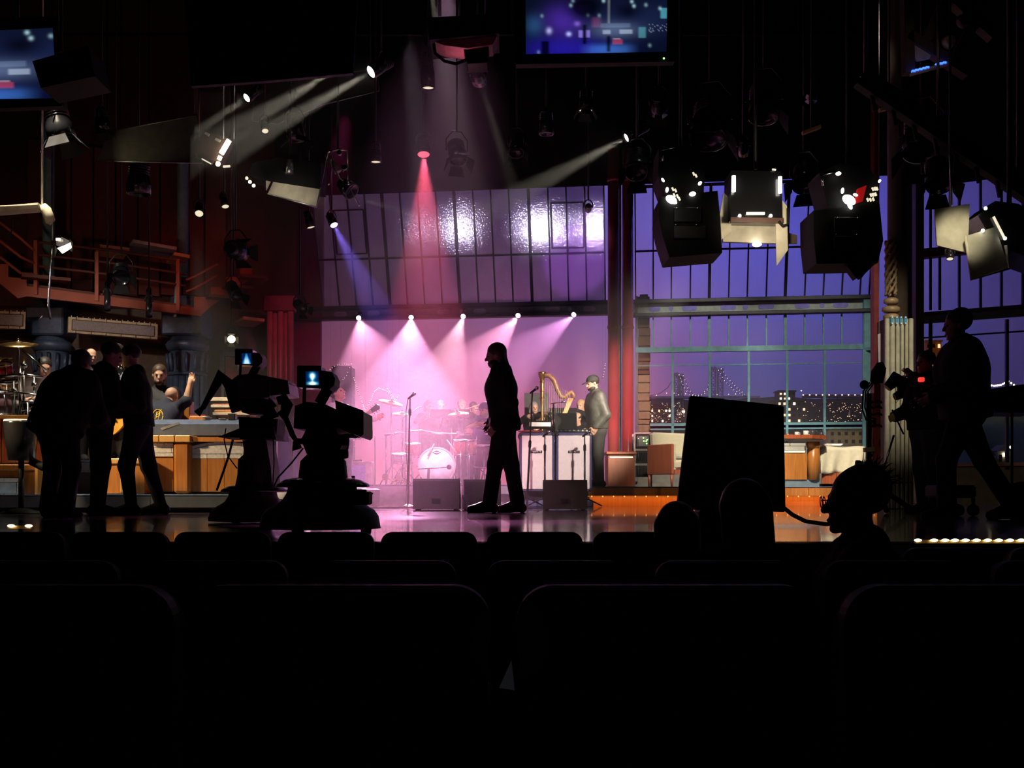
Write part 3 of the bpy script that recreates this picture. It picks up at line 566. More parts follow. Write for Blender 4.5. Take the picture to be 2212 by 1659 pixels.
# music stands
def music_stand(px0, px1, yt, yb, D, lab, floor, paper=False, tilt=.3):
    a, b = P(px0, yb, D), P(px1, yt, D); xm = (a.x+b.x)/2; zc = (a.z+b.z)/2; t = thing('music_stand', lab, 'music stand', (xm, D, floor))
    MB().box((xm, D, zc), (b.x-a.x, .012, (b.z-a.z)/math.cos(tilt)), Euler((-tilt, 0, 0)), .004).o('desk_plate', black, t); MB().box((xm, D-.03, a.z), (b.x-a.x, .06, .01)).o('ledge', black, t)
    MB().tube([(xm, D+.05, floor+.05), (xm, D+.03, zc)], .012, 8).o('pole', dark_metal, t)
    for k in range(3):
        an = k*2*PI/3+.4; MB().tube([(xm, D+.05, floor+.16), (xm+.25*math.cos(an), D+.05+.25*math.sin(an), floor+.01)], .009, 6).o('leg', dark_metal, t)
    if paper: tag(MB().box((xm, D-.02, zc+.005), (b.x-a.x-.03, .006, (b.z-a.z)*.9), Euler((-tilt, 0, 0))).o('sheet_music', white), paper, 'sheet music')
music_stand(1142, 1192, 909, 926, 17.9, 'low black music stand holding white sheets above left cabinet', .33, 'bright white sheet music on the low stand behind left cabinet', .9)
music_stand(1199, 1246, 892, 931, 18.3, 'black music stand in front of the man with glasses', .33)
music_stand(1186, 1248, 881, 905, 19.8, 'wide black music stand behind the harp soundboard', .33)
music_stand(930, 975, 884, 900, 19.4, 'hazy music stand in front of the violinists left of singer', .33)
music_stand(985, 1015, 884, 903, 19.5, 'hazy music stand nearest the drum kit tom', .33)
t = thing('easel_board', 'tall dark grey board behind the harp column', 'board', (P(1159, 0, 20.2).x, 20.2, .33)); a, b = P(1133, 906, 20.2), P(1185, 849, 20.2)
MB().box(((a.x+b.x)/2, 20.2, (a.z+b.z)/2), (b.x-a.x, .03, b.z-a.z), b=.005).o('panel', M('slate_board', (.07, .065, .07), .5), t)
for x in (a.x+.05, b.x-.05): MB().bar((x, 20.24, .33), (x, 20.24, a.z+.1), .03, .03).o('leg', black, t)
# harp
t = thing('concert_harp', 'gilded wooden concert harp behind the cream guitar cabinets', 'harp', P(1200, 1048, 18.9)); DH = 18.9; WL[t] = V((P(1200, 0, DH).x, DH, .33)); t.location = WL[t]
c = P(1171, 0, DH).x; zt, zl = P(0, 808, DH).z, .40
MB().lathe([(.055, zl), (.05, zl+.1), (.028, zl+.16), (.026, zt-.5), (.032, zt-.45), (.038, zt-.2), (.034, zt-.1), (.05, zt-.05), (.065, zt), (.07, zt+.03), (.045, zt+.035)], (c, DH, 0), seg=16).o('column', brass, t)
for z in (zt-.42, zt-.3, zt-.14): MB().lathe([(.036, z), (.048, z+.012), (.036, z+.024)], (c, DH, 0), seg=16).o('gilded_ring', brass, t)
nk_ = [P(x, y, DH) for x, y in ((1174, 812), (1186, 811), (1197, 822), (1204, 842), (1212, 857), (1221, 859), (1228, 850), (1235, 847), (1239, 853), (1238, 862))]
MB().tube(nk_, [.035, .04, .042, .042, .04, .036, .036, .036, .034, .03], 10).o('neck', M('harp_neck_wood', (.30, .15, .07), .4), t)
bd_ = M('spruce_soundboard', (.55, .26, .08), .4); MB().prism([P(1228, 860, DH-.06), P(1239, 860, DH-.06), P(1196, 960, DH-.06), P(1174, 1015, DH-.06), P(1168, 1015, DH-.06)], (0, .22, 0)).o('soundbox', bd_, t)
MB().box((c+.06, DH, .375), (.40, .32, .09), b=.03).o('foot_base', bd_, t); m = MB()
for i in range(16):
    f = i/15; p = nk_[0].lerp(nk_[6], f*.9+.05); q_ = P(1171, 1000, DH).lerp(P(1230, 865, DH), f); m.tube([(q_.x, DH-.07, q_.z), (q_.x-.0, DH-.04, max(q_.z+.05, min(p.z, zt-.1)))], .0025, 4)
m.o('strings', M('gut_strings', (.6, .5, .4), .4), t)['kind'] = 'stuff'
# microphone stands
def mic_stand(lab, px, D, floor, ytop, dx=0, base='round', ycl=None, headr=.028, mat=dark_metal, hd=-1):
    b = P(px, 0, D); t = thing('microphone_stand', lab, 'microphone stand', (b.x, D, floor)); zt = P(0, ytop, D).z; x = b.x; tp = V((x+dx*D/FP, D, zt)); zc = P(0, ycl, D).z if ycl else floor+(zt-floor)*.55
    if base == 'round': MB().lathe([(.15, 0), (.15, .012), (.05, .035), (.02, .05)], (x, D, floor), seg=24).o('base', chrome, t)
    else:
        for k in range(3):
            an = 2*PI*k/3+.5; MB().tube([(x, D, floor+.14), (x+.3*math.cos(an), D+.3*math.sin(an), floor+.012)], .010, 6).o('leg', mat, t)
    mid = V((x, D, floor)).lerp(tp, (zc-floor)/(zt-floor)); MB().tube([(x, D, floor+.03), mid], .015, 10).o('lower_tube', mat, t); MB().tube([mid, tp], .010, 10).o('upper_tube', mat, t); MB().lathe([(.016, -.03), (.021, -.02), (.021, .05), (.014, .07)], mid, (tp-mid), 10).o('clutch', black, t)
    e = tp+V((.05*hd*-1, -.03, .035)); mc = MB().tube([tp-V((.03*hd*-1, -.02, .02)), e], [.012, .019], 10).o('microphone', black, t); MB().ball(e+V((.012*hd*-1, -.01, .012)), headr, 12, 8).o('grille_ball', chrome, mc); return t
mic_stand('straight round-base microphone stand alone at centre stage', 881, 15.6, 0, 858, 5, 'round', 893)
t2 = mic_stand('microphone stand just right of the long-haired man', 1138, 15.4, 0, 846, 12, 'tripod', 962)
tag(MB().tube([P(881, 862, 15.6), P(877, 890, 15.55), P(877, 960, 15.55), P(880, 1020, 15.55), P(876, 1090, 15.55)]+[V((P(860, 0, 15.2).x, 15.2, .012)), V((P(800, 0, 14.9).x, 14.9, .012))], .006, 6).o('microphone_cable', rubber), 'thin cable hanging down the centre microphone stand', 'cable')
tag(MB().tube([V((P(x, 0, D).x, D, .012)) for x, D in ((700, 14.2), (780, 14.4), (880, 14.6), (960, 14.2), (1000, 14.5), (1060, 14.6), (1120, 14.3), (1175, 14.5))], .008, 6).o('floor_cable', rubber), 'black cable lying across the stage floor behind the wedges', 'cable')
mic_stand('short microphone stand in front of left cream cabinet', 1177, 16.35, 0, 940, 0, 'tripod', 970)
mic_stand('short microphone stand in front of right cream cabinet', 1263, 16.35, 0, 940, 0, 'tripod', 970)
def boom_mic(lab, a, b, D, px, floor):
    t = thing('boom_microphone', lab, 'microphone stand', (P(px, 0, D).x, D, floor)); c = V((P(px, 0, D).x, D, floor)); m_ = P(px, (a[1]+b[1])/2, D)
    MB().tube([c+V((0, 0, .03)), m_], .012, 8).o('pole', dark_metal, t); MB().tube([P(*a, D), P(*b, D)], .008, 8).o('boom', dark_metal, t); MB().tube([P(*b, D), P(b[0]+10*(1 if b[0] > a[0] else -1), b[1]-1, D)], [.015, .02], 10).o('microphone', chrome, t)
    for k in range(3): an = 2.1*k; MB().tube([c+V((0, 0, .12)), c+V((.2*math.cos(an), .2*math.sin(an), .01))], .008, 6).o('leg', dark_metal, t)
boom_mic('boom microphone reaching over the harp toward its soundboard', (1190, 872), (1212, 869), 18.5, 1196, .33)
boom_mic('hazy boom microphone among the string players left of singer', (868, 905), (905, 880), 19.0, 870, .33)
# wedges
carpeted = M('speckled_wedge_paint', (.055, .045, .055), .75, bump=.4, scale=90)
def wedge(lab, x0, x1, yt, yb, D, rz=0.0, turn=False):
    w_ = (x1-x0)/FP*D; h = (yb-yt)/FP*D; xm = P((x0+x1)/2, 0, D).x; t = thing('stage_monitor', lab, 'stage monitor', (xm, D+.2, 0), rz)
    prof = [(-.22, 0), (-.22, h*.92), (-.17, h), (-.02, h), (.26, h*.25), (.26, 0)]
    MB().prism([(-w_/2, y, z+.012) for y, z in prof], (w_, 0, 0)).o('cabinet', carpeted, t, local=True)
    MB().prism([(-w_/2+.03, y, z+.02) for y, z in ((-.01, h*.97), (.0, h*.985), (.262, h*.27), (.25, h*.26))], (w_-.06, 0, 0)).o('grille', dark_metal, t, local=True)
    for sx in (-1, 1):
        MB().box((sx*(w_/2+.003), 0, h*.45), (.008, .12, .05), b=.003).o('side_handle', black, t, local=True)
        for y in (-.18, .2): MB().box((sx*(w_/2-.05), y, .007), (.04, .04, .014)).o('foot', rubber, t, local=True)
    MB().box((0, -.224, h*.3), (.10, .008, .06)).o('socket_plate', dark_metal, t, local=True)
wedge('speckled wedge monitor at centre, left of the walking man', 892, 992, 1036, 1102, 13.6)
wedge('speckled wedge monitor directly behind the walking man legs', 998, 1078, 1036, 1100, 13.7, .12)
wedge('black wedge monitor in front of the cream guitar cabinets', 1174, 1270, 1036, 1099, 13.7, -.04)
wedge('wedge monitor turned sideways behind the nearest studio camera', 745, 800, 1046, 1086, 15.6, 1.0)
# drum kit
shell_red = M('red_drum_lacquer', (.55, .08, .06), .3, coat=.4); shell_or = M('amber_drum_lacquer', (.62, .30, .10), .3, coat=.4); head_w = M('white_drum_head', (.85, .80, .82), .6); DK = 17.5
t = thing('bass_drum', 'large white-headed bass drum facing the house', 'drum', (P(945, 0, DK).x, DK, .33)); c = V((P(945, 0, DK).x, DK-.2, .62)); r = .285
MB().lathe([(r, 0), (r, .40)], c, (0, 1, 0), 36).o('shell', M('silver_sparkle', (.55, .5, .52), .3, .3), t); MB().lathe([(.001, -.012), (r-.012, -.012), (r-.012, .0)], c, (0, 1, 0), 36).o('front_head', head_w, t)
MB().lathe([(r-.012, -.02), (r+.014, -.02), (r+.014, .02), (r-.012, .02)], c, (0, 1, 0), 36, cap=False).o('hoop', M('pale_hoop', (.6, .45, .45), .4), t)
bd2 = MB().prism([c+V((x, -.016, z+.21)) for x, z in ((-.07, 0), (0, .035), (.07, 0), (0, -.035))], (0, .004, 0)).o('diamond_badge', M('plum_badge', (.10, .03, .10), .5), t); MB().box(c+V((0, -.018, .21)), (.085, .003, .014)).o('badge_stripe', white, bd2)
for k in range(10): an = 2*PI*k/10; p = c+V((math.cos(an)*(r+.02), 0, math.sin(an)*(r+.02))); MB().tube([p+V((0, -.02, 0)), p+V((0, .12, 0))], .008, 6).o('tension_lug', chrome, t)
for sx in (-1, 1): MB().tube([c+V((sx*.25, .1, -.1)), c+V((sx*.40, -.12, -.285))], .010, 8).o('spur_leg', chrome, t)
def drum(lab, px, py, r, h, mat, D, tilt=.15, floor=.33, cat='drum', two=None):
    c = P(px, py, D); t = thing('tom_drum', lab, cat, (c.x, c.y, floor)); ax = V((0, -math.sin(tilt), math.cos(tilt)))
    MB().lathe([(r, 0), (r, h)], c-ax*h/2, ax, 24).o('shell', mat, t); MB().lathe([(.001, h+.004), (r-.01, h+.004), (r-.01, h)], c-ax*h/2, ax, 24).o('top_head', head_w, t)
    for z in (0, h): MB().lathe([(r, z-.012), (r+.012, z-.012), (r+.012, z+.012), (r, z+.012)], c-ax*h/2, ax, 24, cap=False).o('hoop', chrome, t)
    for k in range(8): an = 2*PI*k/8; u = V((math.cos(an), math.sin(an)*math.cos(tilt), math.sin(an)*math.sin(tilt))); MB().tube([c+u*(r+.008)-ax*h*.42, c+u*(r+.008)+ax*h*.42], .006, 5).o('lug', chrome, t)
    for k in range(3): an = 2*PI*k/3+.6; MB().tube([c+V((math.cos(an)*(r+.02), math.sin(an)*(r+.02), h*.2)), V((c.x+math.cos(an)*(r+.03), c.y+math.sin(an)*(r+.03), floor+.01))], .009, 6).o('leg', chrome, t)
drum('red lacquered tom right of the bass drum', 995, 966, .10, .22, shell_red, 17.4); drum('amber tom next to the red tom', 1013, 966, .11, .22, shell_or, 17.5); drum('larger floor tom with dark shell behind walking man', 1045, 985, .16, .34, M('dark_drum', (.16, .08, .10), .35), 17.6); drum('hazy snare drum left of the bass drum', 868, 990, .15, .13, M('silver_sparkle', (.55, .5, .52), .3, .3), 17.7); drum('hazy tall tom behind the microphone stand', 892, 972, .12, .2, shell_red, 17.9)
t = thing('drum_rack', 'bent chrome rack tube above the drum kit', 'rack', (P(940, 0, 17.9).x, 17.9, .33)); DRk = 17.9
for ya, yb, pts in ((0, 0, ((830, 940), (880, 933), (910, 930), (945, 937), (985, 938))), (0, 0, ((985, 938), (1010, 940), (1055, 938), (1062, 936)))): MB().tube([P(x, y, DRk) for x, y in pts], .016, 8).o('rack_tube', chrome, t)
for px in (834, 985, 1060): MB().tube([P(px, 938, DRk), V((P(px, 0, DRk).x, DRk, .34))], .016, 8).o('rack_leg', chrome, t)
for px in (850, 930, 1005, 1030): MB().box(P(px, 937, DRk), (.05, .05, .06), b=.01).o('clamp', chrome, t)
def cymbal(lab, px, py, D, r, tilt, floor, mat=brass):
    c = P(px, py, D); t = thing('cymbal', lab, 'cymbal', (c.x, D, floor)); ax = V((math.sin(tilt), -.25, math.cos(tilt))).normalized()
    MB().lathe([(.004, .03), (.03, .024), (.045, .008), (r*.6, -.002), (r, -.02), (r, -.023), (r*.6, -.006), (.04, .002)], c, ax, 28).o('disc', mat, t); MB().tube([c+ax*.05, c-V((0, 0, .1)), V((c.x, D, floor+.3))], .010, 8).o('stand_tube', chrome, t); MB().ball(c+ax*.045, .014, 8, 6).o('wing_nut', chrome, t)
    for k in range(3): an = 2*PI*k/3+.3; MB().tube([V((c.x, D, floor+.32)), V((c.x+.28*math.cos(an), D+.28*math.sin(an), floor+.01))], .009, 6).o('leg', chrome, t)
cymbal('hazy cymbal left of the centre microphone', 845, 868, 18.2, .2, .25, .33); cymbal('hazy cymbal beside the seated drummer', 1030, 915, 18.0, .18, -.2, .33); cymbal('small hazy cymbal high above the drum kit', 868, 893, 18.5, .16, .1, .33); cymbal('hazy cymbal above the red tom', 990, 892, 18.3, .17, -.1, .33)
t = thing('kick_microphone', 'round-headed microphone on a low boom before the bass drum', 'microphone stand', (P(925, 0, 16.6).x, 16.6, 0)); MB().tube([P(925, 1035, 16.6), P(926, 1012, 16.6)], .02, 8).o('short_pole', dark_metal, t); MB().tube([P(903, 1013, 16.6), P(968, 1009, 16.6)], .010, 8).o('boom', dark_metal, t); MB().lathe([(.012, -.05), (.036, -.035), (.036, .035), (.02, .05)], P(970, 1009, 16.6), (0, 1, 0), 16).o('microphone', black, t); MB().tube([P(925, 1035, 16.6), V((P(925, 0, 16.6).x, 16.6, .02))], .016, 8).o('lower_pole', dark_metal, t); MB().lathe([(.14, 0), (.14, .012), (.03, .03)], V((P(925, 0, 16.6).x, 16.6, 0)), seg=20).o('base', dark_metal, t)
for x, y, x2, y2, lab in ((938, 958, 924, 985, 'pale drum stick leaning left above the bass drum'), (965, 950, 986, 978, 'pale stick slanting right above the bass drum')):
    tag(MB().tube([P(x, y, 17.25), P(x2, y2, 17.25)], [.007, .011], 8).o('drum_stick', M('pale_stick', (.7, .6, .5), .5)), lab, 'drum stick')
# small amp, horns and pegs by the left of the riser
t = thing('combo_amplifier', 'small combo amplifier with lilac grille and cream side, left of drums', 'amplifier', (P(778, 0, 17.25).x, 17.5, .33)); a, b = P(752, 1046, 17.25), P(803, 997, 17.25)
MB().box(((a.x+b.x)/2, 17.4, (.33+b.z)/2), (b.x-a.x, .28, b.z-.33), b=.01).o('shell', M('cream_tolex', (.55, .48, .42), .6), t); MB().box((P(772, 0, 17.25).x, 17.255, (.33+b.z)/2-.01), (.26, .02, b.z-.42)).o('grille', M('lilac_grille', (.30, .26, .62), .8, bump=.3, scale=80), t); MB().box((P(768, 0, 17.3).x, 17.4, b.z+.02), (.2, .1, .03), b=.008).o('top_panel', chrome, t)
for k in range(5): MB().lathe([(.010, 0), (.010, .02)], (P(757+k*6, 0, 17.3).x, 17.34, b.z+.02), (0, -1, 0), 8).o('knob', black, t)
for px, py, r, ax, lab in ((832, 1030, .055, (-.3, -1, .2), 'left brass bell of the horns lying on the drum riser'), (862, 1032, .045, (.5, -.8, .3), 'right brass bell of the horns lying on the drum riser')):
    c = P(px, py, 17.35); t = thing('brass_horn', lab, 'horn', (c.x, c.y, .33)); ax = V(ax).normalized(); MB().lathe([(r, 0), (r*.8, -.01), (r*.4, -.06), (r*.2, -.14), (r*.17, -.25)], c, ax, 20).o('bell', brass, t); e = c-ax*.25
    MB().tube([e, e+V((.05, .03, -.02)), e+V((.16, .02, -.03)), e+V((.2, .0, 0)), e+V((.12, -.02, .02))], .009, 8).o('tubing', brass, t)
    for k in range(3): MB().tube([e+V((.07+k*.03, 0, -.04)), e+V((.07+k*.03, 0, .05))], .009, 8).o('valve', chrome, t)
t = thing('guitar_rack', 'small hanging bar of pale pegs left of the drums', 'rack', P(790, 955, 17.6)); MB().bar(P(762, 944, 17.7), P(810, 944, 17.7), .03, .03, (0, 0, 1)).o('bar', dark_metal, t)
for px in (764, 774, 781, 787, 794, 800, 807): MB().lathe([(.012, 0), (.016, .06), (.010, .08)], P(px, 952, 17.65), (0, 0, 1), 8).o('peg', cream, t)
for px in (762, 810): MB().bar(P(px, 944, 17.72), V((*P(px, 0, 17.72).xy, .33)), .02, .02).o('leg', dark_metal, t)
# dark backline stack and fairy lights behind the guitarist
t = thing('speaker_stack', 'tall dark speaker stack behind the white-shirted guitarist', 'speaker', (P(738, 0, 19).x, 19.2, .33)); x0, x1 = P(716, 0, 19).x, P(760, 0, 19).x; zt = P(0, 790, 19).z
for k in range(3): h = (zt-.33)/3; u = MB().box(((x0+x1)/2, 19.2, .33+h*(k+.5)), (x1-x0, .4, h-.01), b=.012).o('cabinet', M('violet_black', (.06, .04, .09), .7), t); MB().box(((x0+x1)/2, 18.995, .33+h*(k+.5)), (x1-x0-.06, .012, h-.07)).o('grille', M('violet_grille', (.09, .06, .12), .8), u)
def fairy(lab, pts, D, n=9):
    t = thing('fairy_lights', lab, 'string lights', P(*pts[0], D)); ps = [P(*p, D) for p in pts]; MB().tube(ps, .004, 4).o('wire', rubber, t); m = MB()
    for p, q_ in zip(ps[:-1], ps[1:]):
        for i in range(n): m.ball(p.lerp(q_, (i+random.uniform(-.25, .25))/n), .0052, 6, 4)
    m.o('tiny_bulbs', bulb_w, t)['kind'] = 'stuff'
    for q_ in (ps[0], ps[-1]): MB().tube([q_, (q_.x, q_.y, 10)], .001, 4).o('hang_wire', rubber, t)
fairy('swag of tiny lights left of the speaker stack top', [(714, 797), (728, 788), (745, 786), (758, 788), (748, 812), (736, 826)], 18.9, 3); fairy('long swag of tiny lights falling right of the speaker stack', [(760, 802), (766, 822), (774, 848), (784, 874), (788, 886)], 19.2, 6); fairy('swag of tiny lights rising toward the cymbals', [(790, 884), (800, 866), (808, 846), (818, 838), (836, 845), (848, 862)], 19.2, 5); fairy('short swag of tiny lights left of the centre microphone', [(836, 838), (846, 852), (854, 866), (862, 850)], 19.0, 5)
fairy('thin vertical string of tiny lights beside the left red column', [(1308, 785), (1305, 802), (1302, 818)], 20.2, 3)
# ================================================================ LEFT: BALCONY, COLUMNS, BAND DESKS
rust = M('rust_red_paint', (.36, .085, .045), .6, var=.15, scale=4); rust_d = M('dark_rust_paint', (.12, .03, .02), .65)
t = thing('balcony', 'rust red balcony with stair stringers at both ends above the band', 'balcony', L(240, 690, 1.6)); OB = 1.6
def lpoly(pts, off, th): return MB().prism([L(x, y, off) for x, y in pts], V((-.45, .89, 0))*th)
lpoly([(58, 640), (415, 680), (415, 664), (58, 618)], OB, .10).o('fascia', rust, t)
lpoly([(-60, 545), (-30, 545), (-30, 570), (18, 570), (18, 598), (58, 602), (58, 640), (38, 644), (0, 612), (-60, 580)], OB, .06).o('stringer', rust, t)
lpoly([(415, 680), (432, 683), (458, 660), (500, 632), (545, 600), (545, 575), (520, 575), (520, 598), (490, 598), (490, 620), (456, 620), (456, 641), (420, 641), (420, 664), (415, 664)], OB, .06).o('stringer', rust, t)
lpoly([(58, 618), (415, 664), (415, 660), (58, 612)], OB-.05, .5).o('walkway', rust_d, t)
for x, ya, yb in ((20, 545, 598), (55, 560, 602), (422, 600, 641), (457, 588, 620), (492, 570, 598)):
    p = L(x, yb, OB); MB().box(p+V((.3, .35, .0)), (.5, .9, .05), Euler((0, 0, .46))).o('step', rust_d, t)
def rail(pts, r, off, mat, name='rail'): MB().tube([L(x, y, off) for x, y in pts], r, 8).o(name, mat, t)
for dy in (0, 27, 52): rail([(84, 523+dy), (240, 541+dy), (380, 562+dy), (402, 566+dy)], .022, OB, rust_d)
for dy in (0, 25): rail([(402, 605+dy), (420, 598+dy), (470, 570+dy)], .022, OB, rust)
for dy in (0, 40, 75): rail([(0, 480+dy), (45, 515+dy), (82, 548+dy*.6)], .026, OB, rust)
for x, ya, yb in ((78, 520, 636), (210, 545, 650), (385, 560, 672)): MB().bar(L(x, yb, OB), V((*L(x, yb, OB).xy, L(x, ya, OB).z)), .06, .06).o('newel_post', rust, t)
MB().bar(L(382, 610, OB-.15), L(379, 685, OB-.15), .05, .05).o('hanger_rod', dark_metal, t)
for xa, ya, xb, yb, mm, lab in ((210, 541, 273, 548, M('lit_orange_strip', (.55, .26, .12), .5), 'left lit shelf edge seen across the balcony'), (368, 557, 401, 563, M('lit_orange_strip', (.55, .26, .12), .5), 'short orange lit shelf edge at the balcony right end'), (280, 530, 373, 546, M('grey_shelf', (.35, .35, .33), .5), 'grey shelf edge behind the balcony rails'), (515, 693, 560, 698, M('lit_orange_strip', (.55, .26, .12), .5), 'thin lit shelf edge above the hanging lamp at the stair foot')):
    tag(MB().bar(L(xa, ya, .9), L(xb, yb, .9), .8, .055, (0, 0, 1)).o('wall_shelf', mm), lab, 'shelf')
# upper gallery panels behind the rails
gal = M('oxblood_panel', (.11, .024, .018), .7); t = thing('gallery_wall', 'dark oxblood panelled gallery behind the upper balcony rails', 'wall panel', L(250, 600, .3))
for i in range(9): lpoly([(60+i*48, 300+i*6), (104+i*48, 305+i*6), (104+i*48, 640), (60+i*48, 636)], .14, .05).o('panel', gal, t)
for px in (105, 395): MB().lathe([(.10, 0), (.10, 2.6), (.14, 2.7), (.14, 2.8)], L(px, 600, .5), seg=16).o('thin_column', M('teal_column', (.12, .28, .28), .5), t)
# ornate columns
colm = M('blue_grey_iron', (.085, .125, .20), .45, .3, bump=.5, scale=14)
def ornate(lab, px, r, zbase, D, ztop):
    c = P(px, 0, D); t = thing('ornate_column', lab, 'column', (c.x, D, zbase)); s = V((0, 0, 0))
    MB().lathe([(r*.9, 0), (r*.9, ztop)], seg=24).o('shaft', colm, t, local=True)
    for k in range(16): an = 2*PI*k/16; MB().lathe([(.05*r/.3, 0), (.05*r/.3, P(0, 815, D).z-zbase)], (r*.92*math.cos(an), r*.92*math.sin(an), 0), seg=8).o('flute', colm, t, local=True)
    z1 = P(0, 810, D).z-zbase; z2 = P(0, 760, D).z-zbase; z3 = P(0, 742, D).z-zbase
    MB().lathe([(r*.98, z1-.03), (r*1.07, z1), (r*.98, z1+.03)], seg=28).o('band_ring', colm, t, local=True); MB().lathe([(r*.98, z2), (r*1.12, z2+.06), (r*1.16, z3-.03), (r*1.02, z3+.03)], seg=28).o('capital_ring', colm, t, local=True)
    for k in range(14):
        an = 2*PI*k/14; u = V((math.cos(an), math.sin(an), 0)); MB().tube([u*r*1.0+V((0, 0, z1+.06)), u*r*1.05+V((0, 0, (z1+z2)/2)), u*r*1.12+V((0, 0, z2-.05)), u*r*1.2+V((0, 0, z2-.09))], [.025, .035, .03, .015], 8).o('acanthus_leaf', colm, t, local=True)
    MB().box((0, 0, z3+.36), (r*2.2, r*2.2, .5), b=.03).o('impost_block', colm, t, local=True)
ornate('right ornate blue grey iron column behind the waving man', 405, .335, 0, 20.3, 3.75)
ornate('left ornate blue grey iron column behind the drummer', 112, .30, 0, 19.75, 3.75)
# marquee signs
frm = M('cream_sign_frame', (.58, .44, .26), .5); pnl = M('frosted_sign_panel', (.30, .24, .24), .35, bump=.3, scale=40)
def marquee(lab, pts, n):
    t = thing('marquee_sign', lab, 'sign', L(*pts[3], .9)); A, B, Cc, Dd = [L(*p, .9) for p in pts]; nrm = (B-A).cross(Dd-A).normalized(); nrm = nrm if nrm.y > 0 else -nrm
    MB().prism([A, B, Cc, Dd], nrm*.14).o('box', frm, t); ins = lambda p, q: p.lerp(q, .0)
    def inner(u, v): return A.lerp(B, u).lerp(Dd.lerp(Cc, u), v)
    MB().prism([inner(.045, .2)-nrm*.012, inner(.955, .2)-nrm*.012, inner(.955, .8)-nrm*.012, inner(.045, .8)-nrm*.012], nrm*.01).o('panel', pnl, t)
    m = MB()
    for (u0, v0, u1, v1) in ((.04, .17, .96, .17), (.04, .83, .96, .83), (.04, .17, .04, .83), (.96, .17, .96, .83)): m.bar(inner(u0, v0)-nrm*.016, inner(u1, v1)-nrm*.016, .012, .012)
    m.o('lead_border', M('lead_line', (.10, .06, .03), .5), t)
    for i in range(6): MB().bar(inner((i+.5)/6, .0)-nrm*.012, inner((i+.5)/6, .17)-nrm*.012, .010, .010).o('lead_joint', MATS['lead_line'], t); MB().bar(inner((i+.5)/6, .83)-nrm*.012, inner((i+.5)/6, 1)-nrm*.012, .010, .010).o('lead_joint', MATS['lead_line'], t)
    for i in range(n): MB().ball(inner((i+.5)/n, -.03)-nrm*.02, .010, 8, 6).o('bulb', M('dim_bulb', (.85, .75, .6), .3), t)
marquee('long marquee light panel with cream frame above the band', ((148, 684), (341, 700), (340, 733), (147, 718)), 16)
marquee('marquee light panel with cream frame cut by the left edge', ((-90, 668), (56, 674), (54, 711), (-90, 706)), 11)
# red door panel and posts by the stairs
t = thing('dressing_door', 'terracotta door panel with grey jambs behind the far camera', 'door', L(500, 1000, .2)); td = M('terracotta_panel', (.42, .10, .05), .6)
lpoly([(487, 770), (512, 774), (512, 1000), (487, 1000)], .2, .05).o('door_leaf', td, t)
for x in (480, 517): MB().bar(L(x, 1000, .3), V((*L(x, 1000, .3).xy, L(x, 762, .3).z)), .07, .07).o('jamb', M('grey_jamb', (.16, .15, .16), .6), t)
MB().bar(L(478, 764, .3), L(520, 767, .3), .07, .08, (0, 0, 1)).o('lintel', MATS['grey_jamb'], t)
t = thing('fluted_pilaster', 'cluster of rust brown tubes between the band area and plum wall', 'column', P(608, 0, 20.9)*1); WL[t] = V((P(608, 0, 20.9).x, 20.9, 0)); t.location = WL[t]
for i, px in enumerate((583, 594, 606, 617, 628)): c = P(px, 0, 20.9); MB().lathe([(.055, 0), (.055, 3.6)], (c.x, 20.9+.05*(i % 2), 0), seg=14).o('tube', M('rust_tube', (.22, .10, .06), .4), t)
MB().box((P(606, 0, 21).x, 21.0, 3.75), (.6, .3, .3), b=.02).o('cap_block', rust_d, t)
# stage left band desk (organ desk)
DB2 = 12.6; zb2 = .20
def bz(m, xa, xb, ya, yb, D, d, b=0.0): a, c = P(xa, yb, D), P(xb, ya, D); return m.box(((a.x+c.x)/2, D+d/2, (a.z+c.z)/2), (c.x-a.x, d, c.z-a.z), b=b)
milk = M('milk_glass', (.66, .64, .62), .35, bump=.1, scale=40); leadm = M('dark_lead', (.03, .025, .02), .5)
t = thing('band_desk', 'orange wooden band desk with arched milk glass panel at left', 'desk', P(430, 1066, DB2))
bz(MB(), 312, 374, 985, 1062, DB2+.06, .5).o('side_panel', orange_wood, t); bz(MB(), 313, 322, 956, 990, DB2+.02, .3).o('end_stile', pale_wood, t)
bz(MB(), 322, 374, 957, 986, DB2+.05, .06).o('glass_backing', leadm, t)
for i in range(3):
    for ya, yb in ((957.5, 966), (979, 986)): bz(MB(), 323+i*17, 339.3+i*17, ya, yb, DB2+.03, .03).o('glass_tile', milk, t)
for xa, xb in ((323, 326), (371, 373.5)): bz(MB(), xa, xb, 967, 978, DB2+.03, .03).o('glass_tile', milk, t)
bz(MB(), 327, 370, 967, 978, DB2+.03, .03).o('glass_tile', milk, t)
for i in range(6): bz(MB(), 326+i*8, 328.5+i*8, 957, 959.5, DB2+.005, .02).o('bulb', M('dim_bulb', (.85, .75, .6), .3), t)
bz(MB(), 374, 410, 956, 1066, DB2-.06, .4, .03).o('corner_post', orange_wood, t)
for i in range(3): bz(MB(), 310+i*34, 343+i*34, 940, 955, DB2-.10, .5, .008).o('counter_rim', pale_wood, t)
bz(MB(), 408, 560, 944, 954, DB2-.04, .5).o('counter_rail', orange_wood, t)
for i in range(4): bz(MB(), 411+i*37, 447+i*37, 991, 1062, DB2+.04, .4).o('front_board', orange_wood, t)
bz(MB(), 408, 560, 953, 991, DB2+.07, .3).o('arch_backing', orange_wood, t)
xs = [411, 447, 484, 521, 558]
def top(x): return 967-13*max(0, 1-((x-484)/80)**2)
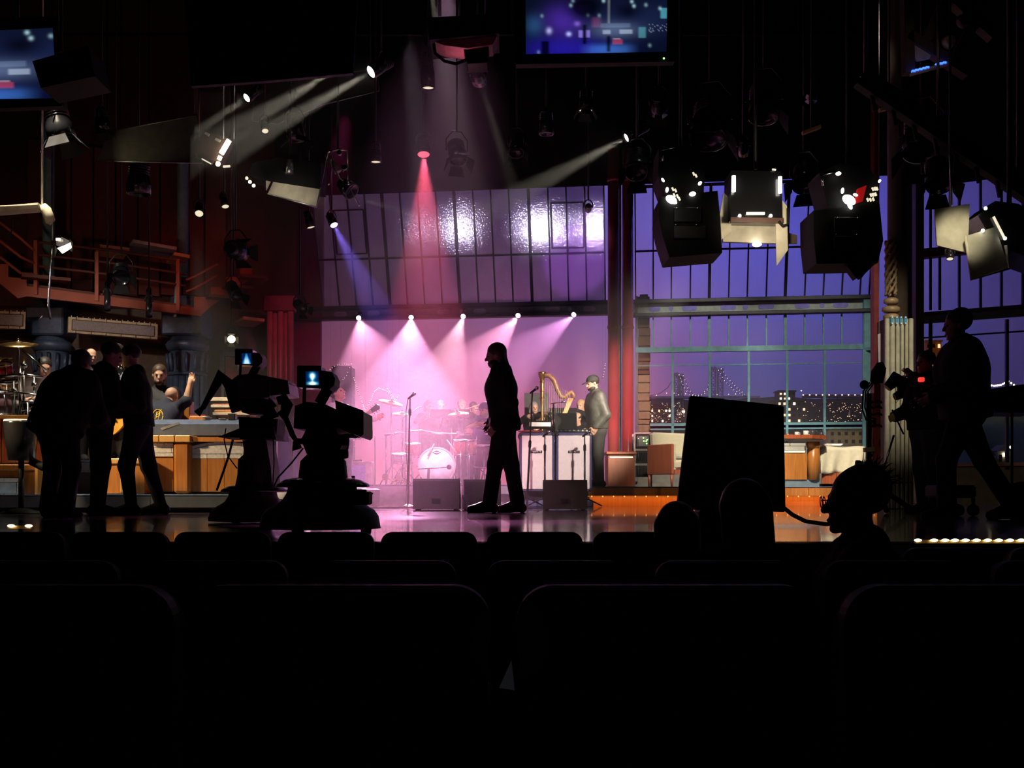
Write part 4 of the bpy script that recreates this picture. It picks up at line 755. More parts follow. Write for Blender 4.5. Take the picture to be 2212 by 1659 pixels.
for a, b in zip(xs[:-1], xs[1:]):
    xm = (a+b)/2; MB().prism([P(a+.6, 990, DB2+.035), P(b-.6, 990, DB2+.035), P(b-.6, 981, DB2+.035), P(a+.6, 981, DB2+.035)], (0, .03, 0)).o('glass_tile', milk, t)
    MB().prism([P(a+.6, top(a)+6, DB2+.035), P(xm, top(xm)+6, DB2+.035), P(b-.6, top(b)+6, DB2+.035), P(b-.6, top(b), DB2+.035), P(xm, top(xm), DB2+.035), P(a+.6, top(a), DB2+.035)], (0, .03, 0)).o('glass_tile', milk, t)
MB().prism([P(414, 980, DB2+.035), P(555, 980, DB2+.035)]+[P(x, top(x)+7, DB2+.035) for x in (555, 520, 484, 447, 414)], (0, .03, 0)).o('glass_tile', milk, t)
bz(MB(), 411, 558, 951, 992, DB2+.06, .02).o('lead_backing', leadm, t); bz(MB(), 312, 560, 1060, 1068, DB2+.1, .4).o('base_kick', black, t)
# covered piano on top, keyboards
t = thing('covered_piano', 'long blue grey padded piano cover behind the band desk', 'piano', P(440, 940, 12.9)); m = MB(); prof = [(12.78, 941), (12.76, 917), (12.86, 906), (13.16, 903), (13.2, 941)]
m.prism([V((P(318, 0, D).x, D, P(0, y, 12.84).z)) for D, y in prof], (P(605, 0, 12.84).x-P(318, 0, 12.84).x, 0, 0)).o('cover', M('blue_grey_vinyl', (.07, .10, .18), .5, bump=.1), t)
for px in (330, 460, 590): MB().bar(P(px, 941, 12.98), V((*P(px, 0, 12.98).xy, .2)), .09, .09).o('leg', black, t)
MB().prism([P(346, 925, 12.755), P(385, 912, 12.755), P(388, 916, 12.755), P(350, 929, 12.755)], (0, .3, 0)).o('silver_edge', steel, t)
def keyboard(lab, xa, xb, y, D, mat, zsup=0, h=10):
    t = thing('keyboard', lab, 'keyboard', (P((xa+xb)/2, 0, D).x, D, zsup)); bz(MB(), xa, xb, y, y+h, D, .35, .01).o('case', mat, t); m = MB(); n = int((xb-xa)/2)
    for i in range(n): a = P(xa+1+i*(xb-xa-2)/n, y+h*.75, D); m.box((a.x+.006, D-.03, a.z), ((xb-xa)/n/FP*D*.8, .10, .03))
    m.o('white_keys', M('ivory_key', (.7, .66, .55), .4), t)['kind'] = 'stuff'
    for px in (xa+4, xb-4): MB().bar(P(px, y+h, D+.15), V((*P(px, 0, D+.15).xy, zsup)), .04, .04).o('stand_leg', black, t)
keyboard('upper cream keyboard at the right end of the band desk', 456, 520, 858, 13.75, M('cream_case', (.50, .42, .28), .5), h=8); keyboard('middle wooden keyboard at the right end of the band desk', 458, 535, 872, 13.6, red_wood, h=8); keyboard('lower wooden keyboard with cream slips near the far camera', 462, 540, 885, 13.45, orange_wood, h=12)
t = thing('wooden_console', 'low orange wooden box on the piano cover beside the waving man', 'box', P(412, 903, 12.95)); bz(MB(), 408, 446, 899, 908, 12.92, .2, .008).o('body', orange_wood, t); bz(MB(), 410, 444, 896, 899, 12.93, .17).o('lid', red_wood, t)
t = thing('wooden_cabinet', 'upright wooden cabinet right of the waving man', 'cabinet', V((P(397, 0, 13.7).x, 13.7, 0))); bz(MB(), 387, 410, 866, 1098, 13.7, .2, .01).o('body', orange_wood, t); bz(MB(), 389, 394, 874, 888, 13.68, .02).o('cream_slip', cream, t)
for k, (px, y) in enumerate(((445, 903), (480, 905), (500, 907))): t = thing('small_device', ['small grey device at the left on the piano cover', 'flat white paper pad on the piano cover', 'small dark speaker box at the right on the piano cover'][k], 'device', P(px, 906, 12.88)); bz(MB(), px-8, px+8, y-[3, 1, 14][k], y, 12.84, .10, .004).o('case', [steel, white, dark_metal][k], t); bz(MB(), px-6, px+6, y-[2.4, .9, 12][k], y-1, 12.835, .008).o('face', [black, cream, black][k], t)
# desk at the left edge
t = thing('band_desk', 'wooden band desk with square milk glass panel at the left edge', 'desk', P(30, 1085, 12.2)); D0 = 12.2
bz(MB(), -120, 75, 1010, 1086, D0+.04, .5).o('front_panel', orange_wood, t); bz(MB(), -120, 80, 1003, 1016, D0, .5, .01).o('counter_rim', orange_wood, t); bz(MB(), 72, 89, 1002, 1088, D0-.08, .5, .05).o('end_post', pale_wood, t)
bz(MB(), -60, 46, 1032, 1075, D0+.02, .03).o('glass_backing', leadm, t)
for i in range(3): bz(MB(), -58+i*34, -25.5+i*34, 1033, 1041, D0-.005, .03).o('glass_tile', milk, t); bz(MB(), -58+i*34, -25.5+i*34, 1066, 1074, D0-.005, .03).o('glass_tile', milk, t)
for ya, yb in ((1042, 1053), (1054, 1065)): bz(MB(), 37, 45, ya, yb, D0-.005, .03).o('glass_tile', milk, t)
bz(MB(), -58, 35.5, 1042, 1065, D0-.005, .03).o('glass_tile', M('blue_milk_glass', (.40, .46, .50), .35), t)
t = thing('band_desk', 'pale wooden desk section glimpsed between the left silhouettes', 'desk', P(262, 1064, 12.4)); bz(MB(), 215, 312, 1000, 1066, 12.44, .3).o('front_panel', orange_wood, t); bz(MB(), 258, 272, 990, 1066, 12.4, .2, .02).o('corner_post', pale_wood, t); bz(MB(), 215, 312, 990, 1002, 12.4, .3, .01).o('counter_rim', pale_wood, t)
# band drum kit at the far left
DL = 13.4
cymbal('large golden ride cymbal at the left edge', 40, 741, DL, .225, .05, .6); cymbal('smaller golden cymbal cut by the left edge', -2, 776, DL+.2, .15, -.2, .6)
for x0, y0, x1, y1, lab in ((48, 755, 100, 800, 'slanted chrome boom arm under the ride cymbal'),): pass
drum('red sparkle tom at the left edge of the band kit', 4, 800, .125, .15, M('red_sparkle', (.55, .02, .02), .25, coat=.5), DL+.1, .3, .6); drum('dark floor tom with chrome hoop low at the left edge', -2, 872, .165, .26, M('dark_drum', (.16, .08, .10), .35), DL, .1, .6); drum('silver snare drum between the chrome stands at left', 70, 878, .135, .12, chrome, DL, .1, .6); drum('brown wooden tom behind the chrome stands at left', 24, 838, .12, .15, M('brown_drum', (.3, .14, .06), .3, coat=.4), DL+.06, .25, .6)
t = thing('drum_hardware', 'cluster of chrome drum stands and clamps at the left', 'drum stand', V((P(60, 0, 13.3).x, 13.3, .6)))
for px, ya in ((44, 790), (52, 770), (74, 812), (92, 830), (30, 824)):
    MB().tube([P(px, ya, 13.3), V((*P(px, 0, 13.3).xy, .62))], .016, 8).o('tube', chrome, t); MB().lathe([(.02, 0), (.034, .01), (.034, .05), (.02, .06)], P(px, ya+24, 13.3), seg=10).o('clamp', chrome, t); MB().ball(P(px+3, ya+20, 13.27), .024, 8, 6).o('wing_nut', chrome, t)
MB().tube([P(48, 755, 13.3), P(100, 800, 13.3)], .014, 8).o('boom_arm', chrome, t); MB().tube([P(0, 812, 13.3), P(50, 809, 13.3), P(96, 815, 13.3)], .016, 8).o('rack_bar', chrome, t); MB().tube([P(0, 843, 13.27), P(60, 850, 13.27), P(105, 858, 13.27)], .014, 8).o('rack_bar', chrome, t)
t = thing('drum_riser_deck', 'wooden deck edge under the band drum kit', 'platform', P(40, 900, 12.9)); bz(MB(), -60, 94, 896, 905, 12.85, .14, .01).o('deck_edge', pale_wood, t)
for i in range(5): bz(MB(), -58+i*31, -29+i*31, 906, 1000, 12.9, .05).o('front_board', red_wood, t)
bz(MB(), -58, 92, 1004, 1052, 12.99, 1.3).o('core', black, t)
# conga-like dark bucket seat near the left edge
t = thing('bucket_stool', 'tapered glossy black stool with pale top near the left edge', 'stool', V((P(46, 0, 11.5).x, 11.5, 0))); c = V((P(46, 0, 11.5).x, 11.5, 0)); zt = P(0, 908, 11.5).z
MB().lathe([(.13, zt-.42), (.16, zt-.2), (.175, zt-.03), (.172, zt-.015)], c, seg=24).o('body', gloss_black, t); MB().lathe([(.172, zt-.015), (.165, zt+.005), (.001, zt+.012)], c, seg=24).o('seat_pad', white, t); MB().tube([c+V((0, 0, zt-.42)), c+V((0, 0, .04))], .03, 10).o('post', black, t); MB().lathe([(.2, 0), (.2, .02), (.05, .06)], c, seg=20).o('foot_ring', black, t)
MB().tube([c+V((.1, 0, zt-.42)), c+V((.22, 0, zt-.48)), c+V((.34, .0, zt-.46))], .045, 8).o('arm', black, t)
# ================================================================ FIGURES: smooth distance fields, one continuous surface per body or garment
class SDF:
    def __init__(s): s.p = []; s.cuts = []
    def cap(s, a, b, ra, rb=None, k=.02, op='u'): s.p.append(('c', np.array(a, float), np.array(b, float), ra, ra if rb is None else rb, k, op)); return s
    def ell(s, c, r, rot=None, k=.02, op='u'): s.p.append(('e', np.array(c, float), np.array(r, float), None if rot is None else np.array(rot), k, op)); return s
    def cut(s, pt, n): s.cuts.append((np.array(pt, float), np.array(n, float))); return s       # keeps the side behind n
    def mesh(s, vox):
        lo = np.full(3, 1e9); hi = -lo
        for p in s.p:
            if p[-1] == 's': continue
            if p[0] == 'c':
                for c, r in ((p[1], p[3]), (p[2], p[4])): lo = np.minimum(lo, c-r); hi = np.maximum(hi, c+r)
            else: r = p[2].max(); lo = np.minimum(lo, p[1]-r); hi = np.maximum(hi, p[1]+r)
        lo -= 3*vox; hi += 3*vox; n = np.ceil((hi-lo)/vox).astype(int)+1
        F = np.full(n, .1, np.float32); ax = [lo[i]+vox*np.arange(n[i]) for i in range(3)]
        for p in s.p:
            k = p[-2]; op = p[-1]
            if p[0] == 'c': m = max(p[3], p[4]); a = np.minimum(p[1], p[2])-m; b = np.maximum(p[1], p[2])+m
            else: m = p[2].max(); a = p[1]-m; b = p[1]+m
            a = a-k-2*vox; b = b+k+2*vox
            i0 = np.clip(np.floor((a-lo)/vox).astype(int), 0, n); i1 = np.clip(np.ceil((b-lo)/vox).astype(int)+1, 0, n)
            if (i1 <= i0).any(): continue
            sl = tuple(slice(i0[i], i1[i]) for i in range(3))
            X, Y, Z = np.meshgrid(ax[0][sl[0]], ax[1][sl[1]], ax[2][sl[2]], indexing='ij')
            if p[0] == 'c':
                d = p[2]-p[1]; L2 = max(float(d @ d), 1e-9); t = np.clip(((X-p[1][0])*d[0]+(Y-p[1][1])*d[1]+(Z-p[1][2])*d[2])/L2, 0, 1)
                D = np.sqrt((X-p[1][0]-t*d[0])**2+(Y-p[1][1]-t*d[1])**2+(Z-p[1][2]-t*d[2])**2)-(p[3]+(p[4]-p[3])*t)
            else:
                Q = np.stack([X-p[1][0], Y-p[1][1], Z-p[1][2]], -1)
                if p[3] is not None: Q = Q @ p[3]
                k0 = np.sqrt(((Q/p[2])**2).sum(-1)); k1 = np.sqrt(((Q/p[2]**2)**2).sum(-1))+1e-9; D = k0*(k0-1)/k1
                D = np.where(k0 < 1e-4, -p[2].min(), D)
            A = F[sl]
            if op == 'u': h = np.clip(.5+.5*(D-A)/k, 0, 1); F[sl] = D+(A-D)*h-k*h*(1-h)
            else: h = np.clip(.5-.5*(A+D)/k, 0, 1); F[sl] = A+(-D-A)*h+k*h*(1-h)
        if s.cuts:
            X, Y, Z = np.meshgrid(*ax, indexing='ij')
            for c, nn in s.cuts: F = np.maximum(F, (X-c[0])*nn[0]+(Y-c[1])*nn[1]+(Z-c[2])*nn[2])
        S = F < 0; cor = [(i, j, k) for i in (0, 1) for j in (0, 1) for k in (0, 1)]; sh = [q-1 for q in F.shape]
        cnt = sum(S[c[0]:c[0]+sh[0], c[1]:c[1]+sh[1], c[2]:c[2]+sh[2]].astype(np.int8) for c in cor)
        ids = np.argwhere((cnt > 0) & (cnt < 8)); idx = np.full(sh, -1); idx[tuple(ids.T)] = np.arange(len(ids))
        acc = np.zeros((len(ids), 3)); num = np.zeros(len(ids))
        for c0 in cor:
            for a in range(3):
                if c0[a]: continue
                c1 = list(c0); c1[a] = 1; f0 = F[tuple((ids+c0).T)]; f1 = F[tuple((ids+c1).T)]; m = (f0 < 0) != (f1 < 0)
                t = np.where(m, f0/np.where(m, f0-f1, 1), 0); pt = np.array(c0, float)+np.outer(t, np.array(c1)-np.array(c0)); acc[m] += pt[m]; num[m] += 1
        v = lo+vox*(ids+acc/num[:, None]); fs = []
        for a in range(3):
            o1, o2 = [(1, 2), (2, 0), (0, 1)][a]
            sl0 = [slice(1, None)]*3; sl0[a] = slice(0, -1); e0 = S[tuple(slice(1, -1) if k != a else slice(0, -1) for k in range(3))]; e1 = S[tuple(slice(1, -1) if k != a else slice(1, None) for k in range(3))]
            e = np.argwhere(e0 != e1)
            off = np.array([1 if k != a else 0 for k in range(3)]); e = e+off; fl = S[tuple(e.T)]
            d1 = np.zeros(3, int); d1[o1] = 1; d2 = np.zeros(3, int); d2[o2] = 1
            qd = np.stack([idx[tuple((e-d1-d2).T)], idx[tuple((e-d2).T)], idx[tuple(e.T)], idx[tuple((e-d1).T)]], 1)
            qd = np.where(fl[:, None], qd, qd[:, ::-1]); fs.append(qd[(qd >= 0).all(1)])
        return v, np.concatenate(fs)
    def o(s, name, mat, par, vox):
        v, f = s.mesh(vox); me = bpy.data.meshes.new(name); me.from_pydata(v.tolist(), [], f.tolist()); me.polygons.foreach_set('use_smooth', [True]*len(f))
        me.materials.append(mat); ob = bpy.data.objects.new(name, me); C.objects.link(ob); ob.parent = par; WL[ob] = WL[par].copy(); return ob
STAND = dict(hip=(.05, 0, .52), knee=(.053, -.006, .285), ank=(.055, .012, .045), toe=(.066, -.085, .016), sh=(.098, 0, .808), el=(.128, .012, .64), wr=(.125, -.03, .495))
def rot_about(p, c, R): return R @ (V(p)-V(c))+V(c)
def person(label, loc, yaw, h, pose={}, lean=0, twist=0, side=0, head=(0, 0, 0), top=None, legs=None, shoe=None, hair=None, hairkind='short', beard=None, hat=None, sk=None, vox=.012, bulk=1.0, jacket=0.0, flare=0.0, short_sleeve=False, group=None, fist=False, grip=()):
    """local axes: faces -Y, +X is the figure's left; all joints are fractions of the height h. yaw in degrees: 0 faces the house, -90 faces photo left"""
    t = thing('person', label, 'person', loc, math.radians(yaw), group); sk = sk or skin
    J = {}
    for k, v in STAND.items():
        J[k+'L'] = V(v); J[k+'R'] = V((-v[0], v[1], v[2]))
    pel = V((0, .005, .535)); ch = V((0, 0, .735)); nk = V((0, .008, .845)); hd = V((0, -.012, .93))
    for k, v in pose.items():
        if k not in ('pel', 'ch', 'nk', 'hd'): J[k] = V(v)
    if 'pel' in pose: d = V(pose['pel'])-pel; pel = pel+d; ch += d; nk += d; hd += d; [J.__setitem__(k, J[k]+d) for k in J if k[:2] in ('sh',) or (k[:2] in ('el', 'wr') and k not in pose)]
    Rm = Euler((math.radians(lean), math.radians(side), math.radians(twist)), 'XYZ').to_matrix()
    up = lambda p: rot_about(p, pel, Rm)
    for k in J:
        if k[:2] == 'sh' or (k[:2] in ('el', 'wr') and k not in pose): J[k] = up(J[k])
    ch, nk, hd = up(ch), up(nk), up(hd)
    Rh = (Matrix.Rotation(math.radians(head[1]), 3, 'Z') @ Matrix.Rotation(math.radians(head[0]), 3, 'X') @ Matrix.Rotation(math.radians(head[2]), 3, 'Y'))
    hd = nk+(Rm @ Matrix.Rotation(math.radians(head[0]*.6), 3, 'X')) @ V((0, -.02, .085)); HR = Rm @ Rh if abs(lean) < 30 else Rh
    if abs(lean) >= 30: hd = nk+Rm @ V((0, -.03, .075))
    Hp = lambda x, y, z: hd+HR @ V((x, y, z))
    S = lambda p: tuple(V(p)*h)
    b = bulk
    def torso(s, g=0.0, low=0.0):
        for sx in (-1, 1):
            hp = pel+Rm @ V((sx*.048*b, 0, -low)); c = up_c(sx*.052*b); s.cap(S(hp), S(c), (.060*b+g)*h, (.062*b+g)*h, k=.05*h); sh = J['shL' if sx > 0 else 'shR']; s.cap(S(c), S(ch+(sh-ch)*.85+V((0, 0, -.012))), (.056*b+g)*h, (.040+g)*h, k=.04*h)
        s.cap(S(ch), S(nk+(ch-nk)*.15), (.05+g)*h, (.036+g)*h, k=.04*h)
    def up_c(x): return ch+Rm @ V((x, -.004, -.01))
    def arm(s, sd, g=0.0, end=1.0, cuff=0.0):
        a, e, wv = J['sh'+sd], J['el'+sd], J['wr'+sd]; s.cap(S(a), S(e), (.031*b+g)*h, (.026*b+g)*h, k=.022*h); s.cap(S(e), S(e+(wv-e)*end), (.026*b+g)*h, (.019+g+cuff)*h, k=.02*h)
    def leg(s, sd, g=0.0, fl=0.0, end=1.0):
        a, kn, an = J['hip'+sd], J['knee'+sd], J['ank'+sd]; s.cap(S(a), S(kn), (.053*b+g)*h, (.036+g)*h, k=.04*h); s.cap(S(kn), S(kn+(an-kn)*end), (.035+g)*h, (.023+g+fl)*h, k=.02*h)
    def foot(s, sd, g=0.0):
        an, to = J['ank'+sd], J['toe'+sd]; heel = an+(an-to)*.28; heel.z = min(an.z, to.z+.008) if to.z < an.z else heel.z
        s.cap(S(an), S(heel), (.022+g)*h, (.018+g)*h, k=.015*h); s.cap(S(an), S(to), (.022+g)*h, (.014+g)*h, k=.02*h); s.cap(S(heel), S(to), (.016+g)*h, (.016+g)*h, k=.015*h)
    def hand(s, sd):
        e, wv = J['el'+sd], J['wr'+sd]; d = (wv-e).normalized(); sx = 1 if sd == 'L' else -1
        n = J.get('palm'+sd); n = V(n).normalized() if n else (V((-sx, 0, 0))-d*V((-sx, 0, 0)).dot(d))
        n = n.normalized() if n.length > 1e-3 else d.orthogonal().normalized(); ac = d.cross(n).normalized(); ac = ac if (sx > 0) == ('palm'+sd not in J) or True else ac
        if ac.dot(V((0, -1, 0))) < 0 and 'palm'+sd not in J: ac = -ac
        cl = .9 if (sd in grip or fist) else .25; pm = wv+d*.028
        s.cap(S(wv), S(pm+ac*.010), .015*h, .016*h, k=.012*h); s.cap(S(wv), S(pm-ac*.010), .015*h, .015*h, k=.012*h)
        fr = max(.0050, vox*.62/h)
        for i, (o_, ln) in enumerate(((.018, .034), (.006, .040), (-.006, .038), (-.018, .029))):
            p0 = pm+ac*o_+d*.012; p1 = p0+(d*math.cos(cl*.6)+n*math.sin(cl*.6)+ac*o_*2.5)*ln*.55; p2 = p1+(d*math.cos(cl*2)+n*math.sin(cl*2))*ln*.5
            s.cap(S(p0), S(p1), fr*1.1*h, fr*h, k=.004*h); s.cap(S(p1), S(p2), fr*h, fr*.85*h, k=.003*h)
        p0 = wv+d*.012+ac*.014; p1 = p0+(d*.55+ac*.75+n*.3).normalized()*.024; p2 = p1+(d*.9+ac*.2+n*.4).normalized()*.02
        s.cap(S(p0), S(p1), fr*1.3*h, fr*1.1*h, k=.006*h); s.cap(S(p1), S(p2), fr*1.1*h, fr*.9*h, k=.004*h)
    # ---- body: one surface
    s = SDF(); torso(s); s.cap(S(nk+(ch-nk)*.2), S(hd+HR @ V((0, .006, -.03))), .031*h, .030*h, k=.015*h)
    s.ell(S(Hp(0, .008, .014)), (.043*h, .054*h, .050*h), np.array(HR), k=.01*h); s.ell(S(Hp(0, -.014, -.022)), (.035*h, .038*h, .046*h), np.array(HR), k=.012*h)
    s.cap(S(Hp(-.008, -.043, -.056)), S(Hp(.008, -.043, -.056)), .010*h, .010*h, k=.012*h)
    s.cap(S(Hp(0, -.048, .006)), S(Hp(0, -.062, -.014)), .005*h, .0085*h, k=.008*h); s.cap(S(Hp(-.018, -.044, .013)), S(Hp(.018, -.044, .013)), .0065*h, .0065*h, k=.008*h)
    s.cap(S(Hp(-.010, -.050, -.036)), S(Hp(.010, -.050, -.036)), .0055*h, .0055*h, k=.006*h)
    for sx in (-1, 1):
        s.ell(S(Hp(sx*.043, .006, -.006)), (.006*h, .011*h, .017*h), np.array(HR), k=.005*h); s.ell(S(Hp(sx*.017, -.050, .002)), (.008*h, .005*h, .005*h), np.array(HR), k=.005*h, op='s')
    for sd in 'LR': arm(s, sd); hand(s, sd); leg(s, sd); foot(s, sd)
    s.o('body', sk, t, vox)
    ew = MB()
    for sx in (-1, 1): MB().ball(S(Hp(sx*.017, -.0445, .002)), .0062*h, 10, 6).o('eye', eye_dark, t, local=True)
    MB().ball(S(Hp(0, -.0545, -.037)), (.012*h, .004*h, .004*h), 10, 6, HR).o('mouth', lip, t, local=True)
    # ---- clothes
    if top:
        s = SDF(); torso(s, .010+jacket, low=.03 if jacket else 0)
        if jacket > .012: s.ell(S(pel+Rm @ V((0, .002, -.02))), (.112*b*h, .082*b*h, .07*h), np.array(Rm), k=.04*h)
        for sd in 'LR': arm(s, sd, .009+jacket*.5, -0.25 if short_sleeve == 2 else (.0 if short_sleeve else .93), .004)
        s.cut(S(pel+Rm @ V((0, 0, -.055 if jacket > .012 else -.02))), tuple(Rm @ V((0, 0, -1)))); s.o('jacket' if jacket else 'shirt', top, t, vox)
        s = SDF(); s.cap(S(nk+Rm @ V((-.012, .004, -.006))), S(nk+Rm @ V((.012, .004, -.006))), .036*h, .036*h, k=.01*h); s.cut(S(nk+Rm @ V((0, 0, .012))), tuple(Rm @ V((0, .25, 1)))); s.o('collar', top, t, vox)
    if legs:
        s = SDF()
        for sx in (-1, 1): s.cap(S(pel+V((sx*.045*b, 0, 0))), S(pel+V((sx*.048*b, 0, -.03))), .064*b*h, .062*b*h, k=.04*h)
        for sd in 'LR': leg(s, sd, .010, flare, .97)
        s.o('trousers', legs, t, vox)
    for sd in 'LR':
        s = SDF(); foot(s, sd, .006); s.o('shoe', shoe or rubber, t, vox)
    if hair and hairkind != 'bald':
        s = SDF(); long_ = hairkind in ('long', 'bob')
        s.ell(S(Hp(0, .014, .022)), (.049*h, .057*h, .052*h), np.array(HR), k=.008*h)
        if hairkind == 'bushy': s.ell(S(Hp(0, .030, .026)), (.055*h, .053*h, .056*h), np.array(HR), k=.01*h)
        if long_:
            ln = -.10 if hairkind == 'long' else -.055
            for sx in (-1, 0, 1): s.cap(S(Hp(sx*.034, .026+.012*(sx == 0), .01)), S(Hp(sx*.040, .030+.018*(sx == 0), ln)), .024*h, .019*h, k=.02*h)
        if hairkind == 'fringe':                       # a bald crown: hair only round the back and sides
            s.ell(S(Hp(0, -.012, .05)), (.052*h, .064*h, .044*h), np.array(HR), k=.004*h, op='s')
        s.ell(S(Hp(0, -.046, -.022)), (.044*h, .040*h, .052*h), np.array(HR), k=.006*h, op='s')
        if not long_: s.ell(S(Hp(0, -.02, -.06)), (.07*h, .07*h, .048*h), np.array(HR), k=.006*h, op='s')
        s.o('hair', hair, t, vox)
    if beard:
        s = SDF(); s.ell(S(Hp(0, -.018, -.040)), (.038*h, .040*h, .036*h), np.array(HR), k=.006*h); s.ell(S(Hp(0, -.040, -.002)), (.034*h, .04*h, .028*h), np.array(HR), k=.005*h, op='s')
        s.ell(S(Hp(0, -.062, -.037)), (.012*h, .012*h, .006*h), np.array(HR), k=.003*h, op='s'); s.cut(S(Hp(0, 0, -.016)), tuple(HR @ V((0, -.35, 1)))); s.o('beard', beard, t, vox)
    if hat:
        s = SDF(); s.ell(S(Hp(0, .008, .022)), (.052*h, .061*h, .052*h), np.array(HR), k=.006*h); s.cut(S(Hp(0, 0, .016)), tuple(HR @ V((0, 0, -1)))); s.o('cap_crown', hat, t, vox)
        m = MB(); ring = []
        for k in range(11):
            a = PI*k/10; ring.append(Hp(.046*math.cos(a), -.035-.065*math.sin(a), .020-.008*math.sin(a))*h)
        m.prism(ring, (HR @ V((0, 0, .006)))*h).o('cap_visor', hat, t, local=True)
    t['_hp'] = 0; del t['_hp']
    return t, (lambda x, y, z: V(loc)+Matrix.Rotation(math.radians(yaw), 3, 'Z') @ (Hp(x, y, z)*h)), (lambda k: V(loc)+Matrix.Rotation(math.radians(yaw), 3, 'Z') @ (J[k]*h))
black_cloth = M('black_cloth', (.014, .013, .015), .9, bump=.2, scale=30)
dark_jean = M('dark_denim', (.028, .03, .042), .9, bump=.2, scale=30)
hair_dark = M('dark_hair', (.022, .015, .011), .55, bump=.5, scale=40)
hair_brown = M('brown_hair', (.07, .04, .022), .55, bump=.5, scale=40)
hair_grey = M('grey_hair', (.30, .28, .26), .6, bump=.5, scale=40)
hair_blonde = M('blonde_hair', (.55, .38, .18), .5, bump=.5, scale=40)
# ================================================================ PEOPLE
SIT = dict(pel=(0, .005, .275), hipL=(.05, 0, .265), hipR=(-.05, 0, .265), kneeL=(.065, -.25, .285), kneeR=(-.065, -.25, .285), ankL=(.065, -.25, .045), ankR=(-.065, -.25, .045), toeL=(.07, -.345, .016), toeR=(-.07, -.345, .016))
def sitp(**k): d = dict(SIT); d.update(k); return d
POCK = dict(elL=(.135, .035, .635), wrL=(.095, -.05, .52), elR=(-.135, .035, .635), wrR=(-.095, -.05, .52))
suede = M('black_jacket', (.010, .008, .010), .92, bump=.3, scale=30); boot = M('polished_boot', (.06, .025, .015), .22, coat=.6); trous = M('dark_trousers', (.018, .016, .020), .85); tee = M('navy_tee', (.022, .026, .045), .85, bump=.2, scale=30); green_j = M('dark_bomber', (.070, .072, .060), .5, bump=.4, scale=25); grey_t = M('charcoal_trousers', (.055, .052, .048), .85); wht = M('white_shirt', (.75, .72, .74), .8, bump=.2, scale=20); blk_shirt = M('black_shirt', (.010, .010, .012), .7, bump=.2, scale=30); blu_d = M('dark_blue_shirt', (.04, .05, .10), .6); cap_m = M('black_cap', (.035, .034, .030), .8)
# the long-haired man crossing the stage
person('long-haired bearded man in dark jacket and boots walking left across stage', (P(1088, 0, 12.15).x, 12.15, 0), -88, 1.86, dict(elL=(.135, .035, .635), wrL=(.092, -.045, .515), elR=(-.135, .02, .635), wrR=(-.085, -.065, .53), hipL=(.05, -.005, .52), hipR=(-.05, .005, .52), kneeL=(.05, -.05, .285), ankL=(.055, -.085, .055), toeL=(.06, -.195, .018), kneeR=(-.05, .045, .285), ankR=(-.055, .085, .055), toeR=(-.06, -.02, .018)), lean=4, head=(10, 0, 0), top=suede, legs=trous, shoe=boot, hair=hair_brown, hairkind='long', beard=hair_dark, sk=skin_dark, vox=.0085, jacket=.018, flare=.010, bulk=.96)
# man in the cap by the red columns
q = P(1290, 0, 17.7); person('man in black cap and dark bomber jacket standing beside red columns', (q.x, 17.7, .30), -74, 1.78, dict(POCK), lean=3, head=(14, 0, 0), top=green_j, legs=grey_t, shoe=black, hair=hair_dark, beard=hair_dark, hat=cap_m, vox=.010, jacket=.012, bulk=.96)
# silhouetted crew, left
person('dark stooping crew member leftmost of the three at left', (P(126, 0, 10.0).x, 10.0, 0), 160, 1.60, dict(elL=(.13, -.16, .60), wrL=(.09, -.27, .56), elR=(-.15, -.14, .58), wrR=(-.09, -.26, .55), kneeL=(.07, -.03, .285), kneeR=(-.07, -.03, .285)), lean=26, head=(10, 0, 0), top=black_cloth, legs=black_cloth, hair=hair_dark, hairkind='bushy', sk=skin_dark, vox=.011, jacket=.03, bulk=1.22, flare=.02)
person('tall dark crew member in the middle of the three at left', (P(215, 0, 10.9).x, 10.9, 0), 120, 1.72, dict(elL=(.13, -.07, .65), wrL=(.06, -.20, .62), elR=(-.14, -.06, .64), wrR=(-.05, -.20, .61)), lean=6, head=(16, 0, 0), top=black_cloth, legs=black_cloth, hair=hair_dark, sk=skin_dark, vox=.011, jacket=.010, bulk=1.0)
person('dark crew member in jeans facing left, rightmost of three at left', (P(299, 0, 11.2).x, 11.2, 0), -80, 1.72, dict(elL=(.13, .02, .63), wrL=(.10, -.14, .60), elR=(-.13, .02, .63), wrR=(-.10, -.14, .60), kneeL=(.05, -.06, .285), ankL=(.055, -.03, .05), kneeR=(-.05, .05, .285), ankR=(-.055, .12, .055), toeR=(-.06, .02, .018), toeL=(.06, -.13, .016)), lean=4, head=(10, 0, 0), top=black_cloth, legs=dark_jean, hair=hair_dark, sk=skin_dark, vox=.011, jacket=.010, bulk=1.0)
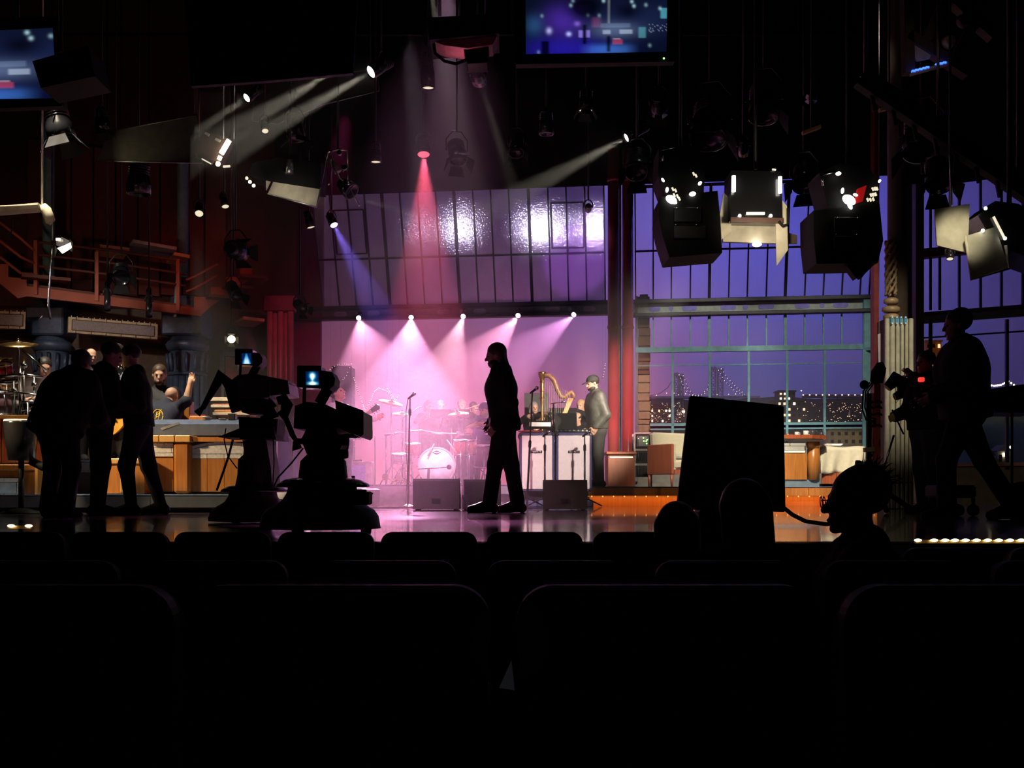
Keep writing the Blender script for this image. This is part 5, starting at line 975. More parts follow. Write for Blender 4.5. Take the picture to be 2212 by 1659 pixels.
# right
person('tall dark man striding at far right in front of window', (P(2082, 0, 9.2).x, 9.2, 0), -92, 1.74, dict(elL=(.13, -.06, .64), wrL=(.10, -.17, .58), elR=(-.13, -.04, .64), wrR=(-.10, -.16, .58), kneeL=(.05, -.10, .285), ankL=(.055, -.10, .05), toeL=(.06, -.20, .018), kneeR=(-.05, .11, .285), ankR=(-.055, .25, .07), toeR=(-.06, .15, .02)), lean=3, head=(6, 0, 0), top=black_cloth, legs=black_cloth, hair=hair_dark, hairkind='bushy', sk=skin_dark, vox=.010, jacket=.018, bulk=1.2, flare=.012)
person('man in dark top and blue jeans behind the striding man', (P(2003, 0, 11.6).x, 11.6, 0), -70, 1.70, dict(elL=(.13, -.10, .72), wrL=(.06, -.16, .83), elR=(-.13, -.04, .64), wrR=(-.10, -.16, .60)), head=(4, 0, 0), top=black_cloth, legs=dark_jean, hair=hair_dark, sk=skin_dark, vox=.011, jacket=.012, bulk=1.1)
# audience
t, hp, jp = person('grey-haired man with glasses seated in the audience facing left', (P(1868, 0, 4.25).x, 4.3, -1.0), -96, 1.80, sitp(), head=(4, 0, 0), top=black_cloth, legs=black_cloth, hair=hair_grey, hairkind='bushy', sk=skin_dark, vox=.007, jacket=.01, bulk=1.1)
Mi = (Matrix.Translation(t.location) @ Matrix.Rotation(t.rotation_euler.z, 4, 'Z')).inverted(); m = MB(); rnd = random.Random(9)
for k in range(90):
    a, e = rnd.uniform(-.4, PI+.4), rnd.uniform(.15, 1.5); d = V((math.cos(a)*math.cos(e), math.sin(a)*math.cos(e), math.sin(e))); r0, r1 = .046, rnd.uniform(.064, .078); tw = V((rnd.uniform(-.02, .02), rnd.uniform(-.005, .02), rnd.uniform(-.012, .012)))
    m.tube([Mi @ hp(*(V((0, .028, .022))+d*r0)), Mi @ hp(*(V((0, .028, .022))+d*(r0+r1)/2+tw*.4)), Mi @ hp(*(V((0, .028, .022))+d*r1+tw))], [.004, .003, .0012], 4)
m.o('hair_wisps', hair_grey, t, local=True)['kind'] = 'stuff'
g = thing('eyeglasses', 'dark-framed glasses worn by the grey-haired man in audience', 'glasses', hp(0, -.06, .004))
for sx in (-1, 1):
    c = [hp(sx*.019+.014*math.cos(a), -.064, .003+.012*math.sin(a)) for a in [2*PI*k/16 for k in range(17)]]; MB().tube(c, .0022, 6).o('rim', black, g); MB().tube([hp(sx*.033, -.062, .006), hp(sx*.044, -.02, .006), hp(sx*.046, .006, .002)], .0022, 6).o('temple_arm', black, g)
MB().tube([hp(-.005, -.065, .005), hp(.005, -.065, .005)], .002, 6).o('bridge', black, g)
person('woman with rounded dark hair in audience before the black board', (P(1466, 0, 4.5).x, 4.55, -1.0), 176, 1.62, sitp(), top=black_cloth, legs=black_cloth, hair=hair_dark, hairkind='bob', sk=skin_dark, vox=.008)
person('broad dark long-haired person in audience right in front of board', (P(1622, 0, 4.1).x, 4.15, -1.0), -150, 1.74, sitp(), head=(8, -20, 0), top=black_cloth, legs=black_cloth, hair=hair_dark, hairkind='long', sk=skin_dark, vox=.008, bulk=1.1, jacket=.014)
# band at left
q = P(346, 0, 13.1); t, hp, jp = person('bald man in navy t-shirt raising one hand, back to house', (q.x-.19, 13.38, 0), 168, 1.68, dict(elR=(-.205, -.12, .79), wrR=(-.232, -.13, .92), palmR=(0, 1, 0), elL=(.16, -.20, .58), wrL=(.10, -.30, .56)), lean=34, side=-6, head=(6, 0, 0), top=tee, legs=dark_jean, hair=hair_grey, hairkind='bald', sk=skin, vox=.009, short_sleeve=True, bulk=1.15)
from mathutils.bvhtree import BVHTree
tee_ob = next(c for c in t.children if c.name.startswith('shirt')); Mx = Matrix.Translation(t.location) @ Matrix.Rotation(t.rotation_euler.z, 4, 'Z'); Mi = Mx.inverted()
bvh = BVHTree.FromPolygons([Mx @ v.co for v in tee_ob.data.vertices], [tuple(p.vertices) for p in tee_ob.data.polygons]); yl = M('yellow_print', (.80, .50, .05), .6); eye0 = V((0, 0, CZ)); m = MB()
def onshirt(px, py):
    d = (P(px, py, 10)-eye0).normalized(); h = bvh.ray_cast(eye0, d); return Mi @ (h[0]-d*.004 if h[0] else P(px, py, 13.2))
def line(pts): m.tube([onshirt(x, y) for x, y in pts], .0075, 5)
line([(341+11*math.cos(2*PI*k/26), 899+14*math.sin(2*PI*k/26)) for k in range(27)])
for k in range(3): line([(334+2*k, 905-6*k), (340+2*k, 901-6*k), (346+2*k, 897-6*k)])
for x in (338, 344): line([(x+1, 890), (x, 898), (x-2, 908)])
m.o('shirt_emblem', yl, tee_ob, local=True)
q = P(345, 0, 14.0); person('man with moustache and black western shirt behind the waving man', (q.x, 14.0, 0), 14, 1.83, dict(elL=(.15, -.02, .64), wrL=(.03, -.13, .56), elR=(-.15, -.02, .64), wrR=(-.06, -.14, .54)), head=(14, 0, 0), top=blk_shirt, legs=dark_jean, hair=hair_brown, beard=hair_brown, vox=.010, bulk=1.1)
q = P(196, 0, 13.5); person('balding man looking down behind the leftmost silhouette', (q.x-.08, 13.7, .60), 40, 1.40, dict(elL=(.15, -.03, .64), wrL=(.04, -.13, .56)), head=(16, 0, 0), top=blk_shirt, legs=black_cloth, hair=hair_dark, hairkind='fringe', vox=.010)
q = P(256, 0, 13.05); seq = M('sequin_shirt', (.05, .06, .10), .3, .3, bump=.8, scale=60); t, hp, jp = person('bass player in dark sequined shirt between the left silhouettes', (q.x, 13.02, .2), 10, 1.76, dict(elL=(.17, -.03, .66), wrL=(.18, -.16, .66), elR=(-.16, -.02, .64), wrR=(-.06, -.15, .55)), head=(10, 0, 0), top=seq, legs=black_cloth, hair=hair_dark, vox=.010, bulk=1.1)
q = P(90, 0, 13.7); person('drummer in white t-shirt seated at the left drum kit', (q.x, 13.75, .6), 30, 1.75, sitp(elL=(.17, -.10, .40), wrL=(.08, -.26, .42), elR=(-.17, -.10, .40), wrR=(-.08, -.26, .42)), lean=8, head=(14, 0, 0), top=wht, legs=dark_jean, hair=hair_dark, vox=.010, short_sleeve=True)
# stage band
q = P(737, 0, 16.4); t, hp, jp = person('guitarist with tousled brown hair and white shirt gazing up right', (q.x, 16.4, 0), 62, 1.80, dict(elL=(.17, -.06, .70), wrL=(.19, -.22, .74), elR=(-.16, .02, .64), wrR=(-.06, -.13, .58)), lean=-4, head=(-16, 0, 0), top=wht, legs=dark_jean, hair=hair_brown, hairkind='bushy', vox=.010)
q = P(1050, 0, 18.3); person('drummer with dark cap half hidden behind the long-haired man', (q.x, 18.35, .33), -40, 1.85, sitp(elL=(.17, -.10, .42), wrL=(.08, -.26, .46), elR=(-.17, -.10, .42), wrR=(-.10, -.26, .44)), head=(8, 0, 0), top=M('violet_shirt', (.12, .10, .22), .8), legs=dark_jean, hair=hair_dark, hat=M('navy_cap', (.06, .05, .12), .8), beard=hair_grey, vox=.012)
def fiddler(lab, px, D, yaw, h, hairm, kind, seated, top, floor=.33, lean=0, y=None, bow=True, violin=True, lab2=None):
    c = P(px, 0, D); pz = dict(elL=(.17, -.12, .80), wrL=(.10, -.25, .84), elR=(-.20, -.10, .74), wrR=(-.12, -.22, .80), palmL=(0, 0, 1))
    if seated: pz = sitp(elL=(.17, -.12, .54), wrL=(.10, -.25, .58), elR=(-.20, -.10, .48), wrR=(-.12, -.22, .54), palmL=(0, 0, 1))
    t, hp, jp = person(lab, (c.x, D, floor), yaw, h, pz, head=(10, 8, 0), top=top, legs=black_cloth, hair=hairm, hairkind=kind, vox=.013, lean=lean)
    if violin and lab2:
        v = thing('violin', lab2, 'violin', jp('wrL')); a, b = jp('wrL')+V((0, 0, .03)), jp('shL')+V((0, 0, .06)); d = (b-a).normalized(); wd = M('violin_varnish', (.45, .16, .05), .3, coat=.5); up_ = V((0, 0, 1)); sd = d.cross(up_).normalized()
        MB().ball(b-d*.02, (.10, .10, .025), 14, 8).o('lower_bout', wd, v); MB().ball(b-d*.20, (.085, .085, .025), 14, 8).o('upper_bout', wd, v); MB().tube([b-d*.25, a-d*.02], [.016, .012], 8).o('neck', wd, v); MB().ball(a-d*.04, .02, 8, 6).o('scroll', wd, v)
        r = jp('wrR'); p = b-d*.15+V((0, 0, .05)); dd = (p-r).normalized(); MB().tube([r-dd*.05, p+dd*.30], .006, 6).o('bow', M('pale_stick', (.7, .6, .5), .5), v)
fiddler('hazy violinist standing left of the seated drummer, nearest the mic stand', 926, 20.3, 30, 1.56, hair_brown, 'bob', False, black_cloth, lab2='violin of the standing player nearest the mic stand'); fiddler('hazy grey-haired player standing at the back between the violinists', 952, 21.0, 10, 1.62, hair_grey, 'short', False, black_cloth, violin=False); fiddler('hazy violinist standing just left of the drummer in cap', 998, 20.4, -20, 1.58, hair_grey, 'short', False, black_cloth, lab2='violin of the player just left of the drummer'); fiddler('hazy player at the back with arms raised behind the drummer', 1022, 21.0, 20, 1.58, hair_brown, 'short', False, blu_d, violin=False)
fiddler('dark-haired violinist leaning with bow in front of harp column', 1160, 19.15, 20, 1.72, hair_dark, 'bob', True, black_cloth, lab2='violin of the dark-haired player by the harp column', lean=12); fiddler('bowed red-faced player low between harp and left music stand', 1180, 20.3, 0, 1.64, hair_dark, 'fringe', True, black_cloth, violin=False, lean=14); fiddler('pale-haired woman behind the harp column in front of grey board', 1153, 19.95, 10, 1.50, hair_grey, 'bob', False, black_cloth, violin=False)
fiddler('blonde long-haired woman right of the harp', 1256, 20.4, -35, 1.58, hair_blonde, 'long', False, black_cloth, violin=False); fiddler('bald man with glasses seated behind right cream cabinet', 1249, 19.3, -50, 1.72, hair_dark, 'fringe', True, black_cloth, violin=False)
seat_w = M('orchestra_seat', (.06, .05, .06), .7)
def orch_chair(x, y, z, rz, lab, src=[None]):
    if src[0] is None:
        t = thing('orchestra_chair', lab, 'chair', (x, y, z), rz, 'orchestra chairs'); MB().box((0, 0, .44), (.42, .40, .05), b=.015).o('seat', seat_w, t, local=True); MB().box((0, .20, .74), (.40, .03, .36), Euler((-.1, 0, 0)), .01).o('backrest', seat_w, t, local=True)
        for sx in (-1, 1):
            for y_, h in ((-.17, .44), (.18, .9)): MB().tube([(sx*.18, y_, 0), (sx*.18, y_, h)], .012, 6).o('leg', dark_metal, t, local=True)
        src[0] = t
    else: dup(src[0], (x, y, z), rz, lab)
for px, D, yaw, lab in ((1160, 19.15, 20, 'chair under the dark-haired violinist'), (1180, 20.3, 0, 'chair under the bowed player by the harp'), (1249, 19.3, -50, 'chair under the bald man with glasses')): orch_chair(P(px, 0, D).x, D+.02, .33, math.radians(yaw), lab)
for px, D, z, lab in ((90, 13.75, .60, 'round throne under the left drummer in white'), (1050, 18.35, .33, 'round throne under the drummer in cap')):
    c = V((P(px, 0, D).x, D, z)); t = thing('drum_throne', lab, 'stool', c); MB().lathe([(.14, .36), (.17, .38), (.17, .42), (.1, .44)], c, seg=16).o('seat_pad', black, t)
    for k in range(3): an = 2.1*k; MB().tube([c+V((0, 0, .36)), c+V((.2*math.cos(an), .2*math.sin(an), .01))], .012, 6).o('leg', chrome, t)
# guitars
def guitar(lab, a, b, body, mat, neckm, lab_cat='guitar'):
    a, b = V(a), V(b); d = (b-a).normalized(); n = V((0, -1, 0)); n = (n-d*n.dot(d)).normalized(); s = d.cross(n); t = thing('electric_guitar', lab, lab_cat, a); ring = []
    for k in range(28):
        th = 2*PI*k/28; r = .17+.03*math.cos(2*th)-.035*math.cos(th); ring.append(a+d*(r*1.05*math.cos(th))+s*(r*.95*math.sin(th))+n*.02)
    MB().prism(ring, -n*.045).o('body', mat, t); MB().bar(a+d*.12+n*.03, b-d*.12+n*.03, .05, .02, n).o('neck', neckm, t)
    MB().prism([b-d*.14+s*.03+n*.03, b-d*.14-s*.03+n*.03, b-s*.045+n*.03, b+d*.03+n*.03, b+s*.045+n*.03], -n*.016).o('headstock', gloss_black, t)
    for k in range(3):
        for sg in (-1, 1): MB().lathe([(.006, 0), (.009, .02)], b-d*(.10-.04*k)+s*sg*.045+n*.02, s*sg, 6).o('tuning_peg', chrome, t)
    MB().box(a-d*.08+n*.03, (.09, .03, .03), Matrix((s, n, d)).transposed()).o('bridge', chrome, t); MB().box(a+d*.03+n*.03, (.08, .03, .02), Matrix((s, n, d)).transposed()).o('pickup', black, t)
guitar('electric guitar with raised neck held by the white-shirted guitarist', P(757, 918, 16.1), P(818, 878, 15.95), None, M('cherry_guitar', (.30, .05, .03), .3, coat=.5), M('maple_neck', (.60, .40, .22), .4)); guitar('amber bass guitar glimpsed between the left silhouettes', P(246, 908, 12.82), P(316, 866, 12.72), None, M('amber_guitar', (.75, .38, .06), .3, coat=.5), M('maple_neck', (.60, .40, .22), .4))
# sequins, emblem, headset, hand-held lamp
m = MB()
for px, py in ((243, 787), (248, 790), (251, 787), (256, 793), (263, 789), (271, 791), (276, 796), (262, 796), (243, 815), (251, 819), (258, 816), (248, 822), (265, 820), (263, 828), (257, 812), (274, 812)): m.ball(P(px, py, 12.83), .013, 6, 4)
tag(m.o('sequins', chrome), 'glittering sequins on the dark shirt between the silhouettes', 'sequins', kind='stuff')
t = thing('red_tally_light', 'small glowing red lamp held by the man in jeans', 'lamp', P(1990, 824, 11.25)); MB().box(P(1990, 820, 11.25), (.055, .05, .045), b=.008).o('lamp_face', glow('red_glow', (1, .03, .02), 1.6), t); MB().bar(P(1990, 830, 11.28), P(1996, 850, 11.3), .03, .03).o('grip', black, t)
t = thing('headset', 'intercom headset worn by the man in blue jeans', 'headset', P(2003, 785, 11.6)); hc = P(2001, 780, 11.57)
MB().tube([hc+V((.02, .10*math.cos(a), .115*math.sin(a))) for a in [PI*k/10 for k in range(11)]], .009, 6).o('headband', black, t)
for y in (-.10, .10): MB().lathe([(.035, -.015), (.04, 0), (.035, .015)], hc+V((.02, y, -.01)), (0, 1, 0), 12).o('ear_cup', black, t)
# ================================================================ STUDIO CAMERAS, BOARD, SEATS
cam_grey = M('camera_grey', (.055, .053, .055), .5); ped_grey = M('pedestal_grey', (.03, .029, .03), .55)
def screen_mat(name, fn, nx, ny, strength):
    return None
def picture(name, fn, quad, n, par, mat, nx=56, ny=34):
    A, B, Cc, Dd = [V(q) for q in quad]; vs = []; cs = []; fs = []      # A upper left, B upper right, C lower right, D lower left
    for j in range(ny+1):
        for i in range(nx+1): u, v = i/nx, j/ny; vs.append(A.lerp(B, u).lerp(Dd.lerp(Cc, u), v)-WL[par]); cs.append((*fn(u, v), 1))
    for j in range(ny):
        for i in range(nx): k = j*(nx+1)+i; fs.append((k, k+1, k+nx+2, k+nx+1))
    me = bpy.data.meshes.new(name); me.from_pydata([tuple(v) for v in vs], [], fs); ca = me.color_attributes.new('picture', 'FLOAT_COLOR', 'POINT'); ca.data.foreach_set('color', [x for c in cs for x in c]); me.materials.append(mat)
    o = bpy.data.objects.new(name, me); C.objects.link(o); o.parent = par; WL[o] = WL[par].copy(); return o
def screen_material(name, s):
    m = bpy.data.materials.new(name); m.use_nodes = True; nt = m.node_tree; b = nt.nodes['Principled BSDF']; a = nt.nodes.new('ShaderNodeVertexColor'); a.layer_name = 'picture'; b.inputs['Base Color'].default_value = (.01, .01, .01, 1); b.inputs['Roughness'].default_value = .3
    nt.links.new(a.outputs['Color'], b.inputs['Emission Color']); b.inputs['Emission Strength'].default_value = s; m.cycles.emission_sampling = 'NONE'; return m
tv_mat = screen_material('monitor_picture', 1.0); vf_mat = screen_material('viewfinder_picture', 1.4)
def gs(u, v, x, y, sx, sy): return math.exp(-((u-x)/sx)**2-((v-y)/sy)**2)
def bxm(u, v, x0, y0, x1, y1, e=.012):
    f = lambda a: min(1, max(0, a/e+.5))
    return f(u-x0)*f(x1-u)*f(v-y0)*f(y1-v)
def vf_key(u, v): a = min(1, 1.25*gs(u, v, .52, .33, .24, .24)+1.25*gs(u, v, .52, .88, .40, .14)+.5*gs(u, v, .5, .6, .12, .2)); e = gs(u, v, .5, .5, .6, .6)*.05; return (a**4*.75, a**2*.85+e*.4, a**1.5*.80+e*2.2)
def vf_a(u, v): w_ = max(0, 1-abs(u-.5)/(.12+.42*v)); a = min(1, w_*1.6)*(.3+.7*min(1, v*1.4)); return (.45*a**4, .62*a**2+.01, .75*a**1.4+.06)
def tv_fn(u, v):
    c = V((.002, .004, .014)); c += V((.012, .004, .26))*gs(u, v, .28, .92, .30, .20)+V((.05, .012, .26))*gs(u, v, .27, .42, .13, .26)+V((.01, .05, .12))*gs(u, v, .06, .5, .06, .16)+V((.008, .012, .05))*gs(u, v, .7, .4, .4, .3)
    c += V((.03, .11, .36))*bxm(u, v, .42, .84, .76, 1.05, .10)*gs(u, v, .59, .95, .20, .13)+V((.07, .10, .17))*gs(u, v, .63, .60, .15, .13)+V((.20, .23, .28))*(bxm(u, v, .545, .60, .60, .67)+bxm(u, v, .665, .59, .755, .67))+V((.05, .07, .10))*bxm(u, v, .53, .48, .74, .56)
    c += V((.26, .02, .015))*bxm(u, v, .615, .77, .685, .85)+V((.30, .20, .2))*bxm(u, v, .62, .745, .67, .765)+V((.45, .5, 1.0))*gs(u, v, .305, .66, .016, .035)+V((.20, .14, .5))*(bxm(u, v, .375, .60, .405, .72)+bxm(u, v, .425, .60, .455, .72))+V((.4, .38, .7))*gs(u, v, .165, .60, .018, .05)+V((.2, .1, .5))*gs(u, v, .365, .48, .02, .04)
    c += V((.04, .17, .20))*bxm(u, v, .80, .55, .85, .74)+V((.16, .17, .19))*bxm(u, v, .582, .05, .595, .48)+V((.10, .02, .06))*bxm(u, v, .47, .37, .53, .55, .03)+V((.05, .25, .30))*bxm(u, v, .955, .22, 1, .40)
    for x, y, s in ((.32, .16, .9), (.335, .08, .6), (.55, .08, .9), (.75, .10, .8), (.765, .18, 1.1), (.85, .16, .4), (.95, .225, .5), (.115, .34, .25), (.44, .33, .35), (.52, .34, .4), (.88, .88, .25), (.09, .97, .2)): c += V((.5, .85, 1))*s*gs(u, v, x, y, .010, .028)
    c *= 1-.85*min(1, 1.4*gs(u, v, .42, .20, .12, .20))-0; c *= 1-.8*min(1, gs(u, v, .72, .27, .10, .16))
    for x0, y0, x1, y1 in ((.405, .50, .43, .84), (.11, .78, .165, 1.1), (.575, .70, .60, .98)): c *= 1-.9*bxm(u, v, x0, y0, x1, y1, .02)
    if u > .84 and .5 < v < .65 and random.random() < .12: c += V((.12, .14, .2))
    return tuple(max(0, x) for x in c)
def seg(pts, D): return [P(x, y, D) for x, y in pts]
def slab(m, pts, D, th): return m.prism(seg(pts, D), (0, th, 0))
def studio_camera(lab, D, ox, oy, s, vf, base_lab, cone=False, far=False):
    """pixel outline of the nearer camera, moved and scaled for the farther one"""
    q = lambda pts: [(ox+(x-660)*s, oy+(y-815)*s) for x, y in pts]
    c0 = q([(672, 815)])[0][0]; t = thing('studio_camera', lab, 'camera', (P(c0, 0, D).x, D, 0)); k = D*s/FP
    if not far:
        b = MB(); slab(b, q([(637, 877), (660, 868), (700, 872), (724, 884), (727, 935), (634, 925)]), D, 200*k).o('camera_body', cam_grey, t)
        MB().box(P(*q([(654, 897)])[0], D-.004), (26*k, .012, 26*k), b=.002).o('side_plate', M('plate_grey', (.085, .08, .075), .5), t)
        hood = [q([(724, 866), (783, 888), (784, 938), (778, 944), (728, 920)])]; slab(MB(), hood[0], D+.02, 170*k).o('lens_hood', M('hood_brown', (.05, .042, .042), .45), t)
        MB().tube(seg(q([(724, 866), (784, 888), (784, 938), (776, 945), (728, 921)]), D+.015), 1.6*k, 6).o('hood_rim', gloss_black, t)
        slab(MB(), q([(727, 940), (752, 936), (776, 943), (770, 947), (735, 946)]), D+.05, 60*k).o('front_plate', chrome, t)
    else:
        slab(MB(), q([(625, 888), (650, 868), (700, 862), (745, 876), (745, 935), (640, 940), (622, 915)]), D, 180*k).o('camera_body', cam_grey, t)
        slab(MB(), q([(745, 880), (800, 890), (806, 925), (745, 930)]), D+.02, 150*k).o('lens_hood', M('hood_brown', (.05, .042, .042), .45), t); slab(MB(), q([(690, 862), (800, 884), (800, 890), (690, 872)]), D, 120*k).o('top_shade', cam_grey, t)
        MB().box(P(*q([(650, 895)])[0], D-.004), (24*k, .012, 26*k), b=.002).o('side_plate', M('plate_grey', (.085, .08, .075), .5), t)
    # viewfinder
    slab(MB(), q([(694, 800), (716, 803), (724, 818), (722, 832), (706, 846), (694, 842)]), D+.01, 70*k).o('viewfinder_tube', cam_grey, t)
    slab(MB(), q([(643, 791), (693, 791), (695, 838), (643, 836)]), D+.01, 60*k).o('viewfinder_case', gloss_black, t)
    fr = MB(); pts = q([(643, 791), (693, 791), (695, 838), (643, 836)]); fr.tube(seg(pts+pts[:1], D+.006), 1.6*k, 6).o('viewfinder_bezel', gloss_black, t)
    a = q([(660, 802), (688, 802), (689, 832), (661, 832)]) if not far else q([(661, 803), (690, 803), (691, 834), (662, 834)]); picture('viewfinder_screen', vf, seg(a, D+.004), 0, t, vf_mat, 30, 30)
    MB().tube(seg(q([(658, 836), (657, 870)]), D+.04), 4*k, 8).o('viewfinder_stem', black, t); MB().tube(seg(q([(708, 840), (690, 872)]), D+.06), 12*k, 10).o('viewfinder_arm', black, t)
    for i in range(5): MB().ball(P(*q([(690+i*5, 838+(i % 2)*3)])[0], D), 2.2*k, 8, 6).o('knob', rubber, t)
    # head and pan bars
    slab(MB(), q([(664, 922), (726, 930), (738, 962), (730, 985), (662, 980), (650, 950)]), D+.02, 110*k).o('pan_head', black, t)
    for x, y in ((738, 952), (736, 981), (728, 1000)): MB().lathe([(8*k, 0), (10*k, 6*k), (10*k, 20*k), (8*k, 26*k)], P(*q([(x-10, y)])[0], D+.02), (1, 0, 0), 12).o('lock_knob', rubber, t)
    if not far:
        MB().tube(seg(q([(668, 955), (640, 952), (632, 940), (618, 905), (606, 888)]), D-.02), [7*k, 6*k, 6*k, 6*k, 9*k], 10).o('pan_bar', black, t); MB().tube(seg(q([(600, 866), (612, 862), (620, 874), (614, 900)]), D-.02), [9*k, 13*k, 13*k, 8*k], 12).o('zoom_grip', rubber, t); MB().tube(seg(q([(640, 958), (634, 966), (648, 960)]), D-.02), 9*k, 10).o('bar_clamp', rubber, t)
        MB().tube(seg(q([(596, 890), (580, 900), (576, 880), (590, 868)]), D-.03), 12*k, 10).o('focus_control', rubber, t)
    else: MB().tube(seg(q([(640, 905), (600, 870), (560, 940), (545, 968)]), D-.02), [14*k, 20*k, 9*k, 8*k], 10).o('pan_bar', black, t); MB().tube(seg(q([(545, 966), (528, 984)]), D-.02), [6*k, 12*k], 10).o('zoom_grip', rubber, t); MB().tube(seg(q([(600, 870), (625, 900), (640, 950), (650, 975)]), D-.03), [10*k, 16*k, 18*k, 20*k], 10).o('focus_control', rubber, t)
    # column, ring, skirt
    cx = P(*q([(690, 1000)])[0], D).x; ztop = P(*q([(690, 985)])[0], D).z; zr = P(*q([(690, 1040)])[0], D).z; yc = D+.12*s*D/5.9
    if far: ztop = P(0, 985, D).z; zr = P(0, 1054, D).z
    MB().lathe([(52*k, zr-2*k), (54*k, zr+10*k), (50*k, ztop-10*k), (34*k, ztop+6*k)], (cx, yc, 0), seg=24).o('column', ped_grey, t)
    MB().lathe([(60*k, zr+9*k), (84*k, zr+4*k), (101*k, zr-6*k), (102*k, zr-11*k), (95*k, zr-13*k), (60*k, zr-6*k)], (cx, yc, 0), seg=40).o('steering_ring', gloss_black, t)
    for i in range(3): an = 2*PI*i/3+.7; MB().tube([(cx, yc, zr-4*k), (cx+95*k*math.cos(an), yc+95*k*math.sin(an), zr-8*k)], 5*k, 8).o('ring_spoke', gloss_black, t)
    zs = zr-60*k; bot = .0
    MB().lathe([(70*k, zr-10*k), (74*k, zr-26*k), (84*k, zr-42*k), (118*k, zr-62*k), (128*k, zr-76*k), (132*k, zr-100*k), (133*k, .04)], (cx-6*k, yc, 0), seg=6 if False else 28).o('skirt', ped_grey, t)
    for i in range(3): an = 2*PI*i/3+.2; MB().lathe([(.045, -.025), (.05, 0), (.045, .025)], (cx-6*k+100*k*math.cos(an), yc+100*k*math.sin(an), .05), (1, 0, 0), 12).o('wheel', rubber, t)
    return t, q, k
ta, qa, ka = studio_camera('nearest studio camera on pedestal with glowing square viewfinder', 5.95, 660, 815, 1.0, vf_key, '')
D = 5.9; MB().tube(seg([(752, 938), (753, 962), (746, 978), (738, 984)], D), .004, 6).o('lens_cable', rubber, ta); MB().tube(seg([(655, 968), (630, 1000), (600, 1032), (592, 1050)], D), .005, 6).o('thin_stay', black, ta); MB().box(P(776, 1076, D-.05), (.12, .16, .07), b=.008).o('side_tray', black, ta); MB().bar(P(742, 1067, D-.06), P(802, 1066, D-.06), .16, .008, (0, 0, 1)).o('tray_lid', black, ta)
t = thing('drink_bottle', 'clear water bottle standing on the nearest camera pedestal tray', 'bottle', P(763, 1066, D-.06)); c = P(763, 1065, D-.06); MB().lathe([(.018, 0), (.020, .01), (.020, .05), (.012, .066), (.008, .07), (.008, .08)], c, seg=14).o('bottle_body', thin_glass('bottle_plastic', (.9, .8, .9), .6, .1, 0, (.6, .5, .6)), t); MB().lathe([(.009, .08), (.009, .09)], c, seg=12).o('bottle_cap', white, t); MB().lathe([(.0185, 0), (.0195, .008), (.0195, .03)], c, seg=14).o('drink', M('cola_dark', (.03, .01, .01), .2), t)
t = thing('round_tin', 'small round dark tin beside the water bottle', 'tin', P(781, 1064, D-.05)); MB().lathe([(.026, .0), (.028, .004), (.028, .016), (.024, .019)], P(781, 1065, D-.05), seg=16).o('tin_body', gloss_black, t); MB().lathe([(.0285, .012), (.0285, .018)], P(781, 1065, D-.05), seg=16).o('tin_lid', dark_metal, t)
tb, qb, kb = studio_camera('farther studio camera on pedestal with triangular viewfinder glow', 8.4, 521, 772, .72, vf_a, '', far=True); D = 8.35
for i, pts in enumerate(([(488, 925), (484, 950), (492, 985), (512, 1012)], [(503, 950), (494, 985), (482, 1020), (468, 1060)], [(525, 950), (528, 975)], [(571, 945), (568, 1000), (562, 1075)], [(590, 940), (592, 1000), (588, 1070)])): MB().tube(seg(pts, D), .005 if i != 1 else .010, 6).o('hanging_cable', rubber, tb)
slab(MB(), [(470, 944), (515, 926), (590, 922), (596, 948)], D, .5).o('prompter_shelf', black, tb); slab(MB(), [(515, 900), (600, 905), (596, 950), (518, 948)], D+.05, .3).o('head_block', black, tb); slab(MB(), [(527, 950), (575, 950), (585, 1010), (588, 1055), (505, 1062), (515, 1015), (525, 1000)], D+.06, .3).o('column_cover', ped_grey, tb)
t = thing('white_case', 'low magenta-lit white drum case behind the nearest camera ring', 'case', V((P(606, 0, 12.8).x, 12.9, 0))); a = P(606, 1072, 12.8); MB().lathe([(.30, .04), (.33, .08), (.33, P(0, 1064, 12.8).z-.02), (.30, P(0, 1056, 12.8).z)], (a.x, 12.95, 0), seg=28).o('case_body', M('white_vinyl', (.75, .7, .75), .4), t); MB().lathe([(.331, .10), (.336, .11), (.336, .13), (.331, .14)], (a.x, 12.95, 0), seg=28).o('rim_band', chrome, t)
for k in range(4): MB().box((a.x-.16+.1*k, 12.62, .10), (.03, .02, .09), b=.004).o('latch', black, t)
spot(P(590, 700, 12), (a.x, 12.95, .2), (1, .5, .95), 40, 8, .5, .05)
# case behind the far camera, blue light painted into its colour
t = thing('flight_case', 'flight case coloured blue for blue light, standing between the two studio cameras', 'case', V((P(600, 0, 17).x, 17.1, 0))); a, b = P(568, 1050, 17), P(632, 945, 17); MB().box(((a.x+b.x)/2, 17.2, (.012+b.z)/2), (b.x-a.x, .4, b.z-.012), b=.015).o('case_body', M('blue_lit_case', (.14, .14, .34), .5), t)
for x in (a.x, b.x): MB().bar((x, 17.0, .01), (x, 17.0, b.z), .03, .03).o('edge_rail', steel, t)
MB().bar((a.x, 17.0, b.z), (b.x, 17.0, b.z), .03, .03).o('top_rail', steel, t); MB().bar((a.x+.12, 16.985, .22), (a.x+.12, 16.985, b.z), .05, .02).o('orange_strap', M('orange_strap', (.6, .15, .05), .6), t)
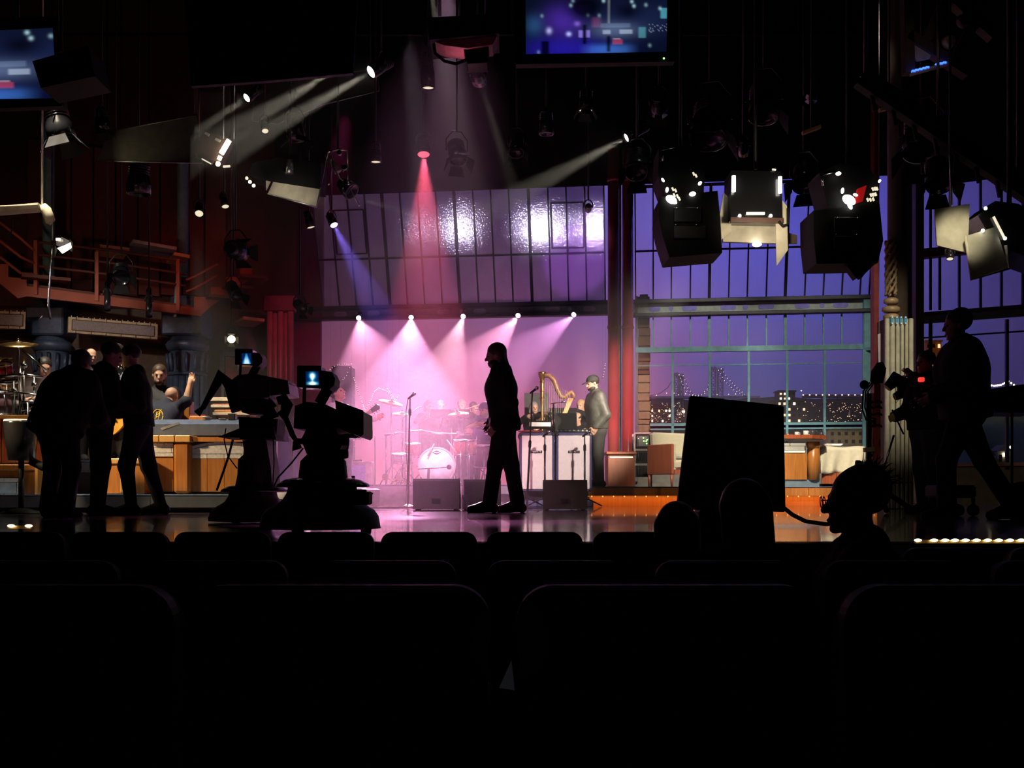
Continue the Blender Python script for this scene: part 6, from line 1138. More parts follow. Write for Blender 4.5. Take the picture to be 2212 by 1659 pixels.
# black board (back of a monitor) on the stage edge
D = 6.3; t = thing('floor_monitor', 'large black back of a tilted monitor at the stage edge', 'monitor', (P(1578, 0, D).x, D+.1, 0)); slab(MB(), [(1492, 857), (1690, 878), (1694, 1104), (1464, 1098)], D, .07).o('monitor_back', black, t)
m = MB(); pts = seg([(1492, 857), (1690, 878), (1694, 1104), (1464, 1098)], D-.006)
for a, b in zip(pts, pts[1:]+pts[:1]): m.bar(a, b, .012, .012)
m.o('casing_rim', rubber, t); MB().box(P(1580, 985, D-.012), (.22, .03, .22), b=.01).o('rear_housing', black, t)
for i in range(5): MB().bar(P(1546, 960+i*11, D-.03), P(1614, 960+i*11, D-.03), .006, .006, (0, 0, 1)).o('vent_slat', rubber, t)
z = P(0, 1099, D).z; MB().box((P(1580, 0, D).x, D+.12, z/2), (.36, .22, z), b=.02).o('wedge_base', black, t)
tag(MB().tube(seg([(1692, 1096), (1712, 1112), (1740, 1126), (1780, 1132), (1820, 1132), (1850, 1133)], D+.02), .012, 8).o('power_cable', rubber), 'thick black cable curving down from the black monitor right corner', 'cable')
# theatre seats: one built, the rest copied
seat_m = M('dark_plush', (.022, .008, .010), .9, bump=.2, scale=40); wood_arm = M('dark_arm_wood', (.025, .014, .010), .35)
def make_seat(x, y, ztop, sc_, lab, grp):
    t = thing('theatre_seat', lab, 'seat', (x, y, -1.0), 0, grp); w_ = .41; H = 1.07; s = SDF()
    ring = []
    for k in range(9): an = PI/2*k/8; ring.append((w_/2-.05+.05*math.sin(an), H-.05+.05*math.cos(an)))
    prof = [(-.18, .45)]+[(-x_, z_) for x_, z_ in reversed(ring)]+[(x_, z_) for x_, z_ in ring]+[(.18, .45)]
    MB().prism([(x_, -.0+.10*(1-(z_-.4)/.7), z_) for x_, z_ in prof], (0, -.03, 0)).o('back_shell', black, t, local=True)
    MB().prism([(x_*.94, .0+.10*(1-(z_-.4)/.7), .45+(z_-.45)*.985) for x_, z_ in prof], (0, .06, 0)).o('back_pad', seat_m, t, local=True)
    MB().box((0, .30, .44), (.38, .42, .10), b=.035).o('seat_cushion', seat_m, t, local=True)
    for sx in (-1, 1): MB().box((sx*.215, .26, .62), (.035, .36, .03), b=.01).o('armrest', wood_arm, t, local=True); MB().box((sx*.215, .20, .31), (.025, .26, .62), b=.008).o('side_standard', black, t, local=True); MB().box((sx*.215, .22, .01), (.06, .3, .02)).o('foot_plate', black, t, local=True)
    return t
front = [(927, 'front row theatre seat left of centre, edge lit magenta'), (1155, 'front row theatre seat right of centre before the walking man'), (705, 'front row theatre seat hiding the nearest camera pedestal base'), (1384, 'front row theatre seat just left of the rounded-hair woman'), (2056, 'front row theatre seat below the right amber bulbs'), (2285, 'front row theatre seat cut by the right edge'), (482, 'front row theatre seat below the farther camera'), (260, 'front row theatre seat below the three silhouettes'), (38, 'front row theatre seat at the left edge')]
st = make_seat(P(927, 0, 4.75).x, 4.75, .07, 1, front[0][1], 'front row seats')
for px, lab in front[1:]: dup(st, (P(px, 0, 4.75 if px < 1900 else 4.6).x, 4.75 if px < 1900 else 4.6, -1.0 if px < 1900 else -1.06), 0, lab)
ordn = ['first', 'second', 'third', 'fourth', 'fifth', 'sixth', 'seventh', 'eighth']
for i in range(8):
    o = dup(st, ((i-3.5)*.50-.12, 3.3, -1.03), 0, 'middle row theatre seat, %s from the left, black in shadow' % ordn[i], 1.0); o['group'] = 'middle row seats'
for i, px in enumerate((60, 735, 1440, 2140)):
    o = dup(st, (P(px, 0, 2.06).x, 2.06, -1.38), 0, ['nearest row theatre seat at the left edge', 'nearest row theatre seat left of the pale triangle', 'nearest row theatre seat right of the pale triangle', 'nearest row theatre seat at the right edge'][i], 1.36); o['group'] = 'nearest row seats'
t = thing('patch_stand_in', 'made-up paper triangle standing for a pale light patch between nearest seats', 'paper', P(1095, 1490, 1.97)); MB().prism(seg([(1105, 1426), (1106, 1490), (1078, 1486)], 1.97), (0, .003, 0)).o('patch_front', white, t); MB().prism(seg([(1105, 1426), (1106, 1490), (1112, 1492)], 1.972), (0, .03, 0)).o('patch_back', white, t)  # paper made up to stand for a patch of light in the gap
spot((-.05, 1.1, -.75), P(1096, 1462, 1.97), (.75, .78, 1), .55, 7, .3, .01)  # unseen lamp below the frame, added to brighten this triangle
# stage edge bulbs
lens_edge = glow('stage_edge_bulb', (1, .74, .36), 7)
def edge(lab, pxs, y, D):
    t = thing('edge_lights', lab, 'lights', P(pxs[0], y, D)); MB().bar(P(pxs[0]-6, y+3, D), P(pxs[-1]+6, y+3, D), .02, .015, (0, 0, 1)).o('rail', M('brass_rail', (.4, .28, .12), .4, .8), t)
    for px in pxs: MB().ball(P(px, y, D-.02), (.018, .012, .007), 8, 6).o('bulb', lens_edge, t)
edge('row of small warm bulbs along the stage edge at right', [1983, 2018, 2042, 2063, 2086, 2110, 2134, 2158, 2182, 2206, 2230], 1167, 5.16); edge('two small warm bulbs on the stage edge at far left', [24, 62], 1136, 5.2)
# ================================================================ COLUMN WITH RIBBED PANELS AND CAMERA STAND AT RIGHT
D = 14.5; t = thing('clad_column', 'set column with cream ribbed panel, blue clips and twisted gilt ropework', 'column', (P(1944, 0, D).x, D+.2, 0)); rib = M('cream_ribbed_panel', (.46, .44, .32), .5)
a, b = P(1912, 1095, D), P(1975, 688, D); MB().box(((a.x+b.x)/2, D+.2, b.z/2), (b.x-a.x-.02, .3, b.z)).o('core', M('dark_core', (.08, .07, .05), .7), t)
for x0, x1 in ((1911, 1921), (1922, 1932.5), (1934, 1942.5), (1944, 1952), (1954, 1961), (1962.5, 1972)): p0, p1 = P(x0+1, 0, D), P(x1+1, 0, D); MB().box(((p0.x+p1.x)/2, D+.02, b.z/2+.004), (p1.x-p0.x, .07, b.z), b=.012).o('ribbed_strip', rib, t)
bl = M('sky_blue_clip', (.06, .36, .62), .4)
for px in (1926, 1936, 1945.5, 1955): MB().box(P(px, 692, D-.03), (.038, .05, .095), b=.008).o('blue_clip', bl, t); MB().box(P(px, 686, D-.035), (.02, .06, .02)).o('clip_tab', white, t); MB().box(P(px, 699, D-.035), (.016, .06, .02)).o('clip_tab', white, t)
gilt = M('gilt_rope', (.42, .30, .17), .5, .2); zb_ = b.z; zt = P(0, 520, D).z; c = V((P(1929, 0, D).x, D+.08, 0))
MB().lathe([(.13, zb_), (.13, 9.9)], c+V((.13, .12, 0)), seg=20).o('upper_shaft', M('dark_umber', (.09, .065, .05), .6), t)
for k in range(5):
    MB().tube([c+V((.062*math.cos(a_*8+2*PI*k/5), .062*math.sin(a_*8+2*PI*k/5), zb_+.32+(zt-zb_-.3)*a_)) for a_ in [i/28 for i in range(29)]], [.020+.007*math.sin(i*1.9+k) for i in range(29)], 8).o('twisted_rope', gilt, t)
for z, r in ((zb_+.03, .10), (zb_+.13, .115), (zb_+.24, .095)): MB().lathe([(r-.03, -.04), (r, -.02), (r, .02), (r-.03, .04)], c+V((0, 0, z)), seg=24).o('moulding_ring', gilt, t)
for px0, px1, lab, Dp in ((1884, 1896, 'dark red post between the window bay and cream column', 19.5), (1974, 1992, 'brown post on the right side of the cream column', 19.8)):
    p0, p1 = P(px0, 0, Dp), P(px1, 0, Dp); tag(MB().box(((p0.x+p1.x)/2, Dp, 3.6), (p1.x-p0.x, .2, 7.2), b=.01).o('set_post', M('red_post', (.22, .035, .03), .5) if px0 < 1900 else M('brown_post', (.12, .06, .045), .6)), lab, 'post')
tag(MB().prism(seg([(1896, 722), (1902, 720), (1902, 790), (1898, 792)], 14.3), (0, .03, 0)).tube([P(1899, 722, 14.315), V((*P(1899, 0, 14.315).xy, 10))], .004, 5).o('pale_card', M('pale_lilac_card', (.4, .34, .38), .7)), 'tall pale card hung between red post and cream column', 'card')
D = 12.2; t = thing('rigging_stand', 'dark equipment stand with red mast, coiled cables and cross bars at right', 'stand', (P(1895, 0, D).x, D, 0)); red_m = M('red_mast_paint', (.42, .06, .05), .45)
MB().bar(P(1893, 830, D), V((*P(1893, 0, D).xy, .15)), .07, .07).o('mast', red_m, t); MB().bar(P(1877, 850, D+.05), V((*P(1877, 0, D+.05).xy, .1)), .05, .05).o('dark_post', black, t)
MB().ball(P(1867, 831, D), .050, 14, 10).o('counterweight', rubber, t); MB().ball(P(1893, 818, D-.03), .065, 14, 10).o('pivot_knob', rubber, t); MB().tube(seg([(1893, 826), (1897, 805), (1904, 790), (1908, 788)], D), [.07, .08, .06, .04], 10).o('head_casting', black, t)
for dy in (0, 12, 27, 52): MB().tube([P(1893, 868+dy, D)+V((.055*math.cos(a_), .055*math.sin(a_), .01*math.sin(3*a_))) for a_ in [2*PI*k/14 for k in range(15)]], .010, 6).o('cable_wrap', rubber, t)
for dx, sag in ((0, 0), (5, 10), (-5, 5)): MB().tube(seg([(1884+dx, 826), (1870+dx, 845), (1868+dx, 880+sag), (1876+dx, 902+sag), (1892, 905+sag)], D-.06), .009, 6).o('looped_cable', rubber, t)
MB().tube(seg([(1861, 1003), (1900, 1002)], D-.08), .030, 10).o('cross_bar', M('pale_pipe', (.3, .22, .2), .4), t); MB().lathe([(.035, 0), (.045, .02), (.045, .06)], P(1861, 1003, D-.08), (-1, 0, 0), 12).o('end_cap', rubber, t); MB().bar(P(1866, 972, D-.05), P(1888, 970, D-.05), .06, .05, (0, 0, 1)).o('clamp_plate', M('pale_clamp', (.32, .28, .2), .5), t)
MB().tube(seg([(1931, 940), (1902, 1033)], D), .012, 8).o('chrome_strut', chrome, t); MB().tube(seg([(1927, 885), (1952, 938)], D), .010, 8).o('chrome_strut', chrome, t)
for k in range(3): an = 2.1*k+.4; MB().tube([V((P(1893, 0, D).x, D, .3)), V((P(1893, 0, D).x+.5*math.cos(an), D+.5*math.sin(an), .03))], .03, 8).o('leg', black, t)
MB().tube(seg([(1916, 838), (1935, 818), (1952, 826), (1950, 850), (1932, 858)], D-.02), [.05, .085, .08, .07, .04], 12).o('lamp_head', M('blue_black_head', (.03, .035, .05), .35), t); MB().lathe([(.001, 0), (.045, .002), (.045, -.01)], P(1946, 833, D-.11), (.3, -1, .1), 16).o('lens_cap', M('olive_plate', (.10, .09, .06), .5), t); MB().tube(seg([(1945, 822), (1975, 826)], D-.02), [.018, .012], 8).o('handle', black, t); MB().tube(seg([(1930, 855), (1936, 870), (1944, 860)], D-.02), .004, 6).o('thin_cable', rubber, t)
t = thing('prompter_hood', 'dark tapered hood on a thin pole at the far right edge', 'hood', V((P(2190, 0, 9.5).x, 9.6, 0))); slab(MB(), [(2138, 843), (2260, 826), (2260, 892), (2155, 891), (2146, 884)], 9.5, .5).o('hood_shell', M('hood_brown', (.05, .042, .042), .45), t); MB().tube([P(2186, 890, 9.6), V((*P(2186, 0, 9.6).xy, .0))], .012, 8).o('pole', black, t); MB().tube(seg([(2138, 843), (2260, 826)], 9.49), .012, 6).o('hood_rim', rubber, t)
t = thing('rolling_cart', 'low dark wheeled cart behind the striding man', 'cart', V((P(2070, 0, 10.5).x, 10.6, 0))); bz(MB(), 2030, 2110, 1048, 1076, 10.5, .4, .02).o('tray', black, t)
for px in (2040, 2070, 2102): MB().lathe([(.05, -.03), (.058, 0), (.05, .03)], P(px, 1102, 10.5), (.3, -1, 0), 14).o('caster', rubber, t)
for px in (2040, 2102): MB().bar(P(px, 1076, 10.6), V((*P(px, 0, 10.6).xy, .08)), .03, .03).o('leg', black, t)
t = thing('round_lamp', 'round dark floor lamp by the far right edge', 'lamp', V((P(2205, 0, 9.6).x, 9.6, 0))); MB().lathe([(.05, 0), (.13, .03), (.15, .10), (.12, .14)], P(2202, 1082, 9.55), (-.2, -1, .2), 18).o('housing', rubber, t); MB().tube([P(2205, 1085, 9.6), V((*P(2205, 0, 9.6).xy, 0))], .03, 8).o('stand', black, t); MB().lathe([(.11, 0), (.11, .02)], V((*P(2205, 0, 9.6).xy, 0)), seg=16).o('base', black, t)
# ================================================================ OVERHEAD GRID
pipe_m = M('black_pipe', (.03, .03, .03), .4, .5)
ZG_ = 8.2
for D, lab in ((8.6, 'nearest black lighting pipe across the ceiling'), (11.0, 'second black lighting pipe from the house'), (13.2, 'third black lighting pipe from the house'), (15.2, 'fourth black lighting pipe from the house'), (17.6, 'fifth black lighting pipe from the house'), (19.4, 'rearmost black lighting pipe, before the windows')):
    t = thing('lighting_pipe', lab, 'pipe', (0, D, ZG_)); MB().tube([(-13, D, ZG_), (13, D, ZG_)], .03, 10).o('pipe', pipe_m, t)
    for x in (-10, -5, 0, 5, 10): MB().tube([(x, D, ZG_), (x, D, 10)], .012, 6).o('hanger', pipe_m, t)
def hang(t, p, top=10.0, r=.014, name='hang_rod'): MB().tube([p, (p.x, p.y, top)], r, 8).o(name, pipe_m, t); MB().box((p.x, p.y, top-.01), (.07, .09, .09), b=.015).o('pipe_clamp', pipe_m, t)
def can(lab, px, py, D, to, r, ln, lens, kind='can', doors=True, yk=True, body=None):
    """lamp housing with its lens at the pixel, pointing to another pixel"""
    p = P(px, py, D); q = P(*to); d = (q-p).normalized(); b = p-d*ln; t = thing('stage_light', lab, 'stage light', p); body = body or gloss_black
    h = MB().lathe([(r*.55, 0), (r*.8, ln*.08), (r*.85, ln*.45), (r, ln*.62), (r*1.02, ln), (r*.9, ln), (r*.88, ln*.93), (.001, ln*.92)], b, d, 20).o('housing', body, t)
    if lens: MB().lathe([(r*.86, ln*.955), (r*.6, ln*.97), (.001, ln*.98)], b, d, 18).o('lens', lens, h)
    for k in range(4): MB().lathe([(r*.86, ln*(.12+.08*k)), (r*.93, ln*(.13+.08*k)), (r*.86, ln*(.14+.08*k))], b, d, 16).o('cooling_fin', body, h)
    m = b+d*ln*.5; s = d.cross(V((0, 0, 1))).normalized(); tp = m+V((0, 0, r*2.1))
    MB().tube([m+s*r*1.15, m+s*r*1.2+V((0, 0, r*1.2)), tp+s*r*.5, tp, tp-s*r*.5, m-s*r*1.2+V((0, 0, r*1.2)), m-s*r*1.15], .010, 6).o('yoke', pipe_m, t)
    if doors:
        u = d.cross(s).normalized(); e = b+d*ln*1.01
        for v_, w_ in ((s, u), (-s, u), (u, s), (-u, s)):
            c0 = e+v_*r*.95; c1 = e+v_*r*1.5+d*r*.9; MB().prism([c0-w_*r*.6, c0+w_*r*.6, c1+w_*r*.9, c1-w_*r*.9], v_*.006).o('barn_door', black, t)
    hang(t, tp); return t
lens_blue = glow('lens_blue', (.40, .32, 1), 5); lens_red = glow('lens_red', (1, .12, .2), 1.2); lens_violet = glow('lens_violet', (.75, .25, 1), 3); lens_pink = glow('lens_pink', (1, .72, .95), 10)
can('bright spotlight throwing a white beam below the black hanging panel', 800, 156, 13.5, (610, 265, 12.9), .085, .36, lens_white, doors=False)
can('bright spotlight with beam above the tilted tube light', 532, 212, 13.5, (440, 275, 13.1), .06, .26, lens_white, doors=False)
can('downward spotlight with bright lens under the pink-bellied projector', 1036, 172, 13, (1085, 330, 15), .10, .34, lens_white, doors=False)
can('spotlight right of centre beaming down to the left', 1352, 298, 13.5, (1150, 405, 13.2), .06, .34, lens_white, doors=False)
can('blue spotlight with glowing lens at the left end of skylight', 722, 487, 18.4, (765, 580, 18.0), .075, .26, lens_blue, doors=False)
can('dark spotlight dropping a red beam before the skylight', 915, 335, 17.5, (918, 520, 17.0), .11, .34, lens_red, doors=False)
can('small spotlight with violet tip right of the skylight', 1270, 452, 18.5, (1255, 520, 21), .06, .22, lens_violet, doors=False, body=steel)
can('small warm spotlight hanging near the stair foot', 500, 733, 18.6, (505, 800, 17), .075, .22, lens_warm)
can('small spotlight with lit lens above the oxblood gallery', 430, 462, 17, (425, 530, 16.5), .07, .26, lens_dim, doors=False)
can('dim spotlight with thin lit lens left of the red beam', 812, 351, 16, (815, 480, 16), .08, .30, lens_dim, doors=False)
can('tall dark spotlight with ringed barrel above the red beam', 925, 192, 14.5, (928, 300, 14.5), .09, .55, lens_dim, doors=False)
can('small dim spotlight under the grey flag', 573, 284, 15, (580, 360, 14.6), .05, .34, lens_dim, doors=False)
can('dark spotlight with lamp glints high right of centre', 1265, 240, 15, (1262, 330, 15), .10, .30, lens_dim)
can('spotlight with two bright slots above the left moving light', 1425, 243, 12, (1430, 330, 12.6), .09, .26, lens_white)
can('spotlight with orange-white lens high at right', 1752, 213, 12, (1742, 280, 12.6), .07, .24, lens_white)
can('small fixture with bright bulb above the cream softlight', 1606, 332, 10.5, (1606, 400, 10.9), .05, .2, lens_white, doors=False)
can('dark spotlight among the cluster in front of skylight top', 990, 345, 15.5, (1010, 460, 15), .13, .34, None)
can('dark spotlight right of the dark cluster near skylight', 1115, 330, 15.5, (1110, 440, 15), .11, .34, None)
can('dark spotlight hanging left of the right-hand moving lights', 1375, 372, 12.5, (1370, 480, 12), .13, .34, None)
can('dark spotlight between the softlight and right moving light', 1735, 400, 12.5, (1728, 500, 12), .13, .34, None)
can('dark fixture with lit slivers before the rust stairs', 520, 545, 17.6, (560, 560, 18.4), .15, .42, None)
can('dark follow lamp left of the purple girder end', 655, 668, 18.6, (690, 700, 18), .09, .34, None)
can('dark lamp with small lilac glint at the stair top', 512, 640, 18.0, (540, 690, 17.6), .11, .36, None)
can('dark round lamp hanging in the middle of the balcony', 262, 600, 17.2, (262, 640, 16.8), .14, .3, None)
can('slim dark lamp hanging left in front of the balcony', 232, 670, 17.4, (232, 720, 17.3), .05, .5, None, doors=False); can('slim dark lamp hanging right in front of the balcony', 322, 684, 17.4, (322, 730, 17.3), .05, .5, None, doors=False)
can('dark spotlight with curved silver door at the left rail', 135, 300, 13, (160, 400, 13), .16, .4, None)
can('lamp with curved bright rim above far left balcony', 672, 492, 17.0, (690, 560, 17), .07, .26, lens_dim, doors=False); can('little lamp with bright rim left of the rust column', 487, 447, 16.8, (500, 520, 16.6), .06, .24, lens_dim, doors=False)
can('small dark lamp high above the balcony with orange glint', 222, 282, 14, (228, 360, 14), .09, .28, None); can('large dark lamp over the left balcony gallery', 300, 420, 15, (300, 540, 15), .16, .42, None); can('dark lamp behind the wire cage fixture', 640, 300, 14.5, (650, 400, 14.4), .12, .36, None)
can('dark lamp up high between the two moving lights', 1650, 250, 12, (1650, 340, 11.8), .17, .4, None); can('dark lamp high above the right barn doors', 1990, 330, 11, (1990, 440, 10.8), .18, .42, None); can('dark lamp below the catwalk at far right', 2030, 400, 10, (2040, 470, 9.8), .12, .3, None); can('dark round lamp left of the left moving light', 1530, 300, 11.5, (1520, 420, 11.2), .2, .46, None); can('dark lamp high in the middle above skylight', 1180, 290, 15, (1180, 400, 15), .1, .32, None)
# five back lights on the girder
for i, (a, b, Db) in enumerate(BEAMS):
    p = W(a[0], a[1]-2, .42); q = P(*b, Db); d = (q-p).normalized(); t = thing('back_light', ['leftmost', 'second from left', 'middle', 'second from right', 'rightmost'][i]+' of the five pink back lights under the girder', 'stage light', p)
    h = MB().lathe([(.035, 0), (.055, .02), (.055, .13), (.05, .13), (.048, .115), (.001, .114)], p-d*.16, d, 16).o('housing', gloss_black, t); MB().lathe([(.047, .118), (.03, .124), (.001, .126)], p-d*.16, d, 16).o('lens', lens_pink, h); MB().bar(p-d*.1, p-d*.1+V((0, 0, .14)), .02, .02).o('bracket', pipe_m, t); MB().box(p-d*.1+V((0, .1, .13))-WN*.1, (.05, .3, .03)).o('girder_clamp', pipe_m, t)
# big black panel, grey flags
D = 7.2; t = thing('black_screen', 'huge black screen hanging at upper left of centre', 'panel', P(590, 180, D)); slab(MB(), [(396, -60), (412, 186), (560, 176), (762, 158), (775, -60)], D, .04).o('panel_body', black, t)
for px in (430, 740): MB().tube([P(px, -55, D+.06), V((*P(px, 0, D+.06).xy, 10))], .015, 6).o('chain', pipe_m, t)
flag = M('dim_grey_flag', (.10, .095, .08), .85)
for lab, pts, D, hx in (('long grey flag lit by a spotlight beam under the black panel', [(553, 176), (816, 150), (819, 196), (700, 225), (600, 268), (545, 262)], 16.6, (570, 800)), ('dark grey slanting flag panel above the left balcony', [(236, 285), (425, 248), (436, 352), (207, 348)], 14.4, (250, 420))):
    t = thing('light_flag', lab, 'flag', P(*pts[3], D)); slab(MB(), pts, D, .02).o('cloth', flag, t); ps = seg(pts, D-.01); MB().tube(ps+ps[:1], .010, 6).o('wire_frame', steel, t)
    for px in hx: MB().tube([P(px, pts[0][1]+10, D+.03), V((*P(px, 0, D+.03).xy, 10))], .010, 6).o('hang_rod', pipe_m, t)
spot(P(200, 352, 13.9), P(300, 320, 14.4), (1, .85, .5), 3, 60, 1, .03)
# tilted tube light
D = 13.4; t = thing('tube_light', 'tilted fluorescent fixture with glaring white tube at left', 'stage light', P(470, 340, D)); slab(MB(), [(440, 282), (498, 300), (474, 352), (418, 330)], D, .18).o('housing', M('rust_housing', (.12, .06, .04), .6), t); MB().tube(seg([(495, 303), (478, 332)], D-.05), .032, 10).o('bright_tube', lens_white, t); MB().tube(seg([(476, 338), (473, 345)], D-.05), .026, 10).o('tube_end', lens_white, t)
for a, b, c_, d_ in ((443, 287, 452, 292), (465, 300, 476, 305)): MB().bar(P(a, b, D-.02), P(c_, d_, D-.02), .03, .01).o('label_plate', cream, t)
MB().bar(P(424, 336, D-.02), P(460, 352, D-.02), .05, .02).o('lower_louver', steel, t); MB().ball(P(471, 354, D-.06), .03, 8, 6).o('amber_bulb', lens_warm, t); MB().bar(P(482, 360, D-.06), P(497, 359, D-.06), .02, .02).o('edge_glint', lens_dim, t); MB().bar(P(436, 343, D-.03), P(456, 354, D-.03), .012, .012).o('edge_glint', lens_dim, t)  # glowing bars stand for edges catching the tube's light
for px in (483, 506): MB().tube([P(px, 300, D), V((*P(px, 0, D).xy, 10))], .008, 6).o('hang_cable', steel, t)
# bounce board and cage
D = 13.6; t = thing('softlight', 'black softlight box with cream reflector facing down, left of cage', 'stage light', P(630, 440, D)); slab(MB(), [(545, 352), (600, 340), (694, 350), (692, 408), (590, 392), (540, 380)], D, .4).o('housing', black, t); slab(MB(), [(590, 393), (691, 408), (683, 446), (578, 419)], D+.02, .03).o('reflector', cream, t); MB().tube(seg([(578, 419), (683, 447), (693, 405)], D), .012, 6).o('frame_edge', steel, t); slab(MB(), [(574, 390), (584, 392), (575, 411)], D, .02).o('side_wing', cream, t)
MB().lathe([(.03, 0), (.05, .1), (.055, .18)], P(627, 345, D), (-.05, 0, -1), 14).o('socket', steel, t); MB().bar(P(612, 368, D-.02), P(632, 372, D-.02), .03, .03).o('mount_plate', chrome, t)
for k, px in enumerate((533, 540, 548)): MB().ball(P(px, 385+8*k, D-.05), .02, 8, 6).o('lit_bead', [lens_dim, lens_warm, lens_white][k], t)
hang(t, P(627, 345, D+.1)); spot(P(610, 398, D-.25)+V((0, -.2, -.1)), P(632, 425, D), (1, .92, .72), 3.5, 100, .8, .05)
t = thing('caged_lamp', 'lamp in a spidery silver wire frame left of the skylight', 'stage light', P(735, 440, D)); D = 13.7
for pts in ([(708, 330), (700, 370), (692, 410), (684, 445)], [(750, 325), (752, 400), (776, 445)], [(714, 335), (716, 360), (713, 395), (709, 400)], [(718, 360), (735, 385), (746, 395)], [(738, 355), (742, 370), (747, 360)], [(708, 330), (730, 322), (750, 325)]): MB().tube(seg(pts, D), .010, 6).o('wire_arm', chrome, t)
MB().lathe([(.06, 0), (.10, .1), (.11, .22), (.09, .22), (.08, .2), (.001, .19)], P(735, 395, D+.1), (.6, -.3, -.5), 18).o('lamp_head', gloss_black, t); MB().lathe([(.03, 0), (.05, .18)], P(714, 345, D+.05), (.5, 0, -.8), 12).o('arm_barrel', M('olive_barrel', (.2, .19, .13), .5), t)
for px, py in ((747, 395), (744, 362), (733, 330)): MB().lathe([(.03, -.02), (.035, 0), (.03, .02)], P(px, py, D-.03), (0, 1, 0), 10).o('lock_knob', chrome, t)
hang(t, P(730, 322, D))
# projector, pink light painted into its underside colour
D = 11; t = thing('projector', 'black hanging projector box with pink-lit underside', 'projector', P(1000, 95, D)); slab(MB(), [(922, 38), (1066, 30), (1078, 72), (928, 86)], D, .5).o('case', black, t); slab(MB(), [(930, 87), (1077, 73), (1064, 96), (1010, 104), (960, 98)], D+.06, .3).o('underside_panel', M('pink_lit_underside', (.40, .13, .16), .6), t)
MB().tube(seg([(937, 95), (940, 115), (960, 132), (985, 138), (1010, 128)], D-.03), .016, 8).o('loop_cable', rubber, t); slab(MB(), [(1000, 100), (1056, 98), (1052, 135), (1010, 138)], D+.1, .25).o('lens_block', black, t)
for px in (950, 1050): MB().tube([P(px, 36, D+.2), V((*P(px, 0, D+.2).xy, 10))], .016, 6).o('hang_rod', pipe_m, t)
spot(P(1000, 240, D+.2), P(1005, 88, D+.2), (1, .4, .5), 10, 40, .5, .1)
# television monitors
def tv(lab, quad, outer, D, fn, led=None):
    t = thing('television_monitor', lab, 'monitor', P(*outer[2], D)); slab(MB(), outer, D, .12).o('cabinet', black, t); pts = seg(outer, D-.008)
    for a, b in zip(pts, pts[1:]+pts[:1]): MB().bar(a, b, .03, .02).o('bezel', black, t)
    picture('picture', fn, seg(quad, D-.012), 0, t, tv_mat, 128, 76)
    if led: MB().ball(P(*led, D-.03), .008, 8, 6).o('power_light', grn, t)
    for f in (.3, .7): p = P(outer[0][0]*(1-f)+outer[1][0]*f, outer[0][1]+4, D+.06); MB().tube([p, V((p.x, p.y, 10))], .02, 8).o('hang_rod', pipe_m, t)
tv('large overhead monitor at top centre showing the blue-lit stage', [(1135, -62), (1442, -62), (1440, 112), (1136, 117)], [(1112, -80), (1462, -80), (1458, 130), (1115, 136)], 9.3, lambda u, v: tv_fn(u, max(.02, .06+(v-.346)/.654*.94)), (1434, 126))
tv('overhead monitor at upper left edge showing the stage in blue', [(-140, 72), (114, 60), (122, 212), (-140, 216)], [(-160, 50), (122, 40), (134, 226), (-160, 236)], 9.3, lambda u, v: tv_fn(.36+.5*u, .05+.95*v))
t = thing('speaker_box', 'black speaker box overlapping the upper left monitor', 'speaker', P(130, 190, 8.6)); slab(MB(), [(70, 132), (190, 98), (205, 165), (88, 190)], 8.6, .35).o('cabinet', black, t); slab(MB(), [(78, 138), (184, 107), (196, 160), (94, 182)], 8.59, .01).o('grille', rubber, t); hang(t, P(132, 112, 8.8))
# moving lights on the right
def mover(lab, pts_yoke, pts_head, D, lampsxy, vents, cxy):
    t = thing('moving_light', lab, 'stage light', P(*cxy, D)); slab(MB(), pts_yoke, D, .36).o('base_box', black, t); h = slab(MB(), pts_head, D-.05, .42).o('head', black, t); xs_ = [p[0] for p in pts_head]; ys_ = [p[1] for p in pts_head]
    xm = sum(xs_)/len(xs_); ym = (min(ys_)+max(ys_))/2; MB().box(P(xm, ym-20, D-.06), (.22, .02, .12), b=.005).o('vent_plate', dark_metal, h); MB().box(P(xm+5, ym+18, D-.06), (.26, .02, .10), b=.005).o('vent_plate', M('brown_plate', (.03, .024, .02), .5), h)
    for k, (x, y, r) in enumerate(lampsxy): MB().ball(P(x, y, D-.075), (r*(.55 if k % 2 else 1.05), r*.5, r*(1.0 if k % 2 else .7)), 10, 8, Euler((0, .5-.35*k, 0)).to_matrix()).o('exposed_lamp', lens_white, t)
    for k, (x, y) in enumerate(vents): MB().bar(P(x, y, D-.07), P(x+3, y+7, D-.07), .012, .012).o('lit_vent_slot', lens_dim, t)
    for x, y in ((xm-25, ym+2), (xm+20, ym+2), (xm-22, ym-34), (xm+22, ym-34)): MB().ball(P(x, y, D-.075), .008, 6, 4).o('screw', chrome, h)
    MB().tube(seg([(pts_yoke[0][0]+8, pts_yoke[0][1]+30), (pts_yoke[0][0]+6, pts_yoke[0][1]+6), (pts_yoke[0][0]+36, pts_yoke[0][1]-1)], D-.03), .010, 6).o('handle', chrome, t)
    hang(t, P(cxy[0], min(p[1] for p in pts_yoke)+4, D+.18)); return t
mover('left black moving light with exposed glaring lamps', [(1424, 318), (1505, 314), (1524, 345), (1520, 420), (1440, 430), (1422, 380)], [(1427, 425), (1550, 412), (1556, 470), (1560, 546), (1446, 556), (1430, 505), (1423, 468)], 9.0, [(1450, 431, .045), (1441, 410, .022), (1496, 419, .026), (1432, 389, .018), (1512, 396, .018), (1455, 436, .03)], [(1452, 405), (1458, 408), (1455, 418), (1462, 420), (1466, 426), (1497, 372), (1502, 376)], (1470, 330))
